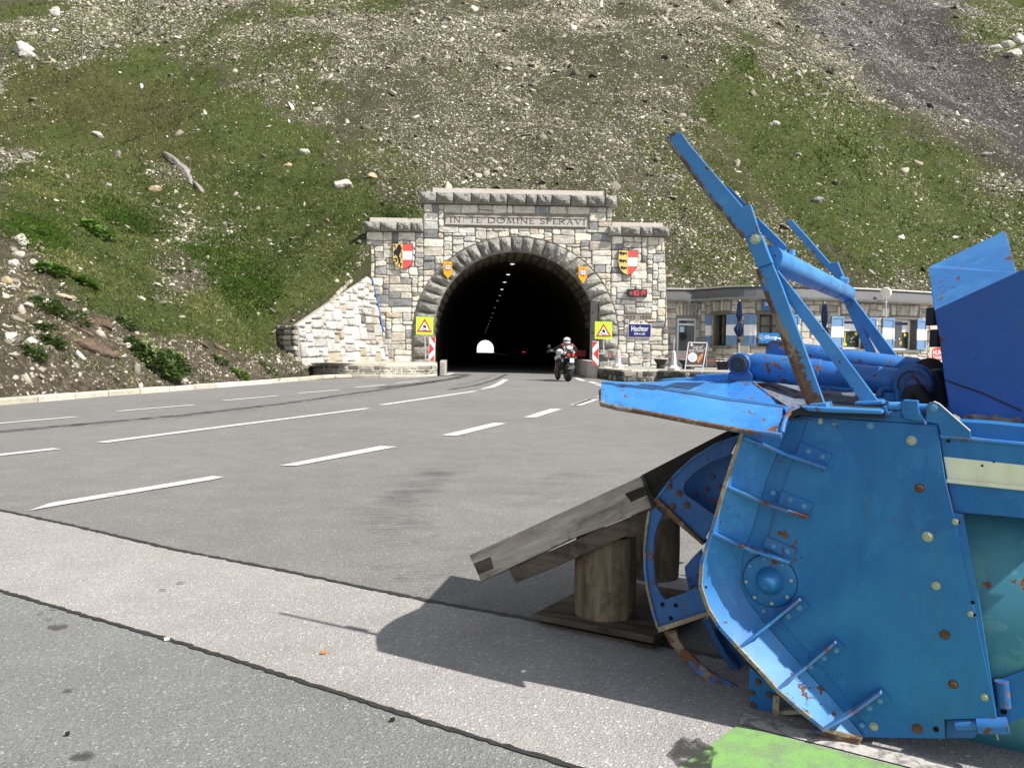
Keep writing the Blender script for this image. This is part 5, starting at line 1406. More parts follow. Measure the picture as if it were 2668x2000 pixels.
bracket([(585, 178), (728, 232), (705, 290), (560, 240)], [(335, 155), (705, 288)], [(621, 220, 11, B), (684, 243, 12, B)])
bracket([(500, 400), (645, 458), (625, 515), (480, 462)], [(262, 380), (625, 513)], [(461, 408, 12, B), (540, 440, 12, B), (602, 470, 13, B)])
bracket([(430, 605), (570, 665), (545, 718), (415, 650)], [(185, 585), (545, 716)], [(463, 650, 12, B), (526, 674, 12, B)])
bracket([(495, 985), (592, 880), (625, 925), (522, 1010)], [(305, 1110), (590, 882)], [(578, 928, 13, B), (529, 967, 12, B)])
bracket([(625, 1145), (750, 1072), (792, 1115), (672, 1195)], [(478, 1298), (750, 1075)], [(748, 1122, 12, B), (692, 1157, 12, B), (632, 1197, 12, B)])
bracket([(850, 1380), (955, 1297), (998, 1350), (892, 1430)], [(690, 1478), (955, 1300)], [(947, 1350, 13, B), (899, 1383, 13, B), (865, 1462, 11, B)])
hexbolt(mp('z6', 418, 944, -.003), 11 * sz, B); hexbolt(mp('z6', 365, 675, -.003), 10 * sz, B)
# --- plate bolts
G_ = M_BOLT; R_ = M_RUSTB
for x, y, r, m_ in [(677, 82, 12, G_), (740, 86, 13, B), (903, 101, 15, B), (1091, 170, 19, G_), (1127, 386, 18, R_), (1164, 606, 21, G_), (1202, 829, 17, G_), (1242, 1051, 19, R_), (1280, 1277, 18, R_),
                    (1290, 539, 13, G_), (1360, 958, 12, G_), (1423, 1336, 14, G_), (1117, 1478, 20, R_), (920, 1468, 17, G_)]:
    hexbolt(mp('z6', x, y, -.004), r * sz, m_)
def hole(fr, x, y, r, w=-.0046, name='bolt_hole'):
    mb = MB(); mb.lathe(mp(fr, x, y, w), [(r, 0), (r, .0006)], 12, MN); mb.build(name, M_HOLE, blower)
for x, y, r in ((583, 75, 8), (1306, 541, 6), (1376, 961, 7), (1369, 905, 8), (1438, 1336, 6), (1202, 1481, 12), (155, 835, 7)): hole('z6', x, y, r * sz, -.0046 if x > 200 else -.075)
# --- round bearing cover
hc = mp('z6', 447, 805, -.004)
hub = None
mb = MB(); mb.lathe(hc, [(122 * sz, 0), (122 * sz, .004), (119 * sz, .0055), (66 * sz, .0055), (62 * sz, .010), (56 * sz, .019), (46 * sz, .030), (30 * sz, .038), (12 * sz, .042), (2 * sz, .0425)], 48, MN)
cover = mb.build('bearing_cover', M_BLUEP, blower); autosmooth(cover, 40)
for x, y, m_ in [(424, 706, B), (503, 734, B), (357, 739, B), (340, 810, G_), (544, 805, G_), (378, 881, G_), (526, 879, G_), (456, 909, G_)]:
    hexbolt(mp('z6', x, y, -.009), 11.5 * sz, m_, 'cover_bolt', cover, washer=False)
mb = MB(); mb.lathe(hc + MN * .001, [(125 * sz, -.002), (125 * sz, .001)], 48, MN); mb.build('cover_gap', M_HOLE, blower)
# --- lid with sloping lip
cr = [(62, 206), (150, 205), (340, 222), (560, 255), (700, 285), (860, 305), (985, 330)]
ed = [(30, 300), (110, 320), (260, 345), (480, 388), (640, 418), (780, 440), (962, 462)]
W_CR, W_ED = .20, -.12
CRP = [mp('z7', *q, W_CR) for q in cr]; EDP = [mp('z7', *q, W_ED) for q in ed]
V = []; F = []; ns = 8
for a, b in zip(CRP, EDP):
    for k in range(ns + 1):
        t = k / ns; q = a.lerp(b, t) + Vector((0, 0, 1)) * .040 * sin(pi * t) ** .9 + MN * .02 * sin(pi * t); V.append(q)
n = ns + 1
for i in range(len(cr) - 1):
    for k in range(ns): F.append((i * n + k, i * n + k + 1, (i + 1) * n + k + 1, (i + 1) * n + k))
k0 = len(V); V += [v - Vector((0, 0, .008)) for v in V[:k0]]; F += [tuple(i + k0 for i in f[::-1]) for f in F[:]]
for i in range(len(cr) - 1): F.append((i * n + ns, (i + 1) * n + ns, (i + 1) * n + ns + k0, i * n + ns + k0))
for k in range(ns): F += [(k, k + 1, k + 1 + k0, k + k0), ((nn := (len(cr) - 1) * n) + k, nn + k + k0, nn + k + 1 + k0, nn + k + 1)]
o = mesh('lid_lip', V, F, M_BLUE, blower); autosmooth(o, 40)
# thick rusty lower edge
mb = MB(); mb.tube([EDP[0].lerp(CRP[0], .9) - MU * .004, EDP[0].lerp(CRP[0], .45) - MU * .01 + Vector((0, 0, .01)), EDP[0] + MU * .004] + EDP[1:], .0075, 8); autosmooth(mb.build('lid_edge', M_RUST, blower))
# lid top
zt = [v.z for v in CRP]; far = [v + MW * 1.22 for v in CRP]
mb = MB(); mb.prism(CRP + far[::-1], Vector((0, 0, -.01))); mb.build('lid_top', M_BLUE, blower)
# far lip of the lid
mb = MB(); fe = [v + MW * .2 - Vector((0, 0, .06)) for v in far]; mb.prism([far[0], far[-1], fe[-1], fe[0]], MN * .01); mb.build('lid_far_lip', M_BLUE, blower)
# raised wedge along the lid under the cylinders
def wedge(name, pts, w0, w1, fr='z7', mat=None):
    a = [mp(fr, *q, w0) for q in pts]; b = [v + MW * (w1 - w0) for v in a]; mb = MB(); mb.prism(a, MW * (w1 - w0)); return bevel(mb.build(name, mat or M_BLUE, blower), .008)
V = [mp('z7', 128, 214, .20), mp('z7', 320, 222, .22), mp('z7', 560, 256, .23), mp('z7', 690, 284, .24), mp('z7', 150, 186, .34), mp('z7', 330, 188, .36), mp('z7', 520, 190, .38), mp('z7', 690, 190, .38),
     mp('z7', 160, 186, .80), mp('z7', 330, 188, .80), mp('z7', 520, 190, .80), mp('z7', 690, 190, .80)]
mb = MB(); mb.add(V, [(0, 1, 5, 4), (1, 2, 6, 5), (2, 3, 7, 6), (4, 5, 9, 8), (5, 6, 10, 9), (6, 7, 11, 10), (0, 4, 8)]); o = mb.build('lid_crease', M_BLUE, blower)
V = [mp('z7', 690, 190, .375), mp('z7', 812, 190, .40), mp('z7', 960, 300, .34), mp('z7', 978, 330, .28), mp('z7', 690, 290, .24), mp('z7', 820, 275, .44), mp('z7', 690, 190, .7), mp('z7', 812, 190, .7)]
mb = MB(); mb.add(V, [(0, 1, 2, 3, 4), (0, 1, 7, 6)]); mb.build('lid_gusset', M_BLUER, blower)
mb = MB(); mb.tube([V[1], V[2], V[3]], .005, 6); mb.build('gusset_edge', M_RUST, blower)
V = [mp('z7', 815, 192, .42), mp('z7', 1080, 190, .60), mp('z7', 1400, 215, .62), mp('z7', 1000, 318, .30), mp('z7', 1340, 320, .36)]
mb = MB(); mb.add(V, [(0, 1, 2, 4, 3)]); mb.build('lid_panel', paint('worn_lid_paint', (.11, .14, .20), (.20, .24, .30), .8, rough=.6, chips=1.2), blower)
pz('lid_block', [(340, 172), (500, 168), (520, 150), (690, 142), (690, 190), (340, 186)], .95, .25, M_BLUE, 'z7', bv=.006)
# mouth at the end of the lip; throat's shade put into a dark block
mb = MB(); mb.tube([mp('z7', 964, 448, -.115), mp('z7', 975, 398, -.085), mp('z7', 990, 362, -.05), mp('z7', 1015, 338, -.01), mp('z7', 1060, 318, .03), mp('z7', 1180, 322, .02)], .006, 8); autosmooth(mb.build('throat_edge', M_RUST, blower))
pz('throat', [(985, 370), (1010, 340), (1060, 318), (1500, 345), (1500, 375), (1110, 362), (1040, 360), (990, 385)], -.03, .38, plain('throat_shade', (.02, .025, .035), .8), 'z7')
pz('throat_light_stop', [(880, 345), (1120, 345), (1120, 420), (985, 450), (880, 425)], .095, .01, M_BLUED, 'z7')  # unseen filler added behind the lip to stop sun spots below
# deck rail and lugs
pz('deck_rail', [(1055, 312), (1190, 320), (1482, 333), (1482, 354), (1200, 345), (1100, 338)], -.045, .08, M_BLUE, 'z7', bv=.003)
pz('deck_band', [(1110, 352), (1490, 358), (1690, 378), (1702, 403), (1110, 364)], .0, .03, M_BLUEP, 'z7')
pz('lug', [(1482, 312), (1500, 310), (1515, 348), (1568, 350), (1580, 345), (1580, 372), (1482, 360)], -.006, .05, M_BLUEP, 'z7', bv=.003)
pz('lug', [(1583, 285), (1592, 280), (1664, 285), (1672, 340), (1690, 395), (1600, 378), (1580, 350)], -.016, .045, M_BLUEP, 'z7', bv=.005)
mb = MB(); mb.tube([mp('z7', 1515, 312, .01), mp('z7', 1590, 314, .01)], .012, 12); mb.tube([mp('z7', 1660, 315, .01), mp('z7', 1715, 317, .01)], .0085, 12); autosmooth(mb.build('hinge_pin', M_BLUE, blower))
hexbolt(mp('z7', 1148, 342, -.013), .009, G_)
# ear plate
ear = pz('ear_plate', [(1706, 392), (1710, 312), (1722, 294), (1748, 288), (1775, 300), (1935, 440), (1940, 476), (1785, 464), (1768, 405)], -.010, .012, M_BLUEP, 'z7', bv=.002)
hexbolt(mp('z7', 1746, 320, -.010), .0105, B, parent=ear)
mb = MB(); mb.tube([mp('z7', 1748, 288, -.011), mp('z7', 1775, 300, -.011), mp('z7', 1935, 440, -.011)], .002, 5); mb.build('plate_edge', plain('bare_edge', (.55, .52, .48), .6), ear)
# --- body with stripe
def off(pts, x1): return pts
pz('body_top', [(1222, 152), (1602, 187), (1950, 220), (1950, 330), (1602, 283), (1237, 243)], .018, .05, M_BLUEP)
pz('cream_stripe', [(1237, 243), (1602, 282), (1950, 319), (1950, 432), (1602, 390), (1255, 348)], .016, .05, M_CREAM)
mb = MB(); mb.tube([mp('z6', 1250, 352, .010), mp('z6', 1602, 388, .010), mp('z6', 1950, 426, .010)], .0055, 8); autosmooth(mb.build('stripe_lip', M_CREAM, blower))
pz('body_lower', [(1257, 356), (1602, 394), (1950, 434), (1950, 562), (1602, 522), (1283, 492)], .018, .05, M_BLUEP)
pz('body_step', [(1880, 392), (2040, 402), (2212, 420), (2900, 470), (2900, 590), (2212, 502), (1940, 470), (1935, 440)], .06, .5, M_BLUEP, 'z7')
mb = MB(); mb.tube([mp('z6', 1222, 152, .016), mp('z6', 1602, 187, .016), mp('z6', 1950, 222, .016)], .006, 8); autosmooth(mb.build('body_seam', M_BLUE, blower))
for x, y, r in ((1258, 172, 7), (1412, 284, 5), (1465, 267, 4)): hole('z6', x, y, r * sz, .015, 'drain_hole')
# fan drum behind
dc0 = mp('z6', 1330, 860, .50) - MU * .12; dc1 = dc0 + MU * 1.6
mb = MB(); mb.tube([dc0, dc1], .46, 64); autosmooth(mb.build('fan_drum', M_TURQ, blower))
# lower bracket and hinge
pz('lower_bracket', [(1462, 1265), (1500, 1255), (1602, 1218), (1900, 1120), (1900, 1330), (1602, 1428), (1530, 1457), (1482, 1440)], .03, .012, M_BLUEP, bv=.002)
mb = MB(); mb.tube([mp('z6', 1500, 1262, .02), mp('z6', 1512, 1380, .02)], .016, 12); autosmooth(mb.build('bracket_tube', M_BLUED, blower))
hole('z6', 1510, 1400, 13 * sz, .029)
pz('hinge_block', [(1243, 1437), (1345, 1437), (1345, 1470), (1400, 1490), (1375, 1524), (1246, 1524)], .03, .05, M_BLUED, bv=.004)
mb = MB(); mb.tube([mp('z6', 1290, 1462, .0), mp('z6', 1390, 1460, .0), mp('z6', 1390, 1462, .0), mp('z6', 1530, 1466, .0)], [.013, .013, .021, .021], 12); autosmooth(mb.build('hinge_pin', M_BLUER, blower))
mb = MB(); mb.tube([mp('z6', 1468, 1440, -.01), mp('z6', 1475, 1490, -.012), mp('z6', 1484, 1528, -.01)], .002, 6); mb.build('split_pin', G_, blower)
# skid shoe
pz('skid_shoe', [(640, 1488), (700, 1490), (862, 1526), (852, 1562), (800, 1556), (690, 1562), (622, 1578)], -.03, .10, M_RUST, bv=.004)
# housing: far side of the intake, and a back sheet added to block light
bk0, bk1 = mp('z6', 700, 80, .03), mp('z6', 1100, 1500, .03)
far_plate = [v + MW * 1.38 for v in [mp('z6', *q, 0) for q in plate_pts]]
mb = MB(); mb.prism(far_plate, MW * .01); mb.build('far_side_plate', M_BLUED, blower)
a = mp('z6', 900, 45, .01); b = mp('z6', 1200, 800, .01); c = mp('z6', 960, 1510, .01)
mb = MB(); mb.add([a, b, c, a + MW * 1.37, b + MW * 1.37, c + MW * 1.37], [(0, 1, 4, 3), (1, 2, 5, 4)]); mb.build('intake_back_blocker', M_BLUED, blower, fix=False)
# --- cutter ribbons seen before the plate
pz('ribbon_blade', [(1145, 145), (1000, 200), (880, 245), (700, 350), (640, 392), (500, 515), (430, 590), (340, 690), (262, 815), (500, 1050), (745, 1310), (900, 1000), (860, 985), (700, 870), (560, 775), (545, 730), (558, 660), (620, 585), (700, 520), (850, 425), (1040, 358)], .20, .012, M_BLUED, 'zF', bv=.002)
pz('ribbon_web', [(1100, 330), (850, 400), (680, 500), (560, 600), (530, 740), (700, 900), (900, 1020)], .30, .01, M_BLUED, 'zF')
for x, y in ((388, 690), (497, 765), (426, 905), (577, 893)): 
    mb = MB(); mb.lathe(mp('zF', x, y, .20), [(.0105, 0), (.010, .005), (.006, .007)], 12, MN); autosmooth(mb.build('rivet', M_RUSTB, blower))
for x, y in ((858, 585), (795, 715), (672, 772), (925, 690)): hexbolt(mp('zF', x, y, .30), .009, M_BLUED)
pz('ribbon_edge', [(215, 840), (238, 812), (262, 815), (760, 1300), (745, 1330), (700, 1290), (430, 1060)], .185, .05, M_RUST, 'zF', bv=.003)
mb = MB(); mb.tube([mp('zF', 1145, 142, .195), mp('zF', 880, 240, .195), mp('zF', 640, 388, .195), mp('zF', 430, 585, .195), mp('zF', 262, 812, .195)], .004, 6); mb.build('ribbon_rim', M_BLUE, blower)
pz('ribbon_arc', [(1215, 625), (1260, 600), (1305, 640), (1268, 720), (1248, 800), (1243, 960), (1255, 1080), (1285, 1150), (1320, 1192), (1540, 1112), (1560, 1140), (1600, 1250), (1618, 1285), (1275, 1385), (1240, 1270), (1205, 1130), (1188, 1000), (1186, 860), (1200, 720)], .17, .014, M_BLUED, 'z5', bv=.002)
mb = MB(); mb.tube([mp('z5', *q, .165) for q in ((1218, 622), (1200, 720), (1187, 860), (1189, 1000), (1206, 1130), (1240, 1270), (1272, 1375))], .005, 6); mb.build('ribbon_rim', M_RIM, blower)
pz('ribbon_edge', [(1268, 1372), (1615, 1262), (1622, 1288), (1275, 1406)], .15, .06, M_RIM, 'z5', bv=.002)
for x, y in ((1302, 1222), (1387, 1228), (1355, 1310)): hole('z5', x, y, .0075, .169)
pz('ribbon_lower', [(1305, 1400), (1390, 1385), (1400, 1440), (1440, 1500), (1540, 1600), (1660, 1690), (1780, 1750), (1790, 1820), (1700, 1790), (1560, 1700), (1440, 1590), (1360, 1490)], .18, .014, M_RUST, 'z5', bv=.002)
pz('inner_ribbon', [(450, 500), (500, 480), (560, 620), (650, 780), (740, 900), (820, 985), (815, 1035), (700, 920), (590, 760), (510, 620)], .32, .05, M_BLUED, 'zG')
pz('inner_ribbon', [(560, 520), (640, 560), (740, 760), (830, 890), (830, 930), (720, 800), (630, 650)], .38, .03, M_BLUED, 'zG')
pz('foot_plate', [(822, 860), (900, 930), (1020, 1045), (1010, 1220), (900, 1195), (830, 1170), (815, 1020)], .06, .012, M_BLUEP, 'zG', bv=.002)
for x, y in ((895, 980), (978, 1080), (843, 1065), (850, 1158)): hexbolt(mp('zG', x, y, .058), .011, M_RUSTB, washer=False)
pz('scraper', [(1008, 1085), (1058, 1095), (1050, 1250), (998, 1240)], .05, .012, M_RIM, 'zG'); pz('scraper', [(1055, 1210), (1230, 1205), (1260, 1235), (1055, 1240)], .055, .05, M_RIM, 'zG')
pz('hub_arm', [(310, 80), (370, 10), (440, -60), (450, 210), (345, 262), (318, 150)], .26, .02, M_BLUED, 'zG', bv=.003)
for x, y in ((345, 178), (410, 150), (365, 228), (420, 235)): hexbolt(mp('zG', x, y, .26), .008, M_BLUED, washer=False)
mb = MB(); mb.tube([mp('z6', 447, 805, .02), mp('z6', 447, 805, .02) + MW * 1.36], .075, 20); autosmooth(mb.build('cutter_shaft', M_BLUED, blower))
# far ribbons for depth (same blades again, deeper in)
for dw, rr_ in ((.75, 0), (1.05, 0)):
    for src_name in ('ribbon_blade', 'ribbon_arc', 'ribbon_lower'):
        src = [o for o in blower.children if o.name.split('.')[0] == src_name][0]
        c = src.copy(); COL.objects.link(c); c.location = src.location + MW * dw
# --- support arms
NW = .04
def bz(name, pts, w, th, mat=None, fr='z4', bv=.002): return pz(name, pts, w, th, mat or M_BLUEA, fr, bv=bv)
bz('upper_arm', [(76, 78), (92, 54), (130, 45), (152, 54), (200, 120), (480, 447), (522, 432), (573, 590), (490, 615), (430, 545), (250, 315)], .02, .014)
mb = MB(); mb.tube([mp('z4', 78, 82, .03), mp('z4', 252, 318, .03), mp('z4', 432, 545, .03), mp('z4', 492, 616, .04)], .006, 8); mb.build('arm_edge', M_RUST, blower)
bz('arm_sleeve', [(493, 618), (577, 592), (637, 745), (560, 772)], .012, .03)
hexbolt(mp('z4', 550, 620, .012), .014, G_)
bz('lower_arm', [(560, 775), (638, 748), (690, 870), (800, 1170), (912, 1480), (922, 1515), (838, 1505), (780, 1360), (660, 1040)], .025, .016)
mb = MB(); mb.tube([mp('z4', 562, 778, .035), mp('z4', 660, 1042, .035), mp('z4', 780, 1362, .035), mp('z4', 838, 1500, .035)], .008, 8); mb.build('arm_edge', M_RUST, blower)
bz('brace', [(640, 782), (668, 785), (760, 900), (1000, 1210), (1210, 1490), (1112, 1487), (900, 1190), (720, 950), (650, 850)], .06, .014)
bz('arm_foot', [(836, 1498), (925, 1492), (932, 1520), (836, 1520)], -.01, .10); bz('arm_foot', [(1075, 1488), (1225, 1482), (1228, 1500), (1075, 1502)], .02, .08)
# cross tube
t0 = mp('z4', 625, 720, .05); t1 = mp('z4', 1035, 910, .05 + 1.30)
mb = MB(); mb.tube([t0, t1], .036, 20); autosmooth(mb.build('cross_tube', M_BLUEA, blower))
# struts behind the near arm
fw_ = 1.30
mb = MB(); mb.bar(mp('z4', 392, 352, .045), mp('z4', 485, 447, .045), MW * .018, .02); mb.build('strut', M_BLUED, blower)
mb = MB(); mb.bar(mp('z4', 556, 530, .14), mp('z4', 700, 672, .22), MW * .05, .022); mb.build('strut', M_BLUEA, blower)
mb = MB(); mb.bar(mp('z4', 640, 690, .16), mp('z4', 750, 700, .30), MW * .04, .02); mb.tube([mp('z4', 735, 678, .26), mp('z4', 738, 712, .26)], .014, 10); mb.build('pivot', M_BLUEA, blower)
# far pair
def fz(name, pts): return bz(name, pts, fw_, .045, M_BLUEA)
fz('upper_arm', [(710, 532), (718, 520), (742, 516), (800, 580), (935, 735), (1025, 840), (1018, 852), (985, 838), (850, 690)])
fz('arm_flange', [(948, 748), (985, 738), (1022, 828), (1010, 845)])
mb = MB(); mb.tube([mp('z4', 1000, 845, 1.25), mp('z4', 1042, 852, 1.25)], .022, 10); mb.build('pivot', M_BLUEA, blower)
fz('lower_arm', [(1012, 935), (1056, 925), (1080, 1000), (1205, 1262), (1280, 1480), (1215, 1480), (1150, 1252)]); fz('brace', [(1040, 935), (1072, 935), (1330, 1278), (1450, 1450), (1370, 1450), (1240, 1270), (1120, 1090)])
# --- hydraulic cylinders on the lid
def cyl(p0, p1, r0, name='hydraulic_cylinder'):
    d = (p1 - p0); L = d.length
    mb = MB(); mb.tube([p0, p0 + d * .03, p0 + d * .48, p0 + d * .485, p0 + d * .97, p1], [r0 * .8, r0, r0, r0 * .93, r0 * .93, r0 * .8], 28); return autosmooth(mb.build(name, M_BLUER, blower), 40)
ca, cb = mp('zH', 205, 205, .45), mp('zH', 1330, 330, .45)
cyl(ca, cb, .047)
mb = MB(); mb.lathe(mp('zH', 127, 193, .40), [(.036, -.08), (.038, -.07), (.038, .0), (.034, .004)], 28, MN); eye = autosmooth(mb.build('cylinder_eye', M_BLUED, blower))
mb = MB(); mb.lathe(mp('zH', 127, 193, .38), [(.028, 0), (.028, .008), (.022, .010), (.020, .006), (.011, .006), (.009, .010), (.002, .010)], 24, MN); autosmooth(mb.build('pin', plain('greasy_pin', (.035, .045, .06), .5), eye))
pz('cylinder_mount', [(68, 200), (75, 160), (185, 130), (200, 240), (228, 268), (226, 318), (42, 312), (48, 252), (72, 245)], .40, .10, M_BLUED, 'zH', bv=.004)
mb = MB(); mb.lathe(mp('zH', 1395, 335, .40), [(.056, -.10), (.060, -.09), (.060, .0), (.052, .01), (.040, .012), (.040, .0), (.018, .0), (.016, .01), (.004, .012)], 32, MN); autosmooth(mb.build('cylinder_eye', M_BLUED, blower))
ca2, cb2 = mp('zH', 610, 130, .95), mp('zH', 1460, 235, .95); d2 = (cb2 - ca2); cyl(ca2 - d2 * .35, cb2, .046)
mb = MB(); mb.lathe(mp('zH', 1520, 262, .85), [(.052, -.10), (.056, 0), (.03, .01), (.014, .012)], 24, MN); autosmooth(mb.build('cylinder_eye', M_RUBB, blower))
# hoses and fittings behind
for pts, r in (([(720, 360), (800, 365), (900, 380), (1000, 375), (1060, 400)], .009), ([(1150, 430), (1165, 385), (1200, 365), (1290, 375), (1310, 400)], .012), ([(1230, 440), (1290, 445), (1330, 400)], .012), ([(780, 350), (782, 388)], .012)):
    mb = MB(); mb.tube([mp('zH', *q, .42) for q in pts], r, 10); autosmooth(mb.build('hydraulic_pipe', M_BLUED, blower))
mb = MB(); mb.tube([mp('zH', *q, .36) for q in ((1360, 450), (1385, 400), (1430, 390), (1470, 440), (1500, 520))], [.02, .024, .026, .026, .024], 14); autosmooth(mb.build('rubber_hose', M_RUBB, blower))
mb = MB(); mb.box(mp('zH', 1240, 430, .41), .035, .03, .025); mb.box(mp('zH', 1290, 425, .40), .02, .03, .035); bevel(mb.build('pipe_fitting', M_BLUE, blower), .003)
pz('dark_linkage', [(1480, 240), (1590, 225), (1640, 330), (1660, 520), (1480, 520), (1440, 430)], .55, .25, plain('oily_steel', (.02, .024, .03), .5), 'zH', bv=.01)
# --- chute hood
HW = .20
hood = [(455, 563), (1040, 296), (1500, 88), (1700, 1450), (1040, 1345), (700, 1305), (600, 1240), (555, 1215), (520, 1010), (490, 760)]
front = [mp('z8', *q, HW) for q in hood]
mb = MB(); mb.prism(front, MW * .012); bevel(mb.build('hood_side', M_BLUEH, blower), .002)
fp = [mp('z8', 455, 565, HW + .004), mp('z8', 985, 322, HW + .004), mp('z8', 915, 50, HW + .36), mp('z8', 457, 268, HW + .34), mp('z8', 415, 292, HW + .31)]
mb = MB(); mb.prism(fp, MW * .012); bevel(mb.build('hood_flap', M_BLUE, blower), .002)
mb = MB(); mb.prism([v + MW * 0.9 for v in front], MW * .012); mb.build('hood_far_side', M_BLUEH, blower)
mb = MB(); mb.add([front[0], front[9], front[8], front[7]] + [v + MW * .9 for v in (front[0], front[9], front[8], front[7])], [(0, 1, 5, 4), (1, 2, 6, 5), (2, 3, 7, 6)]); mb.build('hood_front', M_BLUEH, blower, fix=False)
mb = MB(); mb.tube([mp('z8', *q, HW - .002) for q in ((525, 1012), (600, 1040), (760, 1095), (1020, 1212))], .0022, 6); mb.build('cable', M_RUBB, blower)
for y in (605, 745): 
    mb = MB(); mb.box(mp('z8', 448 if y < 700 else 472, y, HW + .05), .02, .04, .05); mb.build('hood_latch', M_RUBB, blower)
pz('hood_seam', [(640, 1290), (1040, 1328), (1500, 1370), (1500, 1390), (1040, 1346), (650, 1308)], .12, .1, M_BLUER, 'z8')

# ================================================================ timber stand
ga, gb = ground('D', 1150, 1352), ground('D', 1412, 1412)
tn = Vector((-(gb - ga).y, (gb - ga).x, 0)).normalized(); 
if tn.y > 0: tn = -tn
TP = Plane(ga, tn); tp = lambda x, y, w=0.0, fr='z5': TP.P(fr, x, y, -w)
def wood(name, a, b, dirv, sc=1.0):
    g = NG(name); tc = g.coord('pos'); mp_ = g.n('ShaderNodeMapping'); g.l(tc, mp_.inputs[0]); mp_.vector_type = 'TEXTURE'
    q = Vector(dirv).to_track_quat('X', 'Z').to_euler(); mp_.inputs['Rotation'].default_value = q; mp_.inputs['Scale'].default_value = (6, 1, 1)
    n1 = g.noise(mp_.outputs[0], 26 * sc, 6, .65, .6); n2 = g.noise(mp_.outputs[0], 6 * sc, 4, .6); n3 = g.noise(tc, 5, 5, .7)
    c = g.ramp(n1, [(.28, a), (.5, tuple((x + y) / 2 for x, y in zip(a, b))), (.72, b)]); c = g.mix(1.0, c, g.ramp(n2, [(.3, .6), (.65, 1.15)]), 'MULTIPLY'); c = g.mix(g.ramp(n3, [(.55, 0), (.66, .6)]), c, (.03, .022, .017))
    vk = g.voro(g.mapping(tc, (3, 3, 5)), 1.0, 'Distance'); c = g.mix(g.ramp(vk, [(.06, .85), (.09, 0)]), c, (.025, .017, .012))
    g.col(c).rough(.9).spec(.15); g.bump(n1, .8, .004); return g.m
PD = tp(1160, 395) - tp(60, 900)
M_WD1 = wood('weathered_plank', (.20, .17, .14), (.58, .53, .46), PD); M_WD2 = wood('dark_plank', (.02, .018, .017), (.065, .058, .052), PD)
M_LOG = wood('log_wood', (.11, .08, .055), (.38, .30, .215), (0, 0, 1)); M_WD3 = wood('base_board', (.05, .04, .032), (.17, .14, .11), gb - ga)
stand = empty('timber_stand', ga, 'weathered wooden trestle with sloping beam on two log posts beside the snow blower', 'wooden stand')
def tpz(name, pts, w, th, mat, bv=.004):
    mb = MB(); mb.prism([tp(*q, w) for q in pts], -TP.n * th); return bevel(mb.build(name, mat, stand), bv)
tpz('beam', [(55, 905), (1110, 420), (1160, 395), (1195, 455), (1060, 505), (1100, 565), (1205, 515), (1232, 600), (700, 808), (130, 1076), (80, 960), (190, 930), (200, 980), (128, 1008), (100, 990)][:1] + [(1110, 420), (1160, 395), (1232, 600), (700, 808), (130, 1076)], .0, .12, M_WD1)
tpz('notch_shade', [(1058, 508), (1192, 456), (1208, 514), (1100, 563)], -.002, .004, M_WD2, .0005)  # flat dark patch on the beam; the notch's shade is its colour
tpz('beam_end', [(82, 960), (190, 915), (210, 990), (115, 1030)], -.003, .01, M_WD3, .001)
tpz('upper_beam', [(1160, 392), (1690, 118), (1735, 98), (1768, 148), (1640, 210), (1400, 440), (1245, 535), (1200, 450)], .03, .12, M_WD2)
tpz('lower_beam', [(310, 995), (900, 735), (1240, 600), (1420, 520), (1380, 660), (1000, 810), (650, 965), (352, 1086)], .01, .14, M_WD3)
def log(name, x0, x1, yt, yb, w, slope=0):
    a = tp((x0 + x1) / 2, yb, w); b = tp((x0 + x1) / 2, yt, w); r = (tp(x1, yb, w) - tp(x0, yb, w)).length / 2
    a = a - TP.n * r; b = b - TP.n * r; b = Vector((a.x, a.y, b.z)); mb = MB(); n = 26; rl = random.Random(int(x0)); prof = [r * k for k in (.97, .985, 1.0, 1.0, .99, .975, .96)]
    mb.tube([a.lerp(b, k / 6) for k in range(7)], prof, n); o = mb.build(name, M_LOG, stand); return autosmooth(o, 60)
log('log_post', 658, 1018, 800, 1335, .04); log('log_post', 1035, 1335, 640, 1075, .36)
bf = [(465, 1285), (680, 1320), (945, 1352), (1250, 1440), (1245, 1500), (700, 1400), (465, 1330)]
tpz('base_board', [(465, 1283), (1250, 1432), (1248, 1478), (465, 1318)], .0, .60, M_WD3); tpz('base_board', [(500, 1340), (1245, 1490), (1240, 1555), (490, 1375)], .03, .5, M_WD3)

# rust eaten along the arm fronts
def rust_strip(name, left, right_k, w, seed):
    r = random.Random(seed); L = [Vector(p) for p in left]; out = []; inn = []
    for a, b in zip(L[:-1], L[1:]):
        k = max(4, int((b - a).length / 9))
        for i in range(k): 
            t = i / k; q = a.lerp(b, t); out.append((q.x, q.y)); g_ = len(inn) / 60.0; inn.append((q.x + right_k(q.y) * r.uniform(.35, 1.15), q.y + r.uniform(-4, 4)))
    pz(name, out + inn[::-1], w, .001, M_RUST, 'z4')
rust_strip('rust_patch', [(562, 778), (660, 1042), (780, 1362), (836, 1500)], lambda y: 14 + 50 * max(0, min(1, (y - 1000) / 250)), .0235, 3)
rust_strip('rust_patch', [(76, 86), (250, 318), (430, 545), (488, 612)], lambda y: 16, .0185, 4)
pz('rust_patch', [(836, 1500), (850, 1440), (895, 1450), (908, 1490), (915, 1505)], .023, .001, M_RUST, 'z4')
# block added out of the picture to cast the machine's ground shadow
mb = MB(); o_ = mp('z6', 1900, 900, .0); o_.z = 0; o_ = o_ - MU * MU.dot(o_ - Vector((.84, 2.2, 0))); mb.box(o_ + MU * (.53 + .9) + MW * .72 + Vector((0, 0, .58)), 1.8, 1.22, .66, Matrix((MU, MW, Vector((0, 0, 1)))).transposed()); mb.build('shadow_block', M_BLUED, blower)

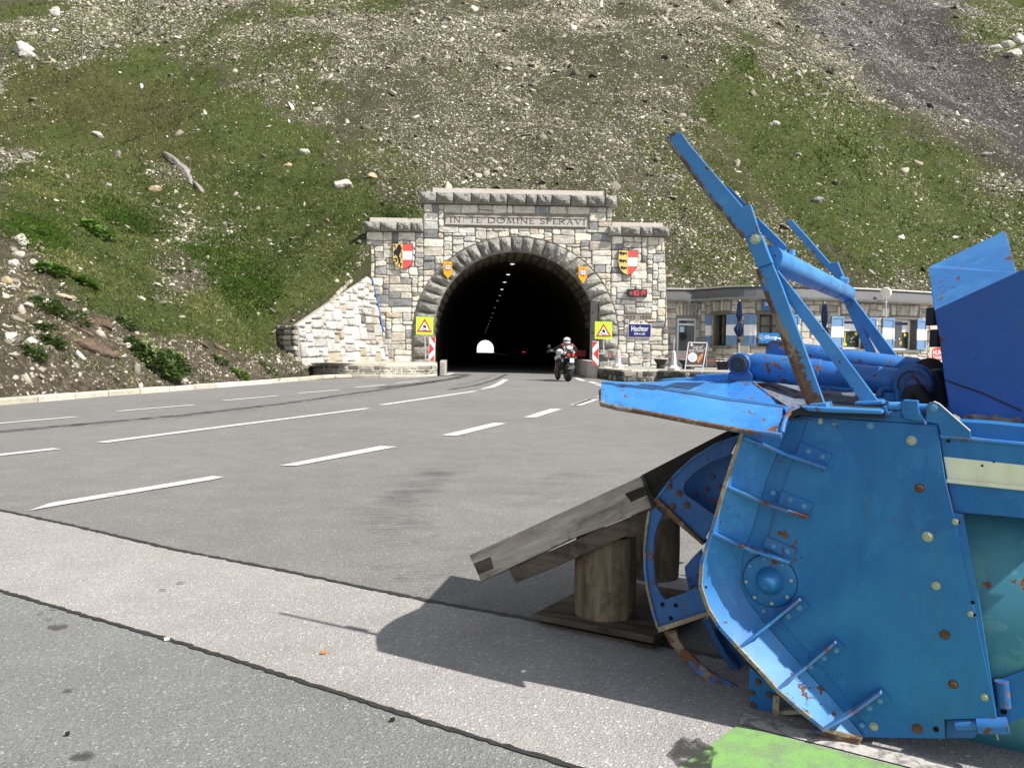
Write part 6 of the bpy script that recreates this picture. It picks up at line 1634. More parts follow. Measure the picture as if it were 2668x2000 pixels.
d1, d2 = mp('z7', 890, 350, .10), mp('z7', 1700, 402, .06)
mb = MB(); mb.prism([d1, d2, d2 + MW * 1.22, d1 + MW * 1.2], Vector((0, 0, -.008))); mb.build('deck_blocker', M_BLUER, blower)  # sheet added below the lid to stop sunlight leaking onto the ground

B0 = Vector((.84, 2.2, .872))
mb = MB(); mb.prism([B0 + MU * t_ + MW * w_ for t_, w_ in ((-.22, .0), (.05, -.01), (.05, .30), (-.22, .30))], Vector((0, 0, -.006))); mb.build('throat_leak_filler', M_BLUED, blower)  # hidden filler sheet added to close a sun leak in the shadow

pz('rust_patch', [(640, 1245), (720, 1232), (800, 1246), (860, 1236), (930, 1262), (1010, 1250), (1034, 1300), (960, 1312), (880, 1300), (790, 1304), (700, 1290), (655, 1286)], HW - .001, .0008, rust_mat('scraped_paint', (.10, .07, .07), (.22, .17, .17), .3), 'z8')
for q in ((690, 1255, 1.6), (880, 1100, 1.0), (930, 100, 1.0), (455, 300, 1.0)):
    r = random.Random(int(q[0])); n = 9; P = [(q[0] + cos(k / n * 2 * pi) * 13 * q[2] * r.uniform(.4, 1.3), q[1] + sin(k / n * 2 * pi) * 8 * q[2] * r.uniform(.4, 1.3)) for k in range(n)]
    pz('rust_patch', P, HW - .0025 if q[1] > 600 else HW + .14 * 0 - .0, .0008, M_RUST, 'z8') if q[1] > 600 else None
# ================================================================ text
FR['zM'] = (1040, 780, .13271); FR['zR'] = (1400, 840, .10251)
def text2d(s, bold=0.0, shear=0.0, font=None):
    cu = bpy.data.curves.new('t', 'FONT'); cu.body = s; cu.size = 1.0; cu.offset = bold; cu.shear = shear; cu.resolution_u = 3
    ob = bpy.data.objects.new('t', cu); COL.objects.link(ob); dg = bpy.context.evaluated_depsgraph_get(); dg.update()
    me = bpy.data.meshes.new_from_object(ob.evaluated_get(dg)); V = [(v.co.x, v.co.y) for v in me.vertices]; F = [tuple(p.vertices) for p in me.polygons]
    bpy.data.objects.remove(ob); bpy.data.curves.remove(cu); bpy.data.meshes.remove(me)
    x0 = min(v[0] for v in V); x1 = max(v[0] for v in V); y0 = min(v[1] for v in V); y1 = max(v[1] for v in V)
    return [((x - x0) / (x1 - x0), (y - y0) / (y1 - y0)) for x, y in V], F
def put_text(s, W, a0, a1, b0, b1, off, mat, parent, name='lettering', bold=0.0, shear=0.0, skew=0.0):
    V, F = text2d(s, bold, shear)
    o = mesh(name, [W(a0 + x * (a1 - a0), b0 + y * (b1 - b0) + skew * x, off) for x, y in V], F, mat, parent)
    return o
def flat(name, pts, W, off, mat, parent, th=.004):
    mb = MB(); mb.prism([W(a, b, off) for a, b in pts], (W(0, 0, 0) - W(0, 0, 1)) * th); return mb.build(name, mat, parent)
def circ(c, rx, ry=None, n=28, a0=0, a1=2 * pi): ry = ry or rx; return [(c[0] + rx * cos(a0 + (a1 - a0) * k / n), c[1] + ry * sin(a0 + (a1 - a0) * k / n)) for k in range(n)]
M_RED = plain('sign_red', (.62, .045, .04), .5, var=.05); M_REDL = plain('shield_red', (.66, .10, .085), .6, var=.1, scale=12); M_WH = plain('sign_white', (.80, .80, .82), .5, var=.04)
M_BK = plain('sign_black', (.015, .015, .02), .6); M_GOLD = plain('shield_gold', (.70, .54, .17), .6, var=.12, scale=14); M_OR = plain('sign_orange', (.80, .40, .015), .5, var=.04)
M_NAVY = plain('sign_navy', (.012, .018, .14), .35, var=.1); M_GALV = plain('galvanised_steel', (.50, .50, .49), .45, metal=.3, var=.1)
g = NG('fluorescent_yellow'); g.col((.60, .86, .06)).rough(.6); M_FLU = g.m
M_SIGNB = plain('shop_sign_blue', (.012, .22, .60), .45, var=.05)
fq = lambda fr, x, y, off=0.0: FP.uv(fr, x, y, off)
# ---- coats of arms
def shield(fr, out, xmid, bands, label, lions, off=.16):
    sh = empty('coat_of_arms', FP.W(*fq(fr, xmid, out[0][1]), .06), label, 'coat of arms', 'painted shields on the portal')
    O = [fq(fr, *q, off) for q in out]; mx = fq(fr, xmid, out[0][1], off)[0]
    flat('shield_board', O, FP.W, off - .005, M_BK, sh, .09)
    c = (sum(p[0] for p in O) / len(O), sum(p[1] for p in O) / len(O)); O2 = [(c[0] + (p[0] - c[0]) * .97, c[1] + (p[1] - c[1]) * .975) for p in O]
    flat('gold_field', clip_half(O2, 1, 0, mx - .004), FP.W, off, M_GOLD, sh)
    y1 = fq(fr, xmid, bands[0], off)[1]; y2 = fq(fr, xmid, bands[1], off)[1]; R_half = clip_half(O2, -1, 0, -mx)
    flat('red_field', clip_half(R_half, 0, -1, -y1), FP.W, off, M_REDL, sh); flat('white_band', clip_half(clip_half(R_half, 0, 1, y1 - .004), 0, -1, -y2), FP.W, off, M_WH, sh); flat('red_field', clip_half(R_half, 0, 1, y2 - .004), FP.W, off, M_REDL, sh)
    mb = MB()
    for P in lions: mb.prism([FP.W(*fq(fr, *q, off), off + .006) for q in P], -FP.n * .005)
    mb.build('lion', M_BK, sh)
shield('zC', [(220, 130), (695, 140), (692, 560), (665, 630), (610, 695), (530, 732), (450, 738), (370, 715), (290, 650), (235, 560), (216, 450)], 457, (310, 520), 'painted shield with one tall black lion on gold, red and white bands', [
    [(325, 190), (350, 160), (392, 158), (414, 190), (418, 270), (405, 330), (380, 400), (372, 445), (400, 490), (405, 560), (380, 610), (350, 590), (352, 530), (325, 450), (290, 408), (262, 408), (238, 370), (235, 325), (258, 290), (300, 262), (318, 240)],
    [(235, 155), (250, 175), (262, 150), (272, 180), (290, 178), (278, 205), (300, 245), (285, 265), (262, 215), (240, 190)], [(232, 430), (250, 400), (270, 395), (262, 430), (240, 442)],
    [(245, 500), (262, 478), (298, 470), (330, 512), (325, 560), (290, 582), (248, 578), (246, 565), (290, 552), (296, 530), (282, 512), (255, 520)], [(330, 600), (356, 592), (352, 640), (338, 668), (320, 655), (334, 630)],
    [(372, 600), (400, 592), (440, 618), (432, 650), (415, 640), (414, 700), (385, 702), (380, 690), (396, 672), (392, 640)], [(425, 230), (438, 210), (440, 260), (412, 300), (436, 350), (430, 380), (404, 330), (402, 300)], [(418, 380), (440, 400), (426, 440), (442, 480), (420, 500), (412, 440)]])
def plion(x, y, s=1.0): return [[(x - 55 * s, y + 10), (x - 60 * s, y - 15), (x - 35 * s, y - 28), (x - 22 * s, y - 14), (x + 5, y - 16), (x + 30 * s, y - 8), (x + 45 * s, y - 26), (x + 38 * s, y + 2), (x + 42 * s, y + 26), (x + 28 * s, y + 10), (x + 10, y + 8), (x - 5, y + 30), (x - 12, y + 10), (x - 28 * s, y + 12), (x - 34 * s, y + 34), (x - 42 * s, y + 10)]]
shield('zD', [(262, 108), (518, 112), (516, 250), (502, 330), (462, 392), (420, 424), (376, 432), (325, 410), (285, 372), (262, 312), (254, 240)], 385, (202, 318), 'painted shield with three black lions on gold, above the red number display', plion(328, 152) + plion(326, 250) + plion(335, 342, .85))
# ---- height limit plates
def hplate(fr, pts, c, r, label, off=.30):
    s_ = empty('height_limit_sign', FP.W(*fq(fr, *c, off), off - .02), label, 'road sign', 'orange height limit plates on the arch')
    flat('plate', [fq(fr, *q, off) for q in pts], FP.W, off, M_OR, s_, .02); C = fq(fr, *c, off); R = r * FR[fr][2] / F_PX * FAC_Y
    flat('ring', circ(C, R), FP.W, off + .008, M_RED, s_); flat('disc', circ(C, R * .78), FP.W, off + .014, M_WH, s_)
    for k in (-1, 1): flat('arrow', [(C[0] - R * .2, C[1] + k * R * .76), (C[0] + R * .2, C[1] + k * R * .76), (C[0], C[1] + k * R * .48)], FP.W, off + .020, M_BK, s_)
    put_text('4,0m', FP.W, C[0] - R * .62, C[0] + R * .62, C[1] - R * .24, C[1] + R * .26, off + .02, M_BK, s_)
hplate('zC', [(1430, 558), (1640, 562), (1642, 855), (1540, 972), (1438, 855)], (1540, 700), 80, 'orange pointed height limit plate on the arch near the shield with one lion')
hplate('z2', [(905, 703), (967, 704), (966, 778), (935, 825), (904, 778)], (938, 745), 26, 'orange pointed height limit plate on the arch near the shield with three lions')
# ---- number display
td = empty('temperature_display', FP.W(*fq('zD', 505, 668), .1), 'black box with red glowing figures reading +10.1 degrees on the portal', 'temperature display')
q = [fq('zD', *p, .2) for p in ((378, 716), (632, 720), (632, 622), (378, 618))]; flat('case', q, FP.W, .20, M_BK, td, .16)
M_LED = emissive('led_red', (1.0, .03, .05), 1.6); M_LCD = plain('display_face', (.05, .05, .055), .3)
flat('face', [fq('zD', *p, .205) for p in ((392, 706), (622, 708), (622, 634), (392, 632))], FP.W, .205, M_LCD, td)
def seg(x0, x1, polys, wd=.020):
    mb = MB(); y0, y1 = 700, 642
    for P in polys: strokes([fq('zD', x0 + (x1 - x0) * a, y0 + (y1 - y0) * b, .21) for a, b in P], wd, FP.W, .212, mb)
    mesh('numeral', mb.V, mb.F, M_LED, td)
seg(412, 438, [[(0, .5), (1, .5)], [(.5, .25), (.5, .75)]], .018); seg(455, 468, [[(.8, 0), (.8, 1)]]); seg(484, 518, [[(0, 0), (1, 0), (1, 1), (0, 1), (0, 0)]]); seg(524, 528, [[(0, 0), (0, .1)]]); seg(555, 568, [[(.8, 0), (.8, 1)]]); seg(582, 606, [[(0, .45), (1, .45), (1, 1), (0, 1), (0, .45)]], .018)
# ---- name board
hb = empty('name_board', FP.W(*fq('zD', 535, 1160), .08), 'dark blue enamel board with white letters Hochtor below the date stone', 'sign')
flat('border', [fq('zD', *p, .12) for p in ((385, 1249), (686, 1252), (688, 1074), (385, 1070))], FP.W, .12, M_WH, hb, .03); flat('panel', [fq('zD', *p, .125) for p in ((391, 1243), (680, 1246), (682, 1080), (391, 1076))], FP.W, .128, M_NAVY, hb)
a0, b0 = fq('zD', 427, 1168, .13); a1, b1 = fq('zD', 650, 1102, .13); put_text('Hochtor', FP.W, a0, a1, b0, b1, .134, M_WH, hb, bold=.018)
a0, b0 = fq('zD', 462, 1216, .13); a1, b1 = fq('zD', 610, 1186, .13); put_text('2504 m ü.d.M.', FP.W, a0, a1, b0, b1, .134, M_WH, hb, bold=.012)
# ---- blue pipe
mb = MB(); mb.tube([FP.W(*fq('z1', *q, .1), .1) for q in ((796, 783), (808, 830), (832, 930), (858, 1060), (870, 1130), (884, 1170))], .045, 10); o = autosmooth(mb.build('drain_pipe', plain('blue_pipe', (.06, .14, .32), .5, var=.2, scale=6))); tag(o, 'thin blue pipe running down where portal meets the limewashed wall', 'pipe')
# ---- warning signs on posts
def warn(fr, rect, tri, tin, car, Y, label, off=0):
    P = Plane((0, Y, 0), (0, -1, 0)); q = lambda x, y: P.uv(fr, x, y); s_ = empty('warning_sign', P.W(*q(*rect[0])), label, 'road sign', 'skid warning signs at the tunnel mouth')
    flat('panel', [q(*p) for p in rect], P.W, 0, M_FLU, s_, .02); flat('triangle', [q(*p) for p in tri], P.W, .010, M_RED, s_); flat('inner_triangle', [q(*p) for p in tin], P.W, .016, M_WH, s_)
    for c in car: flat('pictogram', [q(*p) for p in c], P.W, .022, M_BK, s_)
    return P, q, s_
def skidcar(cx, cy, k):
    t = lambda x, y: (cx + x * k, cy + y * k)
    A = [t(-16, -28), t(12, -34), t(26, -10), t(30, 22), t(22, 30), t(12, 26), t(-30, 6), t(-36, -2), t(-30, -14)]
    B_ = [t(-55, 32), t(-40, 46), t(-20, 46), t(0, 56), t(-2, 62), t(-22, 52), t(-42, 52), t(-60, 38)]; Cc = [t(-22, 66), t(0, 74), t(14, 56), t(40, 60), t(58, 74), t(56, 80), t(38, 66), t(18, 64), t(4, 80), t(-24, 72)]
    return [A, B_, Cc]
P, q, s_ = warn('zM', [(328, 686), (662, 692), (672, 346), (335, 336)], [(348, 630), (645, 640), (502, 375)], [(392, 605), (603, 612), (500, 432)], skidcar(500, 535, 1.0), 32.6, 'yellow square warning sign with skidding car on two poles, beside the limewashed wall')
mb = MB()
for x in (498, 585): 
    b = P.W(*q(x + 20 * (x < 550), 1225), -.05); b.z = .5; mb.tube([b, P.W(*q(x, 640), -.05)], .03, 10)
mb.build('post', M_GALV, s_)
mb = MB(); mb.bar(P.W(*q(480, 975), -.02), P.W(*q(590, 975), -.02), Vector((0, 0, .03)), .02); mb.build('clamp', M_GALV, s_)
P, q, s_ = warn('z2', [(1022, 1222), (1145, 1226), (1147, 1100), (1023, 1098)], [(1030, 1206), (1140, 1206), (1085, 1112)], [(1047, 1197), (1122, 1197), (1085, 1132)], skidcar(1085, 1168, .37), 31.0, 'yellow square warning sign with skidding car on one pole, beside the rider')
mb = MB(); mb.tube([P.W(*q(1086, 1334), -.05), P.W(*q(1084, 1200), -.05)], .028, 10); mb.bar(P.W(*q(1048, 1328), -.04), P.W(*q(1090, 1328), -.04), Vector((0, 0, .05)), .03); mb.build('post', M_GALV, s_)
def chevron(fr, rect, reds, Y, label):
    P = Plane((0, Y, 0), (0, -1, 0)); q = lambda x, y: P.uv(fr, x, y); s_ = empty('chevron_board', P.W(*q(*rect[0])), label, 'road sign', 'red and white marker boards'); flat('board', [q(*p) for p in rect], P.W, 0, M_WH, s_, .03)
    for r in reds: flat('red_stripe', [q(*p) for p in r], P.W, .006, M_RED, s_)
    return P, q, s_
chevron('zM', [(575, 1200), (690, 1212), (714, 742), (602, 733)], [[(614, 738), (708, 746), (700, 866)], [(598, 852), (688, 975), (584, 1080)], [(685, 1090), (680, 1204), (590, 1196)]], 32.3, 'red and white board with arrow pointing into the tunnel beside the two poles')
P, q, s_ = chevron('zR', [(1402, 1090), (1558, 1090), (1560, 476), (1402, 474)], [[(1410, 486), (1540, 486), (1410, 645)], [(1552, 645), (1552, 940), (1422, 790)], [(1410, 935), (1410, 1082), (1535, 1082)]], 30.8, 'red and white board with arrow pointing into the tunnel beside the rider')
# ---- obelisks and chains on the terrace
M_OBE = plain('obelisk_concrete', (.56, .55, .52), .85, var=.1, scale=6)
def obelisk(fr, xb, yb, yt, wpx, rod, label, first=None):
    b = ground(fr, xb, yb, TZ); sc_ = FR[fr][2] / F_PX * b.y; h = (yb - yt) * sc_; r = wpx * sc_ / 2
    t = empty('stone_bollard', b, label, 'bollard', 'pale obelisk bollards on the terrace edge'); prof = [(r * .98, 0), (r, .09), (r * .52, .19), (r * .34, h * .93), (r * .05, h)]
    mb = MB(); mb.lathe(b, prof, 8); o = mb.build('body', M_OBE, t); 
    if rod: mb = MB(); mb.tube([b + Vector((0, 0, h * .96)), b + Vector((0, 0, rod * sc_ + h))], .012, 6); mb.build('rod', M_WH, t)
    return b, h
b1, h1 = obelisk('zL', 712, 782, 405, 230, 0, 'pale eight-sided obelisk bollard at the terrace end beside the warning sign')
b2, h2 = obelisk('zL', 1852, 832, 418, 250, 238, 'pale obelisk bollard with a thin white rod beside the poster stand')
def chain(pts, label):
    c = empty('barrier_chain', pts[0], label, 'chain', 'red and white plastic chains'); P = []
    for a, b in zip(pts[:-1], pts[1:]): 
        k = max(1, int((b - a).length / .07)); P += [a.lerp(b, i / k) for i in range(k)]
    P.append(pts[-1]); mbs = [MB(), MB()]
    for i in range(len(P) - 1):
        m_ = mbs[(i // 5) % 2]; d = (P[i + 1] - P[i]); m_.bar(P[i] - d * .1, P[i + 1] + d * .1, Vector((0, 0, .03)) if i % 2 else Vector((.02, -.02, 0)), .012)
    mbs[0].build('red_links', M_RED, c); mbs[1].build('white_links', M_WH, c)
cY = (b1.y + b2.y) / 2
chain([at_y('zL', x, y, Y) for x, y, Y in ((748, 490, b1.y), (870, 530, b1.y - .4), (1050, 568, cY + .2), (1250, 580, cY), (1500, 556, cY - .4), (1770, 500, b2.y))], 'red and white chain sagging between the two obelisk bollards')
chain([at_y('zL', x, y, b2.y + .05) for x, y in ((1918, 498), (1990, 525), (2110, 552), (2160, 560))], 'short red and white chain between obelisk bollard and poster stand')
chain([at_y('zL', x, y, b1.y + .9) for x, y in ((640, 520), (540, 480), (515, 470), (512, 560), (512, 640), (505, 720))], 'short red and white chain hanging from the arch foot by the obelisk bollard')
chain([at_y('zA', x, y, 29.5) for x, y in ((712, 1278), (850, 1290), (1000, 1290), (1180, 1275), (1350, 1262))], 'red and white chain from the poster stand to the umbrella planter')
# ---- planters
M_TROUGH = plain('dark_planter', (.035, .035, .038), .8, var=.4, scale=8)
def planter(fr, x0, x1, yt, yb, Y, label, rimc=True):
    a, b = at_y(fr, x0, yt, Y), at_y(fr, x1, yt, Y); c = (a + b) / 2; r = (b - a).length / 2; zb = at_y(fr, x0, yb, Y).z; zb = min(max(zb, TZ), TZ + .02)
    t = empty('planter', Vector((c.x, c.y, TZ)), label, 'planter', 'dark stone planters on the terrace'); mb = MB(); mb.lathe(Vector((c.x, c.y, TZ)), [(r * .6, 0), (r * .62, .1), (r * .5, .14), (r * .9, (c.z - TZ) * .75), (r, c.z - TZ - .03), (r * .9, c.z - TZ - .03), (r * .85, c.z - TZ - .12)], 10); mb.build('trough', M_TROUGH, t)
    if rimc: mb = MB(); mb.lathe(Vector((c.x, c.y, c.z - .03)), [(r * 1.03, 0), (r * 1.03, .03), (r * .85, .03)], 10); mb.build('rim', M_LEDGE, t)
planter('zL', 1445, 1740, 580, 800, 31.6, 'dark round planter between the two obelisk bollards')
planter('zA', 285, 620, 1262, 1430, 31.2, 'dark planter behind the poster stand')
planter('zA', 860, 1150, 1250, 1440, 31.0, 'dark planter beside the round cylinder end and chain')
# ---- umbrella with planter base
M_NAVYC = plain('navy_canvas', (.018, .035, .10), .8, var=.3, scale=10)
def umbrella(fr, tip, rings, foot, Y, label, basew=None):
    tp_ = at_y(fr, *tip, Y); u = empty('folded_umbrella', Vector((tp_.x, Y, TZ)), label, 'umbrella', 'folded navy umbrellas before the shop'); V = []; F = []; n = 20
    for (x0, x1, y) in rings:
        a, b = at_y(fr, x0, y, Y), at_y(fr, x1, y, Y); c = (a + b) / 2; r = (b - a).length / 2
        for k in range(n): th = 2 * pi * k / n; rr_ = r * (1.0 if k % 2 else .62); V.append(c + Vector((cos(th) * rr_, sin(th) * rr_, sin(k * 2.3) * .03 if (x0, x1, y) == rings[-1] else 0)))
    for i in range(len(rings) - 1):
        for k in range(n): F.append((i * n + k, i * n + (k + 1) % n, (i + 1) * n + (k + 1) % n, (i + 1) * n + k))
    F.append(tuple(range(n))); F.append(tuple(range(len(rings) * n - 1, len(rings) * n - n - 1, -1)))
    mesh('canopy', V, F, M_NAVYC, u); mb = MB(); mb.lathe(tp_ - Vector((0, 0, .06)), [(.03, 0), (.035, .04), (.012, .07)], 8); mb.build('finial', M_GALV, u)
    ft = at_y(fr, *foot, Y); mb = MB(); mb.tube([Vector((ft.x, Y, min(ft.z, 1.2))), tp_ - Vector((0, 0, .05))], .024, 8); mb.build('pole', M_GALV, u)
    return u, ft
u1, ft = umbrella('zA', (1272, 315), [(1250, 1292, 330), (1238, 1302, 380), (1228, 1310, 470), (1216, 1318, 560), (1232, 1308, 620), (1255, 1282, 660), (1225, 1310, 700), (1180, 1335, 770), (1188, 1340, 810), (1215, 1325, 870), (1245, 1280, 905)], (1260, 1165), 30.6, 'folded navy umbrella between the two striped shutters')
mb = MB(); c = Vector((ft.x, 30.6, 0)); mb.box(Vector((ft.x + .2, 30.75, ft.z - .03)), .82, .5, .06); mb.build('stand_slab', M_LEDGE, u1); mb = MB(); mb.box(Vector((ft.x + .2, 30.75, (ft.z - .06 + TZ) / 2)), .6, .42, ft.z - .06 - TZ); mb.build('stand_block', M_TROUGH, u1)
mb = MB(); mb.tube([at_y('zA', 1262, 925, 30.55), at_y('zA', 1262, 1000, 30.55)], .045, 8); mb.box(at_y('zA', 1275, 965, 30.5), .1, .06, .07); mb.build('crank', M_BLACK, u1)
umbrella('zB', (487, 318), [(478, 498, 325), (455, 520, 370), (447, 530, 450), (440, 535, 540), (448, 528, 620), (470, 515, 670), (455, 545, 720), (465, 552, 760), (480, 540, 800)], (495, 1000), 30.0, 'folded navy umbrella before the plain stone wall')
# ---- poster stand
SBY = ground('zA', 400, 1462, TZ).y
P = Plane((0, SBY, 0), (0, -1, 0)); q = lambda x, y: P.uv('zA', x, y); pb = empty('poster_stand', P.W(*q(530, 1460)), 'white framed pavement board advertising a coffee break', 'poster stand')
M_ALU = plain('white_aluminium', (.66, .67, .70), .4, var=.04); M_POST = NG('poster_brown'); g = M_POST; pp = g.coord('pos'); n_ = g.noise(g.mapping(pp, (3, 3, 14)), 3, 4, .6); g.col(g.ramp(n_, [(.3, (.075, .05, .045)), (.7, (.16, .115, .10))])).rough(.4)
flat('poster', [q(*p) for p in ((420, 1362), (678, 1358), (740, 1012), (466, 1004))], P.W, .0, M_POST.m, pb, .01)
mb = MB()
for a, b in (((455, 990), (392, 1460)), ((752, 998), (672, 1478)), ((452, 994), (756, 1000)), ((415, 1366), (690, 1366))): mb.bar(P.W(*q(*a), .012), P.W(*q(*b), .012), Vector((0, .02, 0)), .035)
mb.build('frame', M_ALU, pb)
mb = MB(); bb = [P.W(*q(x, y), -.45) for x, y in ((790, 1440), (560, 1430))]
for a, b in (((752, 1000), bb[0]), ((600, 996), bb[1])): mb.bar(P.W(*q(*a), 0), b, Vector((0, .02, 0)), .03)
mb.build('rear_leg', M_ALU, pb)
a0, b0 = q(522, 1095); a1, b1 = q(690, 1042); put_text('Lust auf', P.W, a0, a1, b0, b1, .012, M_WH, pb, shear=.4, skew=.012)
a0, b0 = q(462, 1148); a1, b1 = q(712, 1090); put_text('eine Pause?', P.W, a0, a1, b0, b1, .012, M_WH, pb, shear=.4, skew=.012)
flat('printed_plate', circ(q(518, 1232), (q(594, 0)[0] - q(518, 0)[0]), None), P.W, .012, M_WH, pb); flat('printed_cup', circ(q(520, 1234), (q(562, 0)[0] - q(520, 0)[0])), P.W, .017, M_ALU, pb)
flat('printed_croissant', [q(*p) for p in ((588, 1300), (600, 1240), (640, 1190), (690, 1158), (690, 1200), (655, 1270), (612, 1318), (590, 1318))], P.W, .012, plain('pastry', (.62, .25, .09), .7, var=.3, scale=20), pb)
flat('printed_badge', [q(*p) for p in ((482, 1055), (520, 1055), (524, 1012), (488, 1010))], P.W, .012, M_ALU, pb)
# ---- shop signs
sv = lambda fr, x, y, o=.12: SW.sv(fr, x, y, o)
ss = empty('shop_sign', SW.W(*sv('zA', 1770, 925), .12), 'bright blue board reading Shop with an arrow below the wooden window', 'sign', 'blue shop signs')
a0, b0 = sv('zA', 1575, 1005); a1, b1 = sv('zA', 1982, 846)
def swflat(name, pts, off, mat, parent, th=.03): 
    f = [SW.W(a, b, off) for a, b in pts]; nrm = SW.at(pts[0][0])[1]; mb = MB(); mb.prism(f, -nrm * th); return mb.build(name, mat, parent)
swflat('board', [(a0, b0), (a1, b0), (a1, b1), (a0, b1)], .12, M_SIGNB, ss)
q = lambda x, y: sv('zA', x, y, .13)
SWc = lambda a, b, o: SW.W(a, b, o)
x0, y0 = q(1675, 958); x1, y1 = q(1885, 880); put_text('Shop', SWc, x0, x1, y0, y1, .128, M_WH, ss, bold=.03)
swflat('arrow', [q(1895, 918), q(1930, 918), q(1930, 898), q(1972, 925), q(1930, 955), q(1930, 938), q(1895, 938)], .128, M_WH, ss, .004)
C = q(1623, 922); swflat('badge', circ(C, .115), .127, M_WH, ss, .003); swflat('badge_disc', circ(C, .098), .130, M_SIGNB, ss, .003); swflat('badge_mark', [(C[0] - .05, C[1] - .06), (C[0] + .03, C[1] - .03), (C[0] + .06, C[1] + .05), (C[0], C[1] + .02), (C[0] - .06, C[1] + .04)], .133, plain('badge_green', (.50, .58, .40), .5), ss, .003)
s2 = empty('shop_sign', SW.W(*sv('zA', 1700, 390), .14), 'small blue sign reading Shop under the gutter', 'sign', 'blue shop signs')
x0, y0 = sv('zA', 1630, 486); x1, y1 = sv('zA', 1820, 296); swflat('board', [(x0, y0), (x1, y0), (x1, y1), (x0, y1)], .14, plain('sign_blue_dull', (.04, .13, .33), .5), s2)
x0, y0 = sv('zA', 1672, 425); x1, y1 = sv('zA', 1750, 350); put_text('Shop', SWc, x0, x1, y0, y1, .148, M_WH, s2, bold=.02)
# ---- posters in the two white windows
M_YEL = plain('poster_yellow', (.75, .55, .04), .5); M_POSTD = NG('poster_dark'); g = M_POSTD; n_ = g.noise(g.coord('pos'), 5, 4, .7); g.col(g.ramp(n_, [(.45, (.008, .02, .014)), (.7, (.05, .07, .045))])).rough(.4)
for win, xs, ys, kind in ((win3, (742, 965), (545, 935), 0), (win4, (1470, 1680), (565, 948), 1)):
    o_ = O_W3 if win is win3 else O_W4; c0, c1 = o_[0] + .16, o_[1] - .16; h0, h1 = o_[2] + .07, o_[3] - .10; dd = -.29
    L = lambda a: c0 + (c1 - c0) * a; Hh = lambda b: h0 + (h1 - h0) * b
    swflat('poster_top', [(L(0), Hh(.60)), (L(1), Hh(.60)), (L(1), Hh(1)), (L(0), Hh(1))], dd, M_WH, win, .004); swflat('poster_picture', [(L(0), Hh(0.03)), (L(1), Hh(0.03)), (L(1), Hh(.60)), (L(0), Hh(.60))], dd, M_POSTD.m, win, .004)
    swflat('poster_bar', [(L(.18), Hh(.86)), (L(.95), Hh(.86)), (L(.95), Hh(.95)), (L(.18), Hh(.95))], dd + .008, M_NAVY, win, .003); swflat('poster_disc', circ((L(.84), Hh(.50)), .085), dd + .009, M_YEL, win, .003)
    if kind == 0:
        swflat('poster_ladle', [(L(.24), Hh(.18)), (L(.26), Hh(.56)), (L(.29), Hh(.56)), (L(.30), Hh(.18)), (L(.40), Hh(.10)), (L(.34), Hh(.05)), (L(.18), Hh(.05)), (L(.12), Hh(.10))], dd + .009, M_YEL, win, .003)
        for cx_, cy_, r_ in ((.62, .32, .06), (.72, .38, .05), (.60, .20, .05), (.75, .2, .05)): swflat('poster_petal', circ((L(cx_), Hh(cy_)), r_, r_ * .6, 9), dd + .0085, M_CURT, win, .003)
    else:
        for cx_, cy_, r_ in ((.22, .45, .06), (.28, .30, .05), (.2, .15, .05), (.55, .35, .04)): swflat('poster_petal', circ((L(cx_), Hh(cy_)), r_, r_ * .9, 7), dd + .0085, M_WH, win, .003)
        swflat('poster_figure', circ((L(.62), Hh(.20)), .09, .11, 8), dd + .0088, plain('poster_tan', (.45, .28, .12), .6), win, .003)
# ---- wall lamp on pole
lp = empty('round_lamp', at_y('zB', 1370, 530, 35.2), 'white round lamp on a thin pole fixed above the shutters', 'lamp')
c = at_y('zB', 1370, 186, 35.2); mb = MB(); mb.lathe(c - Vector((.02, .05, 0)), [(.02, -.08), (.22, -.07), (.26, 0), (.22, .06), (.02, .09)], 24, Vector((-.75, -.66, 0))); autosmooth(mb.build('lamp_disc', plain('lamp_white', (.78, .77, .68), .4, var=.03), lp))
mb = MB(); mb.tube([at_y('zB', 1370, 530, 35.2), at_y('zB', 1374, 250, 35.2)], .03, 8); mb.bar(at_y('zB', 1352, 315, 35.2), at_y('zB', 1396, 315, 35.2), Vector((0, .04, 0)), .03); mb.build('pole', M_GALV, lp)
mb = MB(); mb.bar(at_y('zB', 1370, 525, 35.2), at_y('zB', 1370, 525, 35.5), Vector((.05, 0, 0)), .04); mb.build('wall_bracket', M_GALV, lp)
mb = MB(); mb.box(SW.W(*sv('zA', 686, 402, .12), .12), .10, .1, .14); mb.tube([SW.W(*sv('zA', 686, 425, .12), .12), SW.W(*sv('zA', 686, 462, .12), .12)], .025, 8); o = mb.build('wall_sensor', M_OBE); tag(o, 'small white sensor on the wall beside the downpipe', 'sensor')
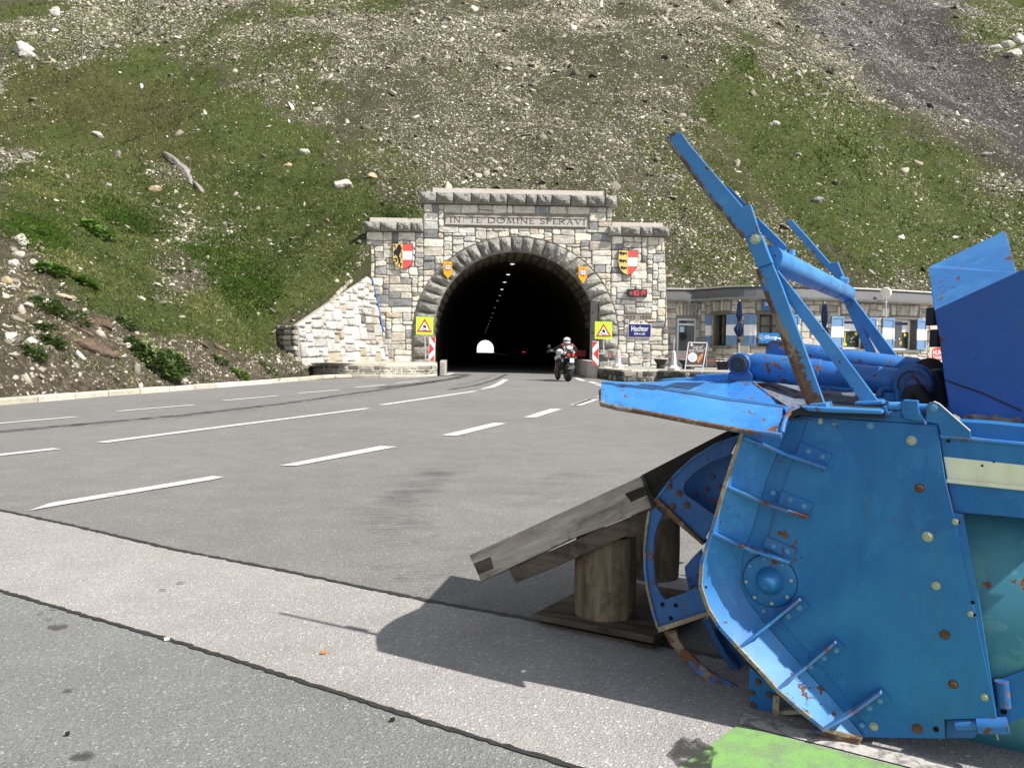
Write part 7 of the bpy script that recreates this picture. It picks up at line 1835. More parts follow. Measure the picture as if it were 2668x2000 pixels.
# ---- salmon wall end, red board and red tub beyond
M_SALM = plain('salmon_render', (.66, .45, .36), .9, var=.06, scale=2)
xs = SW.sv('zB', 2012, 700, .09)[0]; sbox('rendered_wall', xs, xs + 3.4, TZ, 3.40, -.1, .09, M_SALM, shop, 6)
P = Plane((0, 33.5, 0), (0, -1, 0)); q = lambda x, y: P.uv('zB', x, y); rb_ = empty('red_board', P.W(*q(2040, 1250)), 'red advertising board with white capitals beside the snow blower hood', 'sign')
flat('panel', [q(*p) for p in ((2034, 1255), (2330, 1275), (2330, 960), (2120, 968), (2060, 985), (2040, 1010))], P.W, 0, M_RED, rb_, .04)
a0, b0 = q(2046, 1075); a1, b1 = q(2300, 1005); put_text('HUNGER', P.W, a0, a1, b0, b1, .006, M_WH, rb_, bold=.03); a0, b0 = q(2050, 1140); a1, b1 = q(2320, 1090); put_text('TANKSTELLE', P.W, a0, a1, b0, b1, .006, M_WH, rb_, bold=.03)
flat('white_sweep', [q(*p) for p in ((2088, 1200), (2150, 1160), (2240, 1140), (2240, 1150), (2150, 1215), (2088, 1215))], P.W, .006, M_WH, rb_)
P = Plane((0, 33.0, 0), (0, -1, 0)); q = lambda x, y: P.uv('zB', x, y); mb = MB(); c = P.W(*q(2022, 1180)); mb.lathe(Vector((c.x, c.y, TZ)), [(.22, 0), (.25, .3), (.36, P.uv('zB', 2022, 1132)[1] - TZ), (.30, P.uv('zB', 2022, 1132)[1] - TZ), (.26, .3)], 4); o = mb.build('red_tub', M_RED); tag(o, 'square red tub standing before the red board', 'tub')
P = Plane((0, 32.0, 0), (0, -1, 0)); q = lambda x, y: P.uv('zB', x, y); rc = empty('red_chair', P.W(*q(770, 1180)), 'red garden chair under the white window', 'chair'); a = P.W(*q(722, 1030)); b = P.W(*q(822, 1030))
mb = MB(); mb.bar(Vector((a.x, 32, 1.06)), Vector((b.x, 32, 1.06)), Vector((0, .05, 0)), .2); mb.build('backrest', M_RED, rc); mb = MB(); mb.box(Vector(((a.x + b.x) / 2, 31.8, .86)), .45, .45, .05); mb.build('seat', M_RED, rc)
for sx in (0, 1):
    for sy in (-1, 1): mb = MB(); mb.tube([Vector((a.x + sx * (b.x - a.x), 31.8 + sy * .18, TZ)), Vector((a.x + sx * (b.x - a.x), 31.8 + sy * .18, .9 if sy < 0 else 1.1))], .018, 6); mb.build('leg', M_RED, rc)
# ================================================================ motorcycle and rider
BIKE_O = ground('zR', 778, 1498); BH = radians(11)
def local_mb(o, rz):
    R = Matrix.Rotation(rz, 4, 'Z'); M = Matrix.Translation(o) @ R
    return lambda p: M @ Vector(p)
M_TYRE = plain('tyre', (.018, .018, .019), .85, var=.2, scale=30); M_ENG = plain('engine_metal', (.06, .06, .062), .45, metal=.4, var=.4, scale=20); M_BODYW = plain('bike_white', (.66, .66, .67), .3, var=.04); M_BIKEB = plain('bike_black', (.02, .02, .022), .4)
M_TAIL = emissive('tail_light', (1.0, .04, .03), .9); M_LEATH = plain('black_leather', (.022, .022, .025), .5, var=.2, scale=20); M_LEW = plain('white_leather', (.60, .60, .61), .5, var=.08, scale=20); M_LER = plain('red_leather', (.55, .05, .04), .5)
M_HELM = plain('helmet_white', (.72, .73, .75), .2, var=.03); M_VIS = plain('helmet_dark', (.03, .03, .035), .3); M_PLATEB = plain('plate_blue', (.10, .25, .70), .4); M_AMB = plain('amber_metal', (.42, .24, .07), .4); M_GLOVE = plain('glove', (.30, .30, .31), .6)
def build_bike(o, rz, label):
    T = local_mb(o, rz); b = empty('motorcycle', o, label, 'motorcycle', None, rz)
    def part(name, mb, mat, parent=None, sm=True):
        ob = mesh(name, [T(v) for v in mb.V], mb.F, mat, parent or b); recalc(ob.data)
        return autosmooth(ob, 45) if sm else ob
    def wheel(name, y, r, wd):
        mb = MB(); n = 14; V = []; F = []; N = 28
        for i in range(N):
            th = 2 * pi * i / N
            for k in range(n):
                ph = 2 * pi * k / n; rr_ = r - .06 + .06 * cos(ph); V.append((wd / 2 * sin(ph), y + rr_ * cos(th), r + rr_ * sin(th)))
        for i in range(N):
            for k in range(n): F.append((i * n + k, i * n + (k + 1) % n, ((i + 1) % N) * n + (k + 1) % n, ((i + 1) % N) * n + k))
        mb.add(V, F); w_ = part(name, mb, M_TYRE); mb = MB(); mb.lathe((-wd * .35, y, r), [(r * .68, 0), (r * .68, wd * .7), (r * .6, wd * .7), (r * .6, 0)], 20, (1, 0, 0)); mb.lathe((-.05, y, r), [(.05, 0), (.05, .1)], 10, (1, 0, 0))
        for k in range(5): th = 2 * pi * k / 5; mb.bar((0, y, r), (0, y + r * .65 * cos(th), r + r * .65 * sin(th)), Vector((.03, 0, 0)), .03)
        part('rim', mb, M_ENG, w_)
    wheel('rear_wheel', 0, .315, .19); wheel('front_wheel', 1.45, .305, .12)
    mb = MB(); mb.box((0, .72, .48), .34, .46, .40); mb.lathe((-.2, .62, .42), [(.13, 0), (.13, .4)], 12, (1, 0, 0)); mb.lathe((0, .9, .55), [(.09, 0), (.08, .22)], 10, (0, .4, 1)); bevel(part('engine', mb, M_ENG), .02)
    mb = MB(); mb.tube([(-.09, .45, .42), (-.10, 0, .31)], [.045, .035], 8); mb.tube([(.09, .45, .42), (.10, 0, .31)], [.045, .035], 8); mb.tube([(0, 1.2, .98), (0, .4, .7), (0, .3, .45)], [.04, .05, .04], 8); part('frame', mb, M_BIKEB)
    mb = MB(); mb.tube([(-.10, 1.45, .305), (-.10, 1.12, .98)], [.028, .032], 8); mb.tube([(.10, 1.45, .305), (.10, 1.12, .98)], [.028, .032], 8); part('fork', mb, M_AMB)
    mb = MB(); mb.lathe((0, .58, .86), [(.03, -.28), (.11, -.2), (.14, 0), (.13, .2), (.05, .32)], 14, (0, 1, .25)); part('tank', mb, M_BODYW)
    mb = MB(); mb.prism([Vector(p) for p in ((-.15, .5, .80), (-.14, .05, .82), (-.10, -.20, .93), (-.08, -.34, .98))] + [Vector(p) for p in ((.08, -.34, .98), (.10, -.20, .93), (.14, .05, .82), (.15, .5, .80))], Vector((0, 0, .07))); part('seat', mb, M_BIKEB)
    mb = MB(); mb.prism([Vector(p) for p in ((-.15, .1, .72), (-.09, -.32, .90), (.09, -.32, .90), (.15, .1, .72))], Vector((0, 0, .09))); bevel(part('tail_fairing', mb, M_BIKEB), .02)
    for s_ in (-1, 1): mb = MB(); mb.lathe((s_ * .085, -.34, .925), [(.02, 0), (.048, .01), (.045, .03), (.01, .045)], 12, (0, -1, 0)); part('tail_light', mb, M_TAIL)
    mb = MB(); mb.tube([(0, -.28, .90), (0, -.36, .80), (0, -.40, .70)], [.03, .025, .02], 6); mb.tube([(-.17, -.34, .835), (.17, -.34, .835)], .012, 6); part('plate_holder', mb, M_BIKEB)
    mb = MB(); mb.box((-.17, -.35, .835), .06, .03, .03); mb.box((.17, -.35, .835), .06, .03, .03); part('indicator', mb, M_AMB)
    mb = MB(); mb.box((.015, -.415, .74), .165, .008, .145); p_ = part('number_plate', mb, M_WH, sm=False); mb = MB(); mb.box((-.055, -.421, .74), .03, .006, .143); part('plate_band', mb, M_PLATEB, p_, False)
    mb = MB(); V = []
    for k in range(9): th = radians(20 + k * 16); mb.add([(-.10, -(.36) * cos(th), .315 + .36 * sin(th)), (.10, -.36 * cos(th), .315 + .36 * sin(th)), (.10, -.36 * cos(th + .28), .315 + .36 * sin(th + .28)), (-.10, -.36 * cos(th + .28), .315 + .36 * sin(th + .28))], [(0, 1, 2, 3)])
    part('rear_fender', mb, M_BIKEB)
    mb = MB(); mb.tube([(.16, .6, .35), (.18, .3, .33), (.17, .1, .40), (.16, -.12, .52)], [.03, .035, .055, .05], 10); part('exhaust', mb, M_ENG); mb = MB(); mb.tube([(-.17, .3, .36), (-.19, .18, .34)], .03, 8); mb.tube([(.17, .3, .36), (.23, .28, .35)], .015, 8); mb.tube([(-.17, .3, .36), (-.24, .28, .35)], .015, 8); part('footrest', mb, M_AMB)
    mb = MB(); mb.tube([(-.40, .98, 1.05), (-.22, 1.06, 1.04), (0, 1.1, 1.02), (.22, 1.06, 1.04), (.40, .98, 1.05)], .016, 8); part('handlebar', mb, M_BIKEB)
    for s_, m_ in ((-1, M_BIKEB), (1, M_BODYW)):
        mb = MB(); mb.tube([(s_ * .34, 1.0, 1.06), (s_ * .42, 1.0, 1.18)], .008, 6); mb.lathe((s_ * .46, .99, 1.21), [(.02, 0), (.065, .01), (.06, .03), (.01, .045)], 12, (0, -1, .1)); part('mirror', mb, m_)
        mb = MB(); mb.box((s_ * .45, 1.05, 1.03), .14, .05, .11); bevel(part('hand_guard', mb, m_), .02)
    mb = MB(); mb.lathe((0, 1.22, 1.0), [(.04, -.12), (.12, -.08), (.14, .02), (.08, .10)], 12, (0, 1, 0)); part('front_fairing', mb, M_BODYW)
    return b
bike = build_bike(BIKE_O, BH, 'white and black motorcycle with blue-edged number plate riding into the tunnel, seen from behind')
def build_rider(o, rz, label):
    T = local_mb(o, rz); J = {'pel': ((0, -.02, .93), .135), 'sp': ((0, .04, 1.06), .125), 'ch': ((0, .13, 1.20), .150), 'nb': ((0, .19, 1.30), .085), 'nk': ((0, .21, 1.345), .055), 'hd': ((0, .23, 1.41), .075)}
    E = [('pel', 'sp'), ('sp', 'ch'), ('ch', 'nb'), ('nb', 'nk'), ('nk', 'hd')]
    for s_, t in ((-1, 'l'), (1, 'r')):
        J[t + 's'] = ((s_ * .185, .16, 1.265), .072); J[t + 'e'] = ((s_ * .40, .42, 1.10), .052); J[t + 'w'] = ((s_ * .385, .86, 1.06), .034); J[t + 'h'] = ((s_ * .38, .94, 1.06), .038)
        J[t + 'p'] = ((s_ * .12, .04, .90), .098); J[t + 'k'] = ((s_ * (.33 if s_ < 0 else .27), .48, .84), .068); J[t + 'a'] = ((s_ * .25, .30, .44), .045); J[t + 't'] = ((s_ * .26, .46, .38), .042)
        E += [('ch', t + 's'), (t + 's', t + 'e'), (t + 'e', t + 'w'), (t + 'w', t + 'h'), ('pel', t + 'p'), (t + 'p', t + 'k'), (t + 'k', t + 'a'), (t + 'a', t + 't')]
    ks = list(J); me = bpy.data.meshes.new('skel'); me.from_pydata([J[k][0] for k in ks], [(ks.index(a), ks.index(b)) for a, b in E], []); ob = bpy.data.objects.new('skel', me); COL.objects.link(ob)
    md = ob.modifiers.new('s', 'SKIN'); sk = me.skin_vertices[0].data
    for i, k in enumerate(ks): sk[i].radius = (J[k][1],) * 2; sk[i].use_root = (k == 'pel')
    sb = ob.modifiers.new('d', 'SUBSURF'); sb.levels = 2; dg = bpy.context.evaluated_depsgraph_get(); dg.update()
    m2 = bpy.data.meshes.new_from_object(ob.evaluated_get(dg)); bpy.data.objects.remove(ob)
    per = empty('person', o, label, 'person', None, rz)
    V = [T(v.co) for v in m2.vertices]; F = [tuple(p.vertices) for p in m2.polygons]; C_ = [p.center.copy() for p in m2.polygons]
    body = mesh('body', V, F, [M_LEATH, M_LEW, M_LER], per, True)
    for p, c in zip(body.data.polygons, C_):
        k = 0; ax_ = abs(c.x)
        if c.z > .95 and c.y < .15 and .10 < ax_ < .20 and c.z < 1.20: k = 1
        if c.z > 1.245 and ax_ > .15 and ax_ < .2 and c.y < .2: k = 2
        if 1.315 < c.z < 1.36 and ax_ < .07: k = 2
        if .28 < ax_ and .50 < c.y < .80 and c.z > 1.0: k = 1
        if c.x < -.08 and c.z < .97 and c.z > .76 and c.y > .12: k = 1
        if c.y < .12 and ax_ < .05 and 1.12 < c.z < 1.24: k = 1
        p.material_index = k
    def part(name, mb, mat, sm=True):
        ob = mesh(name, [T(v) for v in mb.V], mb.F, mat, per); recalc(ob.data); return autosmooth(ob, 50) if sm else ob
    mb = MB(); mb.lathe((0, .235, 1.405), [(.06, -.105), (.105, -.09), (.128, -.03), (.132, .03), (.112, .085), (.065, .122), (.01, .135)], 20, (0, .12, 1)); h_ = part('helmet', mb, M_HELM)
    mb = MB(); mb.lathe((0, .232, 1.405), [(.1335, -.02), (.1360, .005), (.1345, .028)], 20, (0, .12, 1)); part('helmet_band', mb, M_VIS)
    mb = MB(); mb.lathe((.02, -.015, 1.17), [(.03, 0), (.075, .01), (.07, .03), (.02, .045)], 12, (0, -1, .5)); part('back_hump', mb, M_LEW)
    for s_ in (-1, 1):
        mb = MB(); c = Vector((s_ * .38, .94, 1.06)); mb.lathe(c - Vector((0, .04, 0)), [(.03, 0), (.042, .03), (.04, .07)], 8, (0, 1, 0))
        for k in range(4): x = s_ * (.34 + k * .026); L = (.05, .058, .055, .044)[k]; mb.tube([(x, .965, 1.085), (x, 1.0, 1.09), (x, 1.015, 1.065), (x, 1.005, 1.065 - L * .5)], [.012, .012, .011, .009], 6)
        mb.tube([(s_ * .335, .95, 1.05), (s_ * .325, .985, 1.03), (s_ * .33, 1.01, 1.035)], [.013, .012, .010], 6); part('glove', mb, M_GLOVE)
        mb = MB(); mb.tube([(s_ * .25, .29, .46), (s_ * .25, .30, .37), (s_ * .26, .40, .345), (s_ * .265, .50, .345)], [.052, .055, .05, .038], 10); part('boot', mb, M_LEATH)
    return per
rider = build_rider(BIKE_O, BH, 'person in black, white and red leathers and white helmet riding a motorcycle, seen from behind')
# a second bike, already deep inside the tunnel
far_o = at_y('z2', 508, 1335, 45.0); far_o.z = 0
far_o = at_y('z2', 508, 1335, 75.0); far_o.z = 0; c2 = copy_thing(bike, far_o, radians(3), 'dark motorcycle far inside the tunnel with faint tail lights'); c2b = copy_thing(rider, far_o, radians(3), 'person riding a motorcycle far inside the dark tunnel')

# ================================================================ boulders, outcrops, plants on the slope
def hit(fr, x, y, t0=9.0):
    d = ray(fr, x, y).normalized(); t = t0; prev = t0
    while t < 260:
        p = CAMP + d * t
        if p.z < float(H(p.x, p.y)) and p.y > 9: break
        prev = t; t += .25
    for _ in range(12):
        m_ = (prev + t) / 2; p = CAMP + d * m_
        if p.z < float(H(p.x, p.y)): t = m_
        else: prev = m_
    return CAMP + d * t
import bmesh
def rock(name, loc, size, mat, label, seed, cat='boulder', group=None, rz=0, tilt=0.0, sub=3, sharp=.35, parent=None):
    r = np.random.default_rng(seed); bm = bmesh.new(); bmesh.ops.create_icosphere(bm, subdivisions=sub, radius=1)
    planes = [(Vector(r.normal(size=3)).normalized(), r.uniform(.55, .85)) for _ in range(9)]
    R = Matrix.Rotation(rz, 3, 'Z') @ Matrix.Rotation(tilt, 3, 'Y')
    for v in bm.verts:
        for n, d in planes:
            k = v.co.dot(n) - d
            if k > 0: v.co -= n * k * .9
        nn = float(fbm(np.array([v.co.x * 2.1 + seed]), np.array([v.co.y * 2.1 + v.co.z * 1.7]), 3)[0]) - .5; v.co *= 1 + nn * sharp
        v.co = R @ Vector((v.co.x * size[0], v.co.y * size[1], v.co.z * size[2]))
    me = bpy.data.meshes.new(name); bm.to_mesh(me); bm.free(); me.materials.append(mat); o = bpy.data.objects.new(name, me); COL.objects.link(o); o.location = loc
    return tag(o, label, cat, group)
def rockmat(name, a, b, c):
    g = NG(name); p = g.coord('pos'); n1 = g.noise(p, 2.2, 7, .7, .4); n2 = g.noise(p, 9, 6, .75, .3); st = g.noise(g.mapping(p, (1, 1, 5), (.4, .3, 0)), 2.5, 5, .7)
    col = g.ramp(n1, [(.3, a), (.52, b), (.7, c)]); col = g.mix(1.0, col, g.ramp(n2, [(.3, .6), (.65, 1.12)]), 'MULTIPLY'); col = g.mix(g.ramp(st, [(.58, 0), (.66, .6)]), col, tuple(v * .35 for v in a))
    g.col(col).rough(.9).spec(.15); g.bump(g.math('ADD', n2, st), 1.0, .06); return g.m
M_BW = rockmat('white_boulder', (.46, .43, .37), (.62, .59, .53), (.72, .70, .66)); M_BG = rockmat('grey_rock', (.20, .18, .165), (.33, .30, .275), (.48, .45, .41)); M_BT = rockmat('tan_rock', (.46, .34, .21), (.60, .47, .31), (.70, .60, .46)); M_BB = rockmat('brown_rock', (.085, .062, .043), (.17, .125, .09), (.33, .26, .19))
ppm = lambda p: F_PX / 1.20615 / p.y
BO = [  # x, y (page), width, height px, material, label, tilt
 (48, 103, 62, 34, M_BW, 'large white boulder on the upper grass near the wooden pole', .25), (56, 117, 40, 18, M_BW, 'smaller white slab leaning under the large white boulder', .2), (118, 26, 26, 26, M_BW, 'pointed white stone at the top of the grass slope', .3),
 (735, 398, 46, 26, M_BW, 'white boulder alone in the grass above the portal wing', -.15), (658, 326, 24, 18, M_BW, 'white stone at the edge of the scree above the grass', .2), (622, 356, 18, 10, M_BT, 'small tan stone on the grass just below the scree edge', .1),
 (806, 379, 28, 14, M_BT, 'tan stone at the foot of the scree near the white boulder', 0.1), (333, 406, 30, 18, M_BT, 'tan boulder below the long grey slab', .2), (210, 290, 26, 14, M_BW, 'low white stone in mid slope grass', .2),
 (255, 333, 14, 22, M_BG, 'upright pale stone beside the grey slab', .1), (233, 399, 14, 12, M_BW, 'small white stone left of the tan boulder', 0), (60, 340, 34, 14, M_BG, 'slanted grey stone in the grass below the brown turf', .6),
 (42, 517, 28, 28, M_BW, 'jagged white stone at the top of the bare bank', .5), (28, 566, 26, 20, M_BW, 'white angular stone on the bare bank', .1), (70, 568, 24, 12, M_BW, 'flat white stone beside the angular one', .1), (10, 605, 26, 18, M_BT, 'cracked tan stone at the frame edge of the bank', .4),
 (68, 631, 28, 14, M_BT, 'rounded tan stone in the middle of the bank', .1), (62, 657, 26, 12, M_BW, 'white wedge stone below the rounded tan stone', .2), (134, 638, 36, 9, M_BT, 'long flat tan slab among the tufts', .25), (90, 796, 14, 14, M_BW, 'small white stone low on the bank', .3),
 (395, 520, 14, 8, M_BW, 'small white stone in the bare patch of grass', .1), (1770, 430, 30, 18, M_BG, 'grey block on the scree below the green strip', .5), (1676, 266, 20, 12, M_BW, 'white stone in the upper green strip', .1), (1724, 157, 18, 14, M_BW, 'pale stone high in the green strip', .1),
 (2132, 332, 24, 8, M_BW, 'flat pale stone far up the green slope', .1), (1664, 268, 12, 8, M_BW, 'small pale stone next to the white stone in the green strip', 0), (2085, 14, 26, 22, M_BG, 'pale rock at the top edge of the dark slate field', .2)]
for i, (x, y, wpx, hpx, m_, lab, tl_) in enumerate(BO):
    p = hit('D', x, y + hpx * .3); k = ppm(p); sx, sz_ = wpx / k / 2, hpx / k / 2 * 1.25
    rock('boulder', p + Vector((0, sx * .3, sz_ * .25)), (sx * 1.08, sx * .8, sz_), m_, lab, 100 + i, rz=RNG.uniform(-.4, .4), tilt=tl_)
# white outcrop at upper right: several blocks
for i, (x, y, wpx, hpx) in enumerate([(2152, 105, 26, 20), (2176, 100, 28, 26), (2200, 92, 26, 30), (2190, 118, 30, 22), (2216, 112, 26, 24), (2240, 100, 34, 34)]):
    p = hit('D', x, y); k = ppm(p); rock('white_rock', p, (wpx / k / 2 * 1.2, wpx / k / 2, hpx / k / 2 * 1.3), M_BW, ['small white rock at the lower end of the outcrop beside dark slate', 'second white rock of the outcrop beside dark slate', 'tall white rock in the outcrop beside dark slate', 'broad white rock at the foot of the outcrop', 'white rock at the frame edge of the outcrop', 'largest white rock of the outcrop, partly out of frame'][i], 200 + i, 'rock', 'white rocks of the upper outcrop')
# long grey slab
for i, (pts, wd_, lab) in enumerate([(((352, 330), (395, 362)), 10, 'thin upper end of the grey rock slab in the grass'), (((372, 350), (425, 400)), 17, 'long grey rock slab lying down the grassy slope'), (((418, 392), (440, 418)), 8, 'pointed lower end of the grey rock slab')]):
    a, b = hit('D', *pts[0]), hit('D', *pts[1]); c = (a + b) / 2; k = ppm(c); L = (b - a); ang = atan2(L.y, L.x); tl_ = -atan2(L.z, math.hypot(L.x, L.y))
    rock('rock_slab', c, (L.length / 2 * 1.1, wd_ / k, wd_ / k * .8), M_BG, lab, 300 + i, 'rock', 'grey slab pieces in the grass', rz=ang, tilt=tl_, sub=3)
# brown outcrops on the bank
for i, (x0, y0, x1, y1, wd_, lab) in enumerate([(165, 738, 262, 776, 19, 'large layered brown rock breaking out of the bank above the kerb'), (168, 690, 215, 706, 14, 'brown rock ledge above the large layered rock'), (205, 690, 246, 718, 14, 'brown rock shoulder beside the plants'), (29, 680, 74, 702, 13, 'flat brown rock near the frame edge'), (140, 690, 215, 735, 6, 'thin brown rock rib running down the bank'),
                                         (430, 738, 452, 752, 6, 'dark slate piece under the turf edge'), (455, 742, 490, 758, 7, 'dark slate pieces in the eroded hollow'), (380, 722, 410, 730, 5, 'thin dark slab under the turf')]):
    a, b = hit('D', x0, y0), hit('D', x1, y1); c = (a + b) / 2; k = ppm(c); L = (b - a); ang = atan2(L.y, L.x); tl_ = -atan2(L.z, math.hypot(L.x, L.y))
    rock('rock_outcrop', c, (L.length / 2 * 1.1, wd_ / k * 1.1, wd_ / k * .9), M_BB, lab, 330 + i, 'rock', 'brown rock outcrops on the bank', rz=ang, tilt=tl_, sub=3, sharp=.5)
# wooden pole and scrap of white cloth
p = hit('D', 177, 135); tpz_ = at_y('D', 178, 42, p.y); mb = MB(); mb.tube([p - Vector((0, 0, .2)), Vector((tpz_.x, p.y, tpz_.z))], [.055, .045], 8); o = mb.build('wooden_pole', plain('grey_wood', (.14, .12, .10), .9)); tag(o, 'thin weathered wooden pole standing on the upper slope', 'pole')
p = hit('D', 369 / 1.0 * 0 + 367, 228) if False else hit('D', 306, 190); rock('cloth_scrap', p + Vector((0, 0, .1)), (.12, .08, .22), plain('white_cloth', (.74, .78, .86), .8), 'small white scrap of cloth caught in the grass', 401, 'cloth', sub=2)
# broad leaved plants
M_LEAF = []
for nm, a, b in (('leaf_dark', (.055, .10, .026), (.14, .20, .06)), ('leaf_bright', (.07, .15, .025), (.16, .26, .055)), ('leaf_pale', (.30, .36, .14), (.55, .58, .32))):
    g = NG(nm); r_ = g.attr('tint'); g.col(g.ramp(r_, [(0, a), (1, b)])).rough(.6).spec(.3)
    tb = g.n('ShaderNodeBsdfTranslucent'); g.l(g.ramp(r_, [(0, a), (1, b)]), tb.inputs[0]); mx = g.n('ShaderNodeMixShader'); mx.inputs[0].default_value = .3; g.l(g.b.outputs[0], mx.inputs[1]); g.l(tb.outputs[0], mx.inputs[2]); g.l(mx.outputs[0], g.out.inputs[0]); M_LEAF.append(g.m)
def plant(name, x, y, wpx, hpx, n, leaf, mat, label, seed, flowers=0, group='leafy plants on the bank', blade=.3):
    r = random.Random(seed); c = hit('D', x, y + hpx * .35); k = ppm(c); rw, rh = wpx / k / 2, hpx / k; t = empty(name, c, label, 'plant', group); V = []; F = []; tint = []
    for i in range(n):
        a = r.uniform(0, 2 * pi); q = sqrt(r.random()) * .95; bx, by = cos(a) * q * rw, sin(a) * q * rw * .7
        base_ = Vector((c.x + bx, c.y + by, 0)); base_.z = float(H(base_.x, base_.y)) + rh * .55 * (1 - q * q) * r.uniform(.2, 1.0)
        L = leaf * r.uniform(.6, 1.3); d = Vector((cos(a) + r.gauss(0, .5), sin(a) + r.gauss(0, .5), r.uniform(.1, .9))).normalized(); s_ = d.cross(Vector((0, 0, 1))).normalized() * L * blade * r.uniform(.7, 1.2); dr = Vector((0, 0, -L * .25))
        k0 = len(V); m1 = base_ + d * L * .5 + Vector((0, 0, .06 * L)); V += [base_, m1 - s_, base_ + d * L + dr, m1 + s_, base_ + d * L * .5 - Vector((0, 0, .05 * L))]; F += [(k0, k0 + 1, k0 + 4), (k0 + 1, k0 + 2, k0 + 4), (k0, k0 + 4, k0 + 3), (k0 + 4, k0 + 2, k0 + 3)]; tint += [r.random() ** 1.3] * 5
    o = mesh('leaves', V, F, mat, t); a_ = o.data.attributes.new('tint', 'FLOAT', 'POINT'); a_.data.foreach_set('value', tint)
    for i in range(flowers):
        a = r.uniform(0, 2 * pi); q = sqrt(r.random()) * .8; b_ = Vector((c.x + cos(a) * q * rw, c.y + sin(a) * q * rw * .6, 0)); b_.z = float(H(b_.x, b_.y)) + rh * r.uniform(.5, .95) * (1 - q * .4)
        mb = MB(); tt = []
        for j in range(10): th = j * 2.4; d = Vector((cos(th), sin(th), 1.1)).normalized(); s_ = d.cross(Vector((0, 0, 1))).normalized() * .03; mb.add([b_, b_ + d * .09 - s_, b_ + d * .17, b_ + d * .09 + s_], [(0, 1, 2, 3)])
        mb.tube([b_ - Vector((0, 0, .35)), b_], .008, 4); o = mesh('flower_head', mb.V, mb.F, M_LEAF[2], t); a_ = o.data.attributes.new('tint', 'FLOAT', 'POINT'); a_.data.foreach_set('value', [r.uniform(.4, 1)] * len(mb.V))
    return t
plant('flowering_plant', 333, 768, 105, 58, 620, .28, M_LEAF[0], 'large leafy plant with pale yellow flower heads by the kerb', 1, 9, blade=.2)
plant('flowering_plant', 380, 772, 46, 44, 220, .22, M_LEAF[0], 'leafy plant with two pale flower heads beside the large one', 2, 3, blade=.2)
plant('leafy_plant', 222, 500, 56, 34, 90, .30, M_LEAF[1], 'broad leaved dock plant in the grass above the bare patch', 3, blade=.38); plant('leafy_plant', 198, 482, 34, 26, 70, .30, M_LEAF[1], 'broad leaved dock plant just above its twin', 4, blade=.38)
plant('leafy_plant', 68, 497, 46, 28, 60, .32, M_LEAF[1], 'pale broad leaved plant near the top of the bank', 5, blade=.4); plant('leafy_plant', 112, 577, 56, 26, 110, .26, M_LEAF[1], 'leafy clump beside the bare stony bank', 6, blade=.34)
plant('leafy_plant', 186, 605, 36, 18, 70, .24, M_LEAF[1], 'pale green clump with white flowers in mid bank', 7, blade=.4); plant('leafy_plant', 99, 704, 30, 20, 90, .18, M_LEAF[0], 'small round green tuft on bare soil', 8, blade=.2)
plant('leafy_plant', 75, 760, 36, 26, 110, .2, M_LEAF[0], 'dark green tuft low on the bare bank', 9, blade=.15); plant('leafy_plant', 116, 733, 36, 30, 130, .2, M_LEAF[0], 'dark green tuft left of the large brown rock', 10, blade=.15); plant('leafy_plant', 275, 696, 30, 22, 90, .2, M_LEAF[0], 'dark green tuft above the flowering plant', 11, blade=.2)
plant('leafy_plant', 518, 804, 34, 16, 140, .16, M_LEAF[1], 'low green clump with tiny white flowers by the kerb', 12, blade=.25); plant('leafy_plant', 578, 790, 50, 18, 100, .16, M_LEAF[0], 'low green clump on the gravelly bank end', 13, blade=.25); plant('leafy_plant', 477, 776, 24, 14, 80, .16, M_LEAF[0], 'low green clump left of the wall end on the gravel', 14, blade=.25)
plant('leafy_plant', 103, 652, 56, 24, 170, .2, M_LEAF[0], 'dark green tuft with an orange flower above the brown rock', 15, blade=.12); plant('leafy_plant', 152, 676, 70, 26, 170, .2, M_LEAF[0], 'dark grassy cushion above the brown ledge', 16, blade=.12)
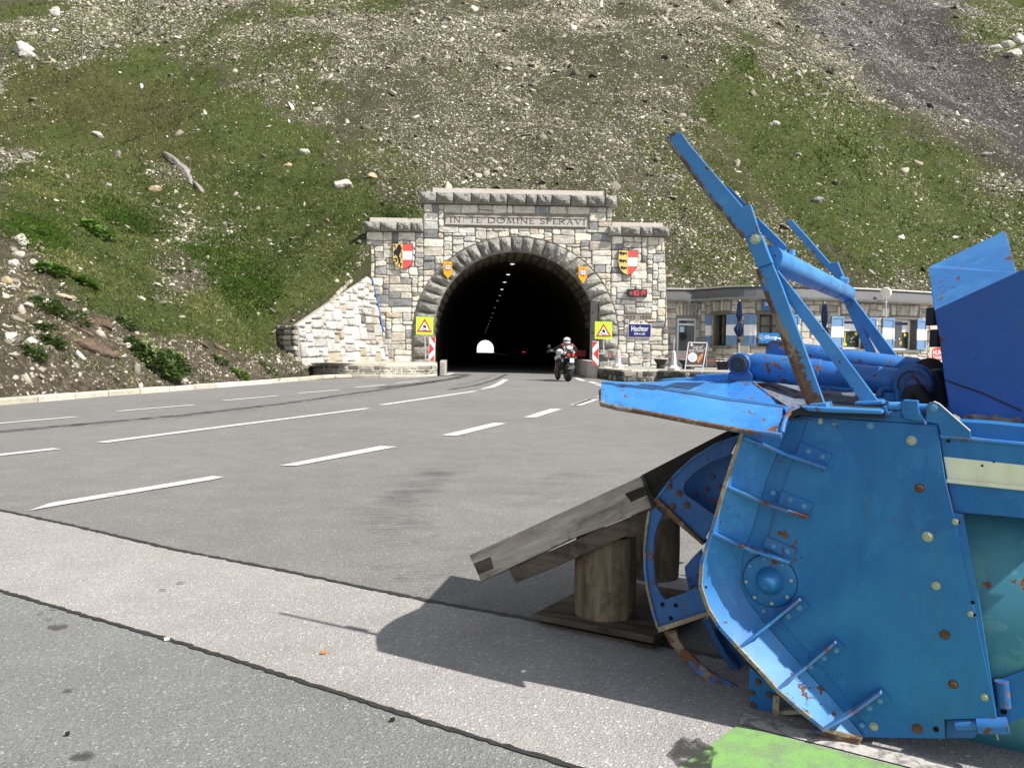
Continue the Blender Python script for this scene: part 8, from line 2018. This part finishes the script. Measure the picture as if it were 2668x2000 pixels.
# bright ground cover: small round leaves
def d_cover(x, y, z, g, b, l, s, br): return np.clip(l * 1.4 - .2, 0, 1) * (.2 + fbm(x * 1.1, y * 1.1, 3)) * (y < 55)
x, y, z, zz, r = scatter(420000, (-30, -5), (12, 50), d_cover, 41)
n = len(x); co = np.zeros((n, 4, 3)); sz_ = r.uniform(.02, .05, n); a = r.uniform(0, 2 * pi, n); hh = r.uniform(.05, .22, n)
for k in range(4):
    th = a + k * pi / 2; co[:, k] = np.stack([x + np.cos(th) * sz_ * 1.2, y + np.sin(th) * sz_, z + hh + np.sin(th * 1.3) * sz_ * .5], -1)
bulk_mesh('ground_cover_leaves', co, 1, 4, [(0, 1, 2, 3)], M_LEAF[1], {'tint': r.random(n)}, 'bright yellow green ground cover leaves on the bank')
# tiny white and yellow flowers
x, y, z, zz, r = scatter(60000, (-30, -5), (12, 50), lambda x, y, z, g, b, l, s, br: np.clip(g, 0, 1) * .10 * (fbm(x * .7 + 50, y * .7, 2) > .5), 42)
n = len(x); co = np.zeros((n, 4, 3)); 
for k in range(4): th = k * pi / 2; co[:, k] = np.stack([x + np.cos(th) * .018, y + np.sin(th) * .018, z + .13 + .012 * (k % 2)], -1)
bulk_mesh('meadow_flowers', co, 1, 4, [(0, 1, 2, 3)], M_LEAF[2], {'tint': r.random(n)}, 'tiny pale meadow flowers in the grass')
# orange leaf and dark crumbs on the pavement
def debris(name, fr, x, y, sx, sy, mat, lab, cat):
    c = ground(fr, x, y); mb = MB(); mb.box(c + Vector((0, 0, .012)), sx, sy, .008, Matrix.Rotation(.4, 3, 'Z')); o = mb.build(name, mat); tag(o, lab, cat)
debris('orange_scrap', 'z0', 1272, 1215, .018, .009, plain('orange_scrap', (.55, .22, .06), .8), 'tiny orange scrap lying on the light asphalt', 'litter')
debris('dark_crumb', 'z0', 1541, 1482, .012, .009, M_BK, 'tiny black crumb near the lower tar joint', 'litter'); debris('dark_crumb', 'z0', 265, 1538, .010, .008, M_BK, 'tiny black crumb on the parking asphalt', 'litter'); debris('white_pebble', 'z0', 655, 1163, .018, .008, M_WH, 'small white pebble on the lower tar joint', 'litter')
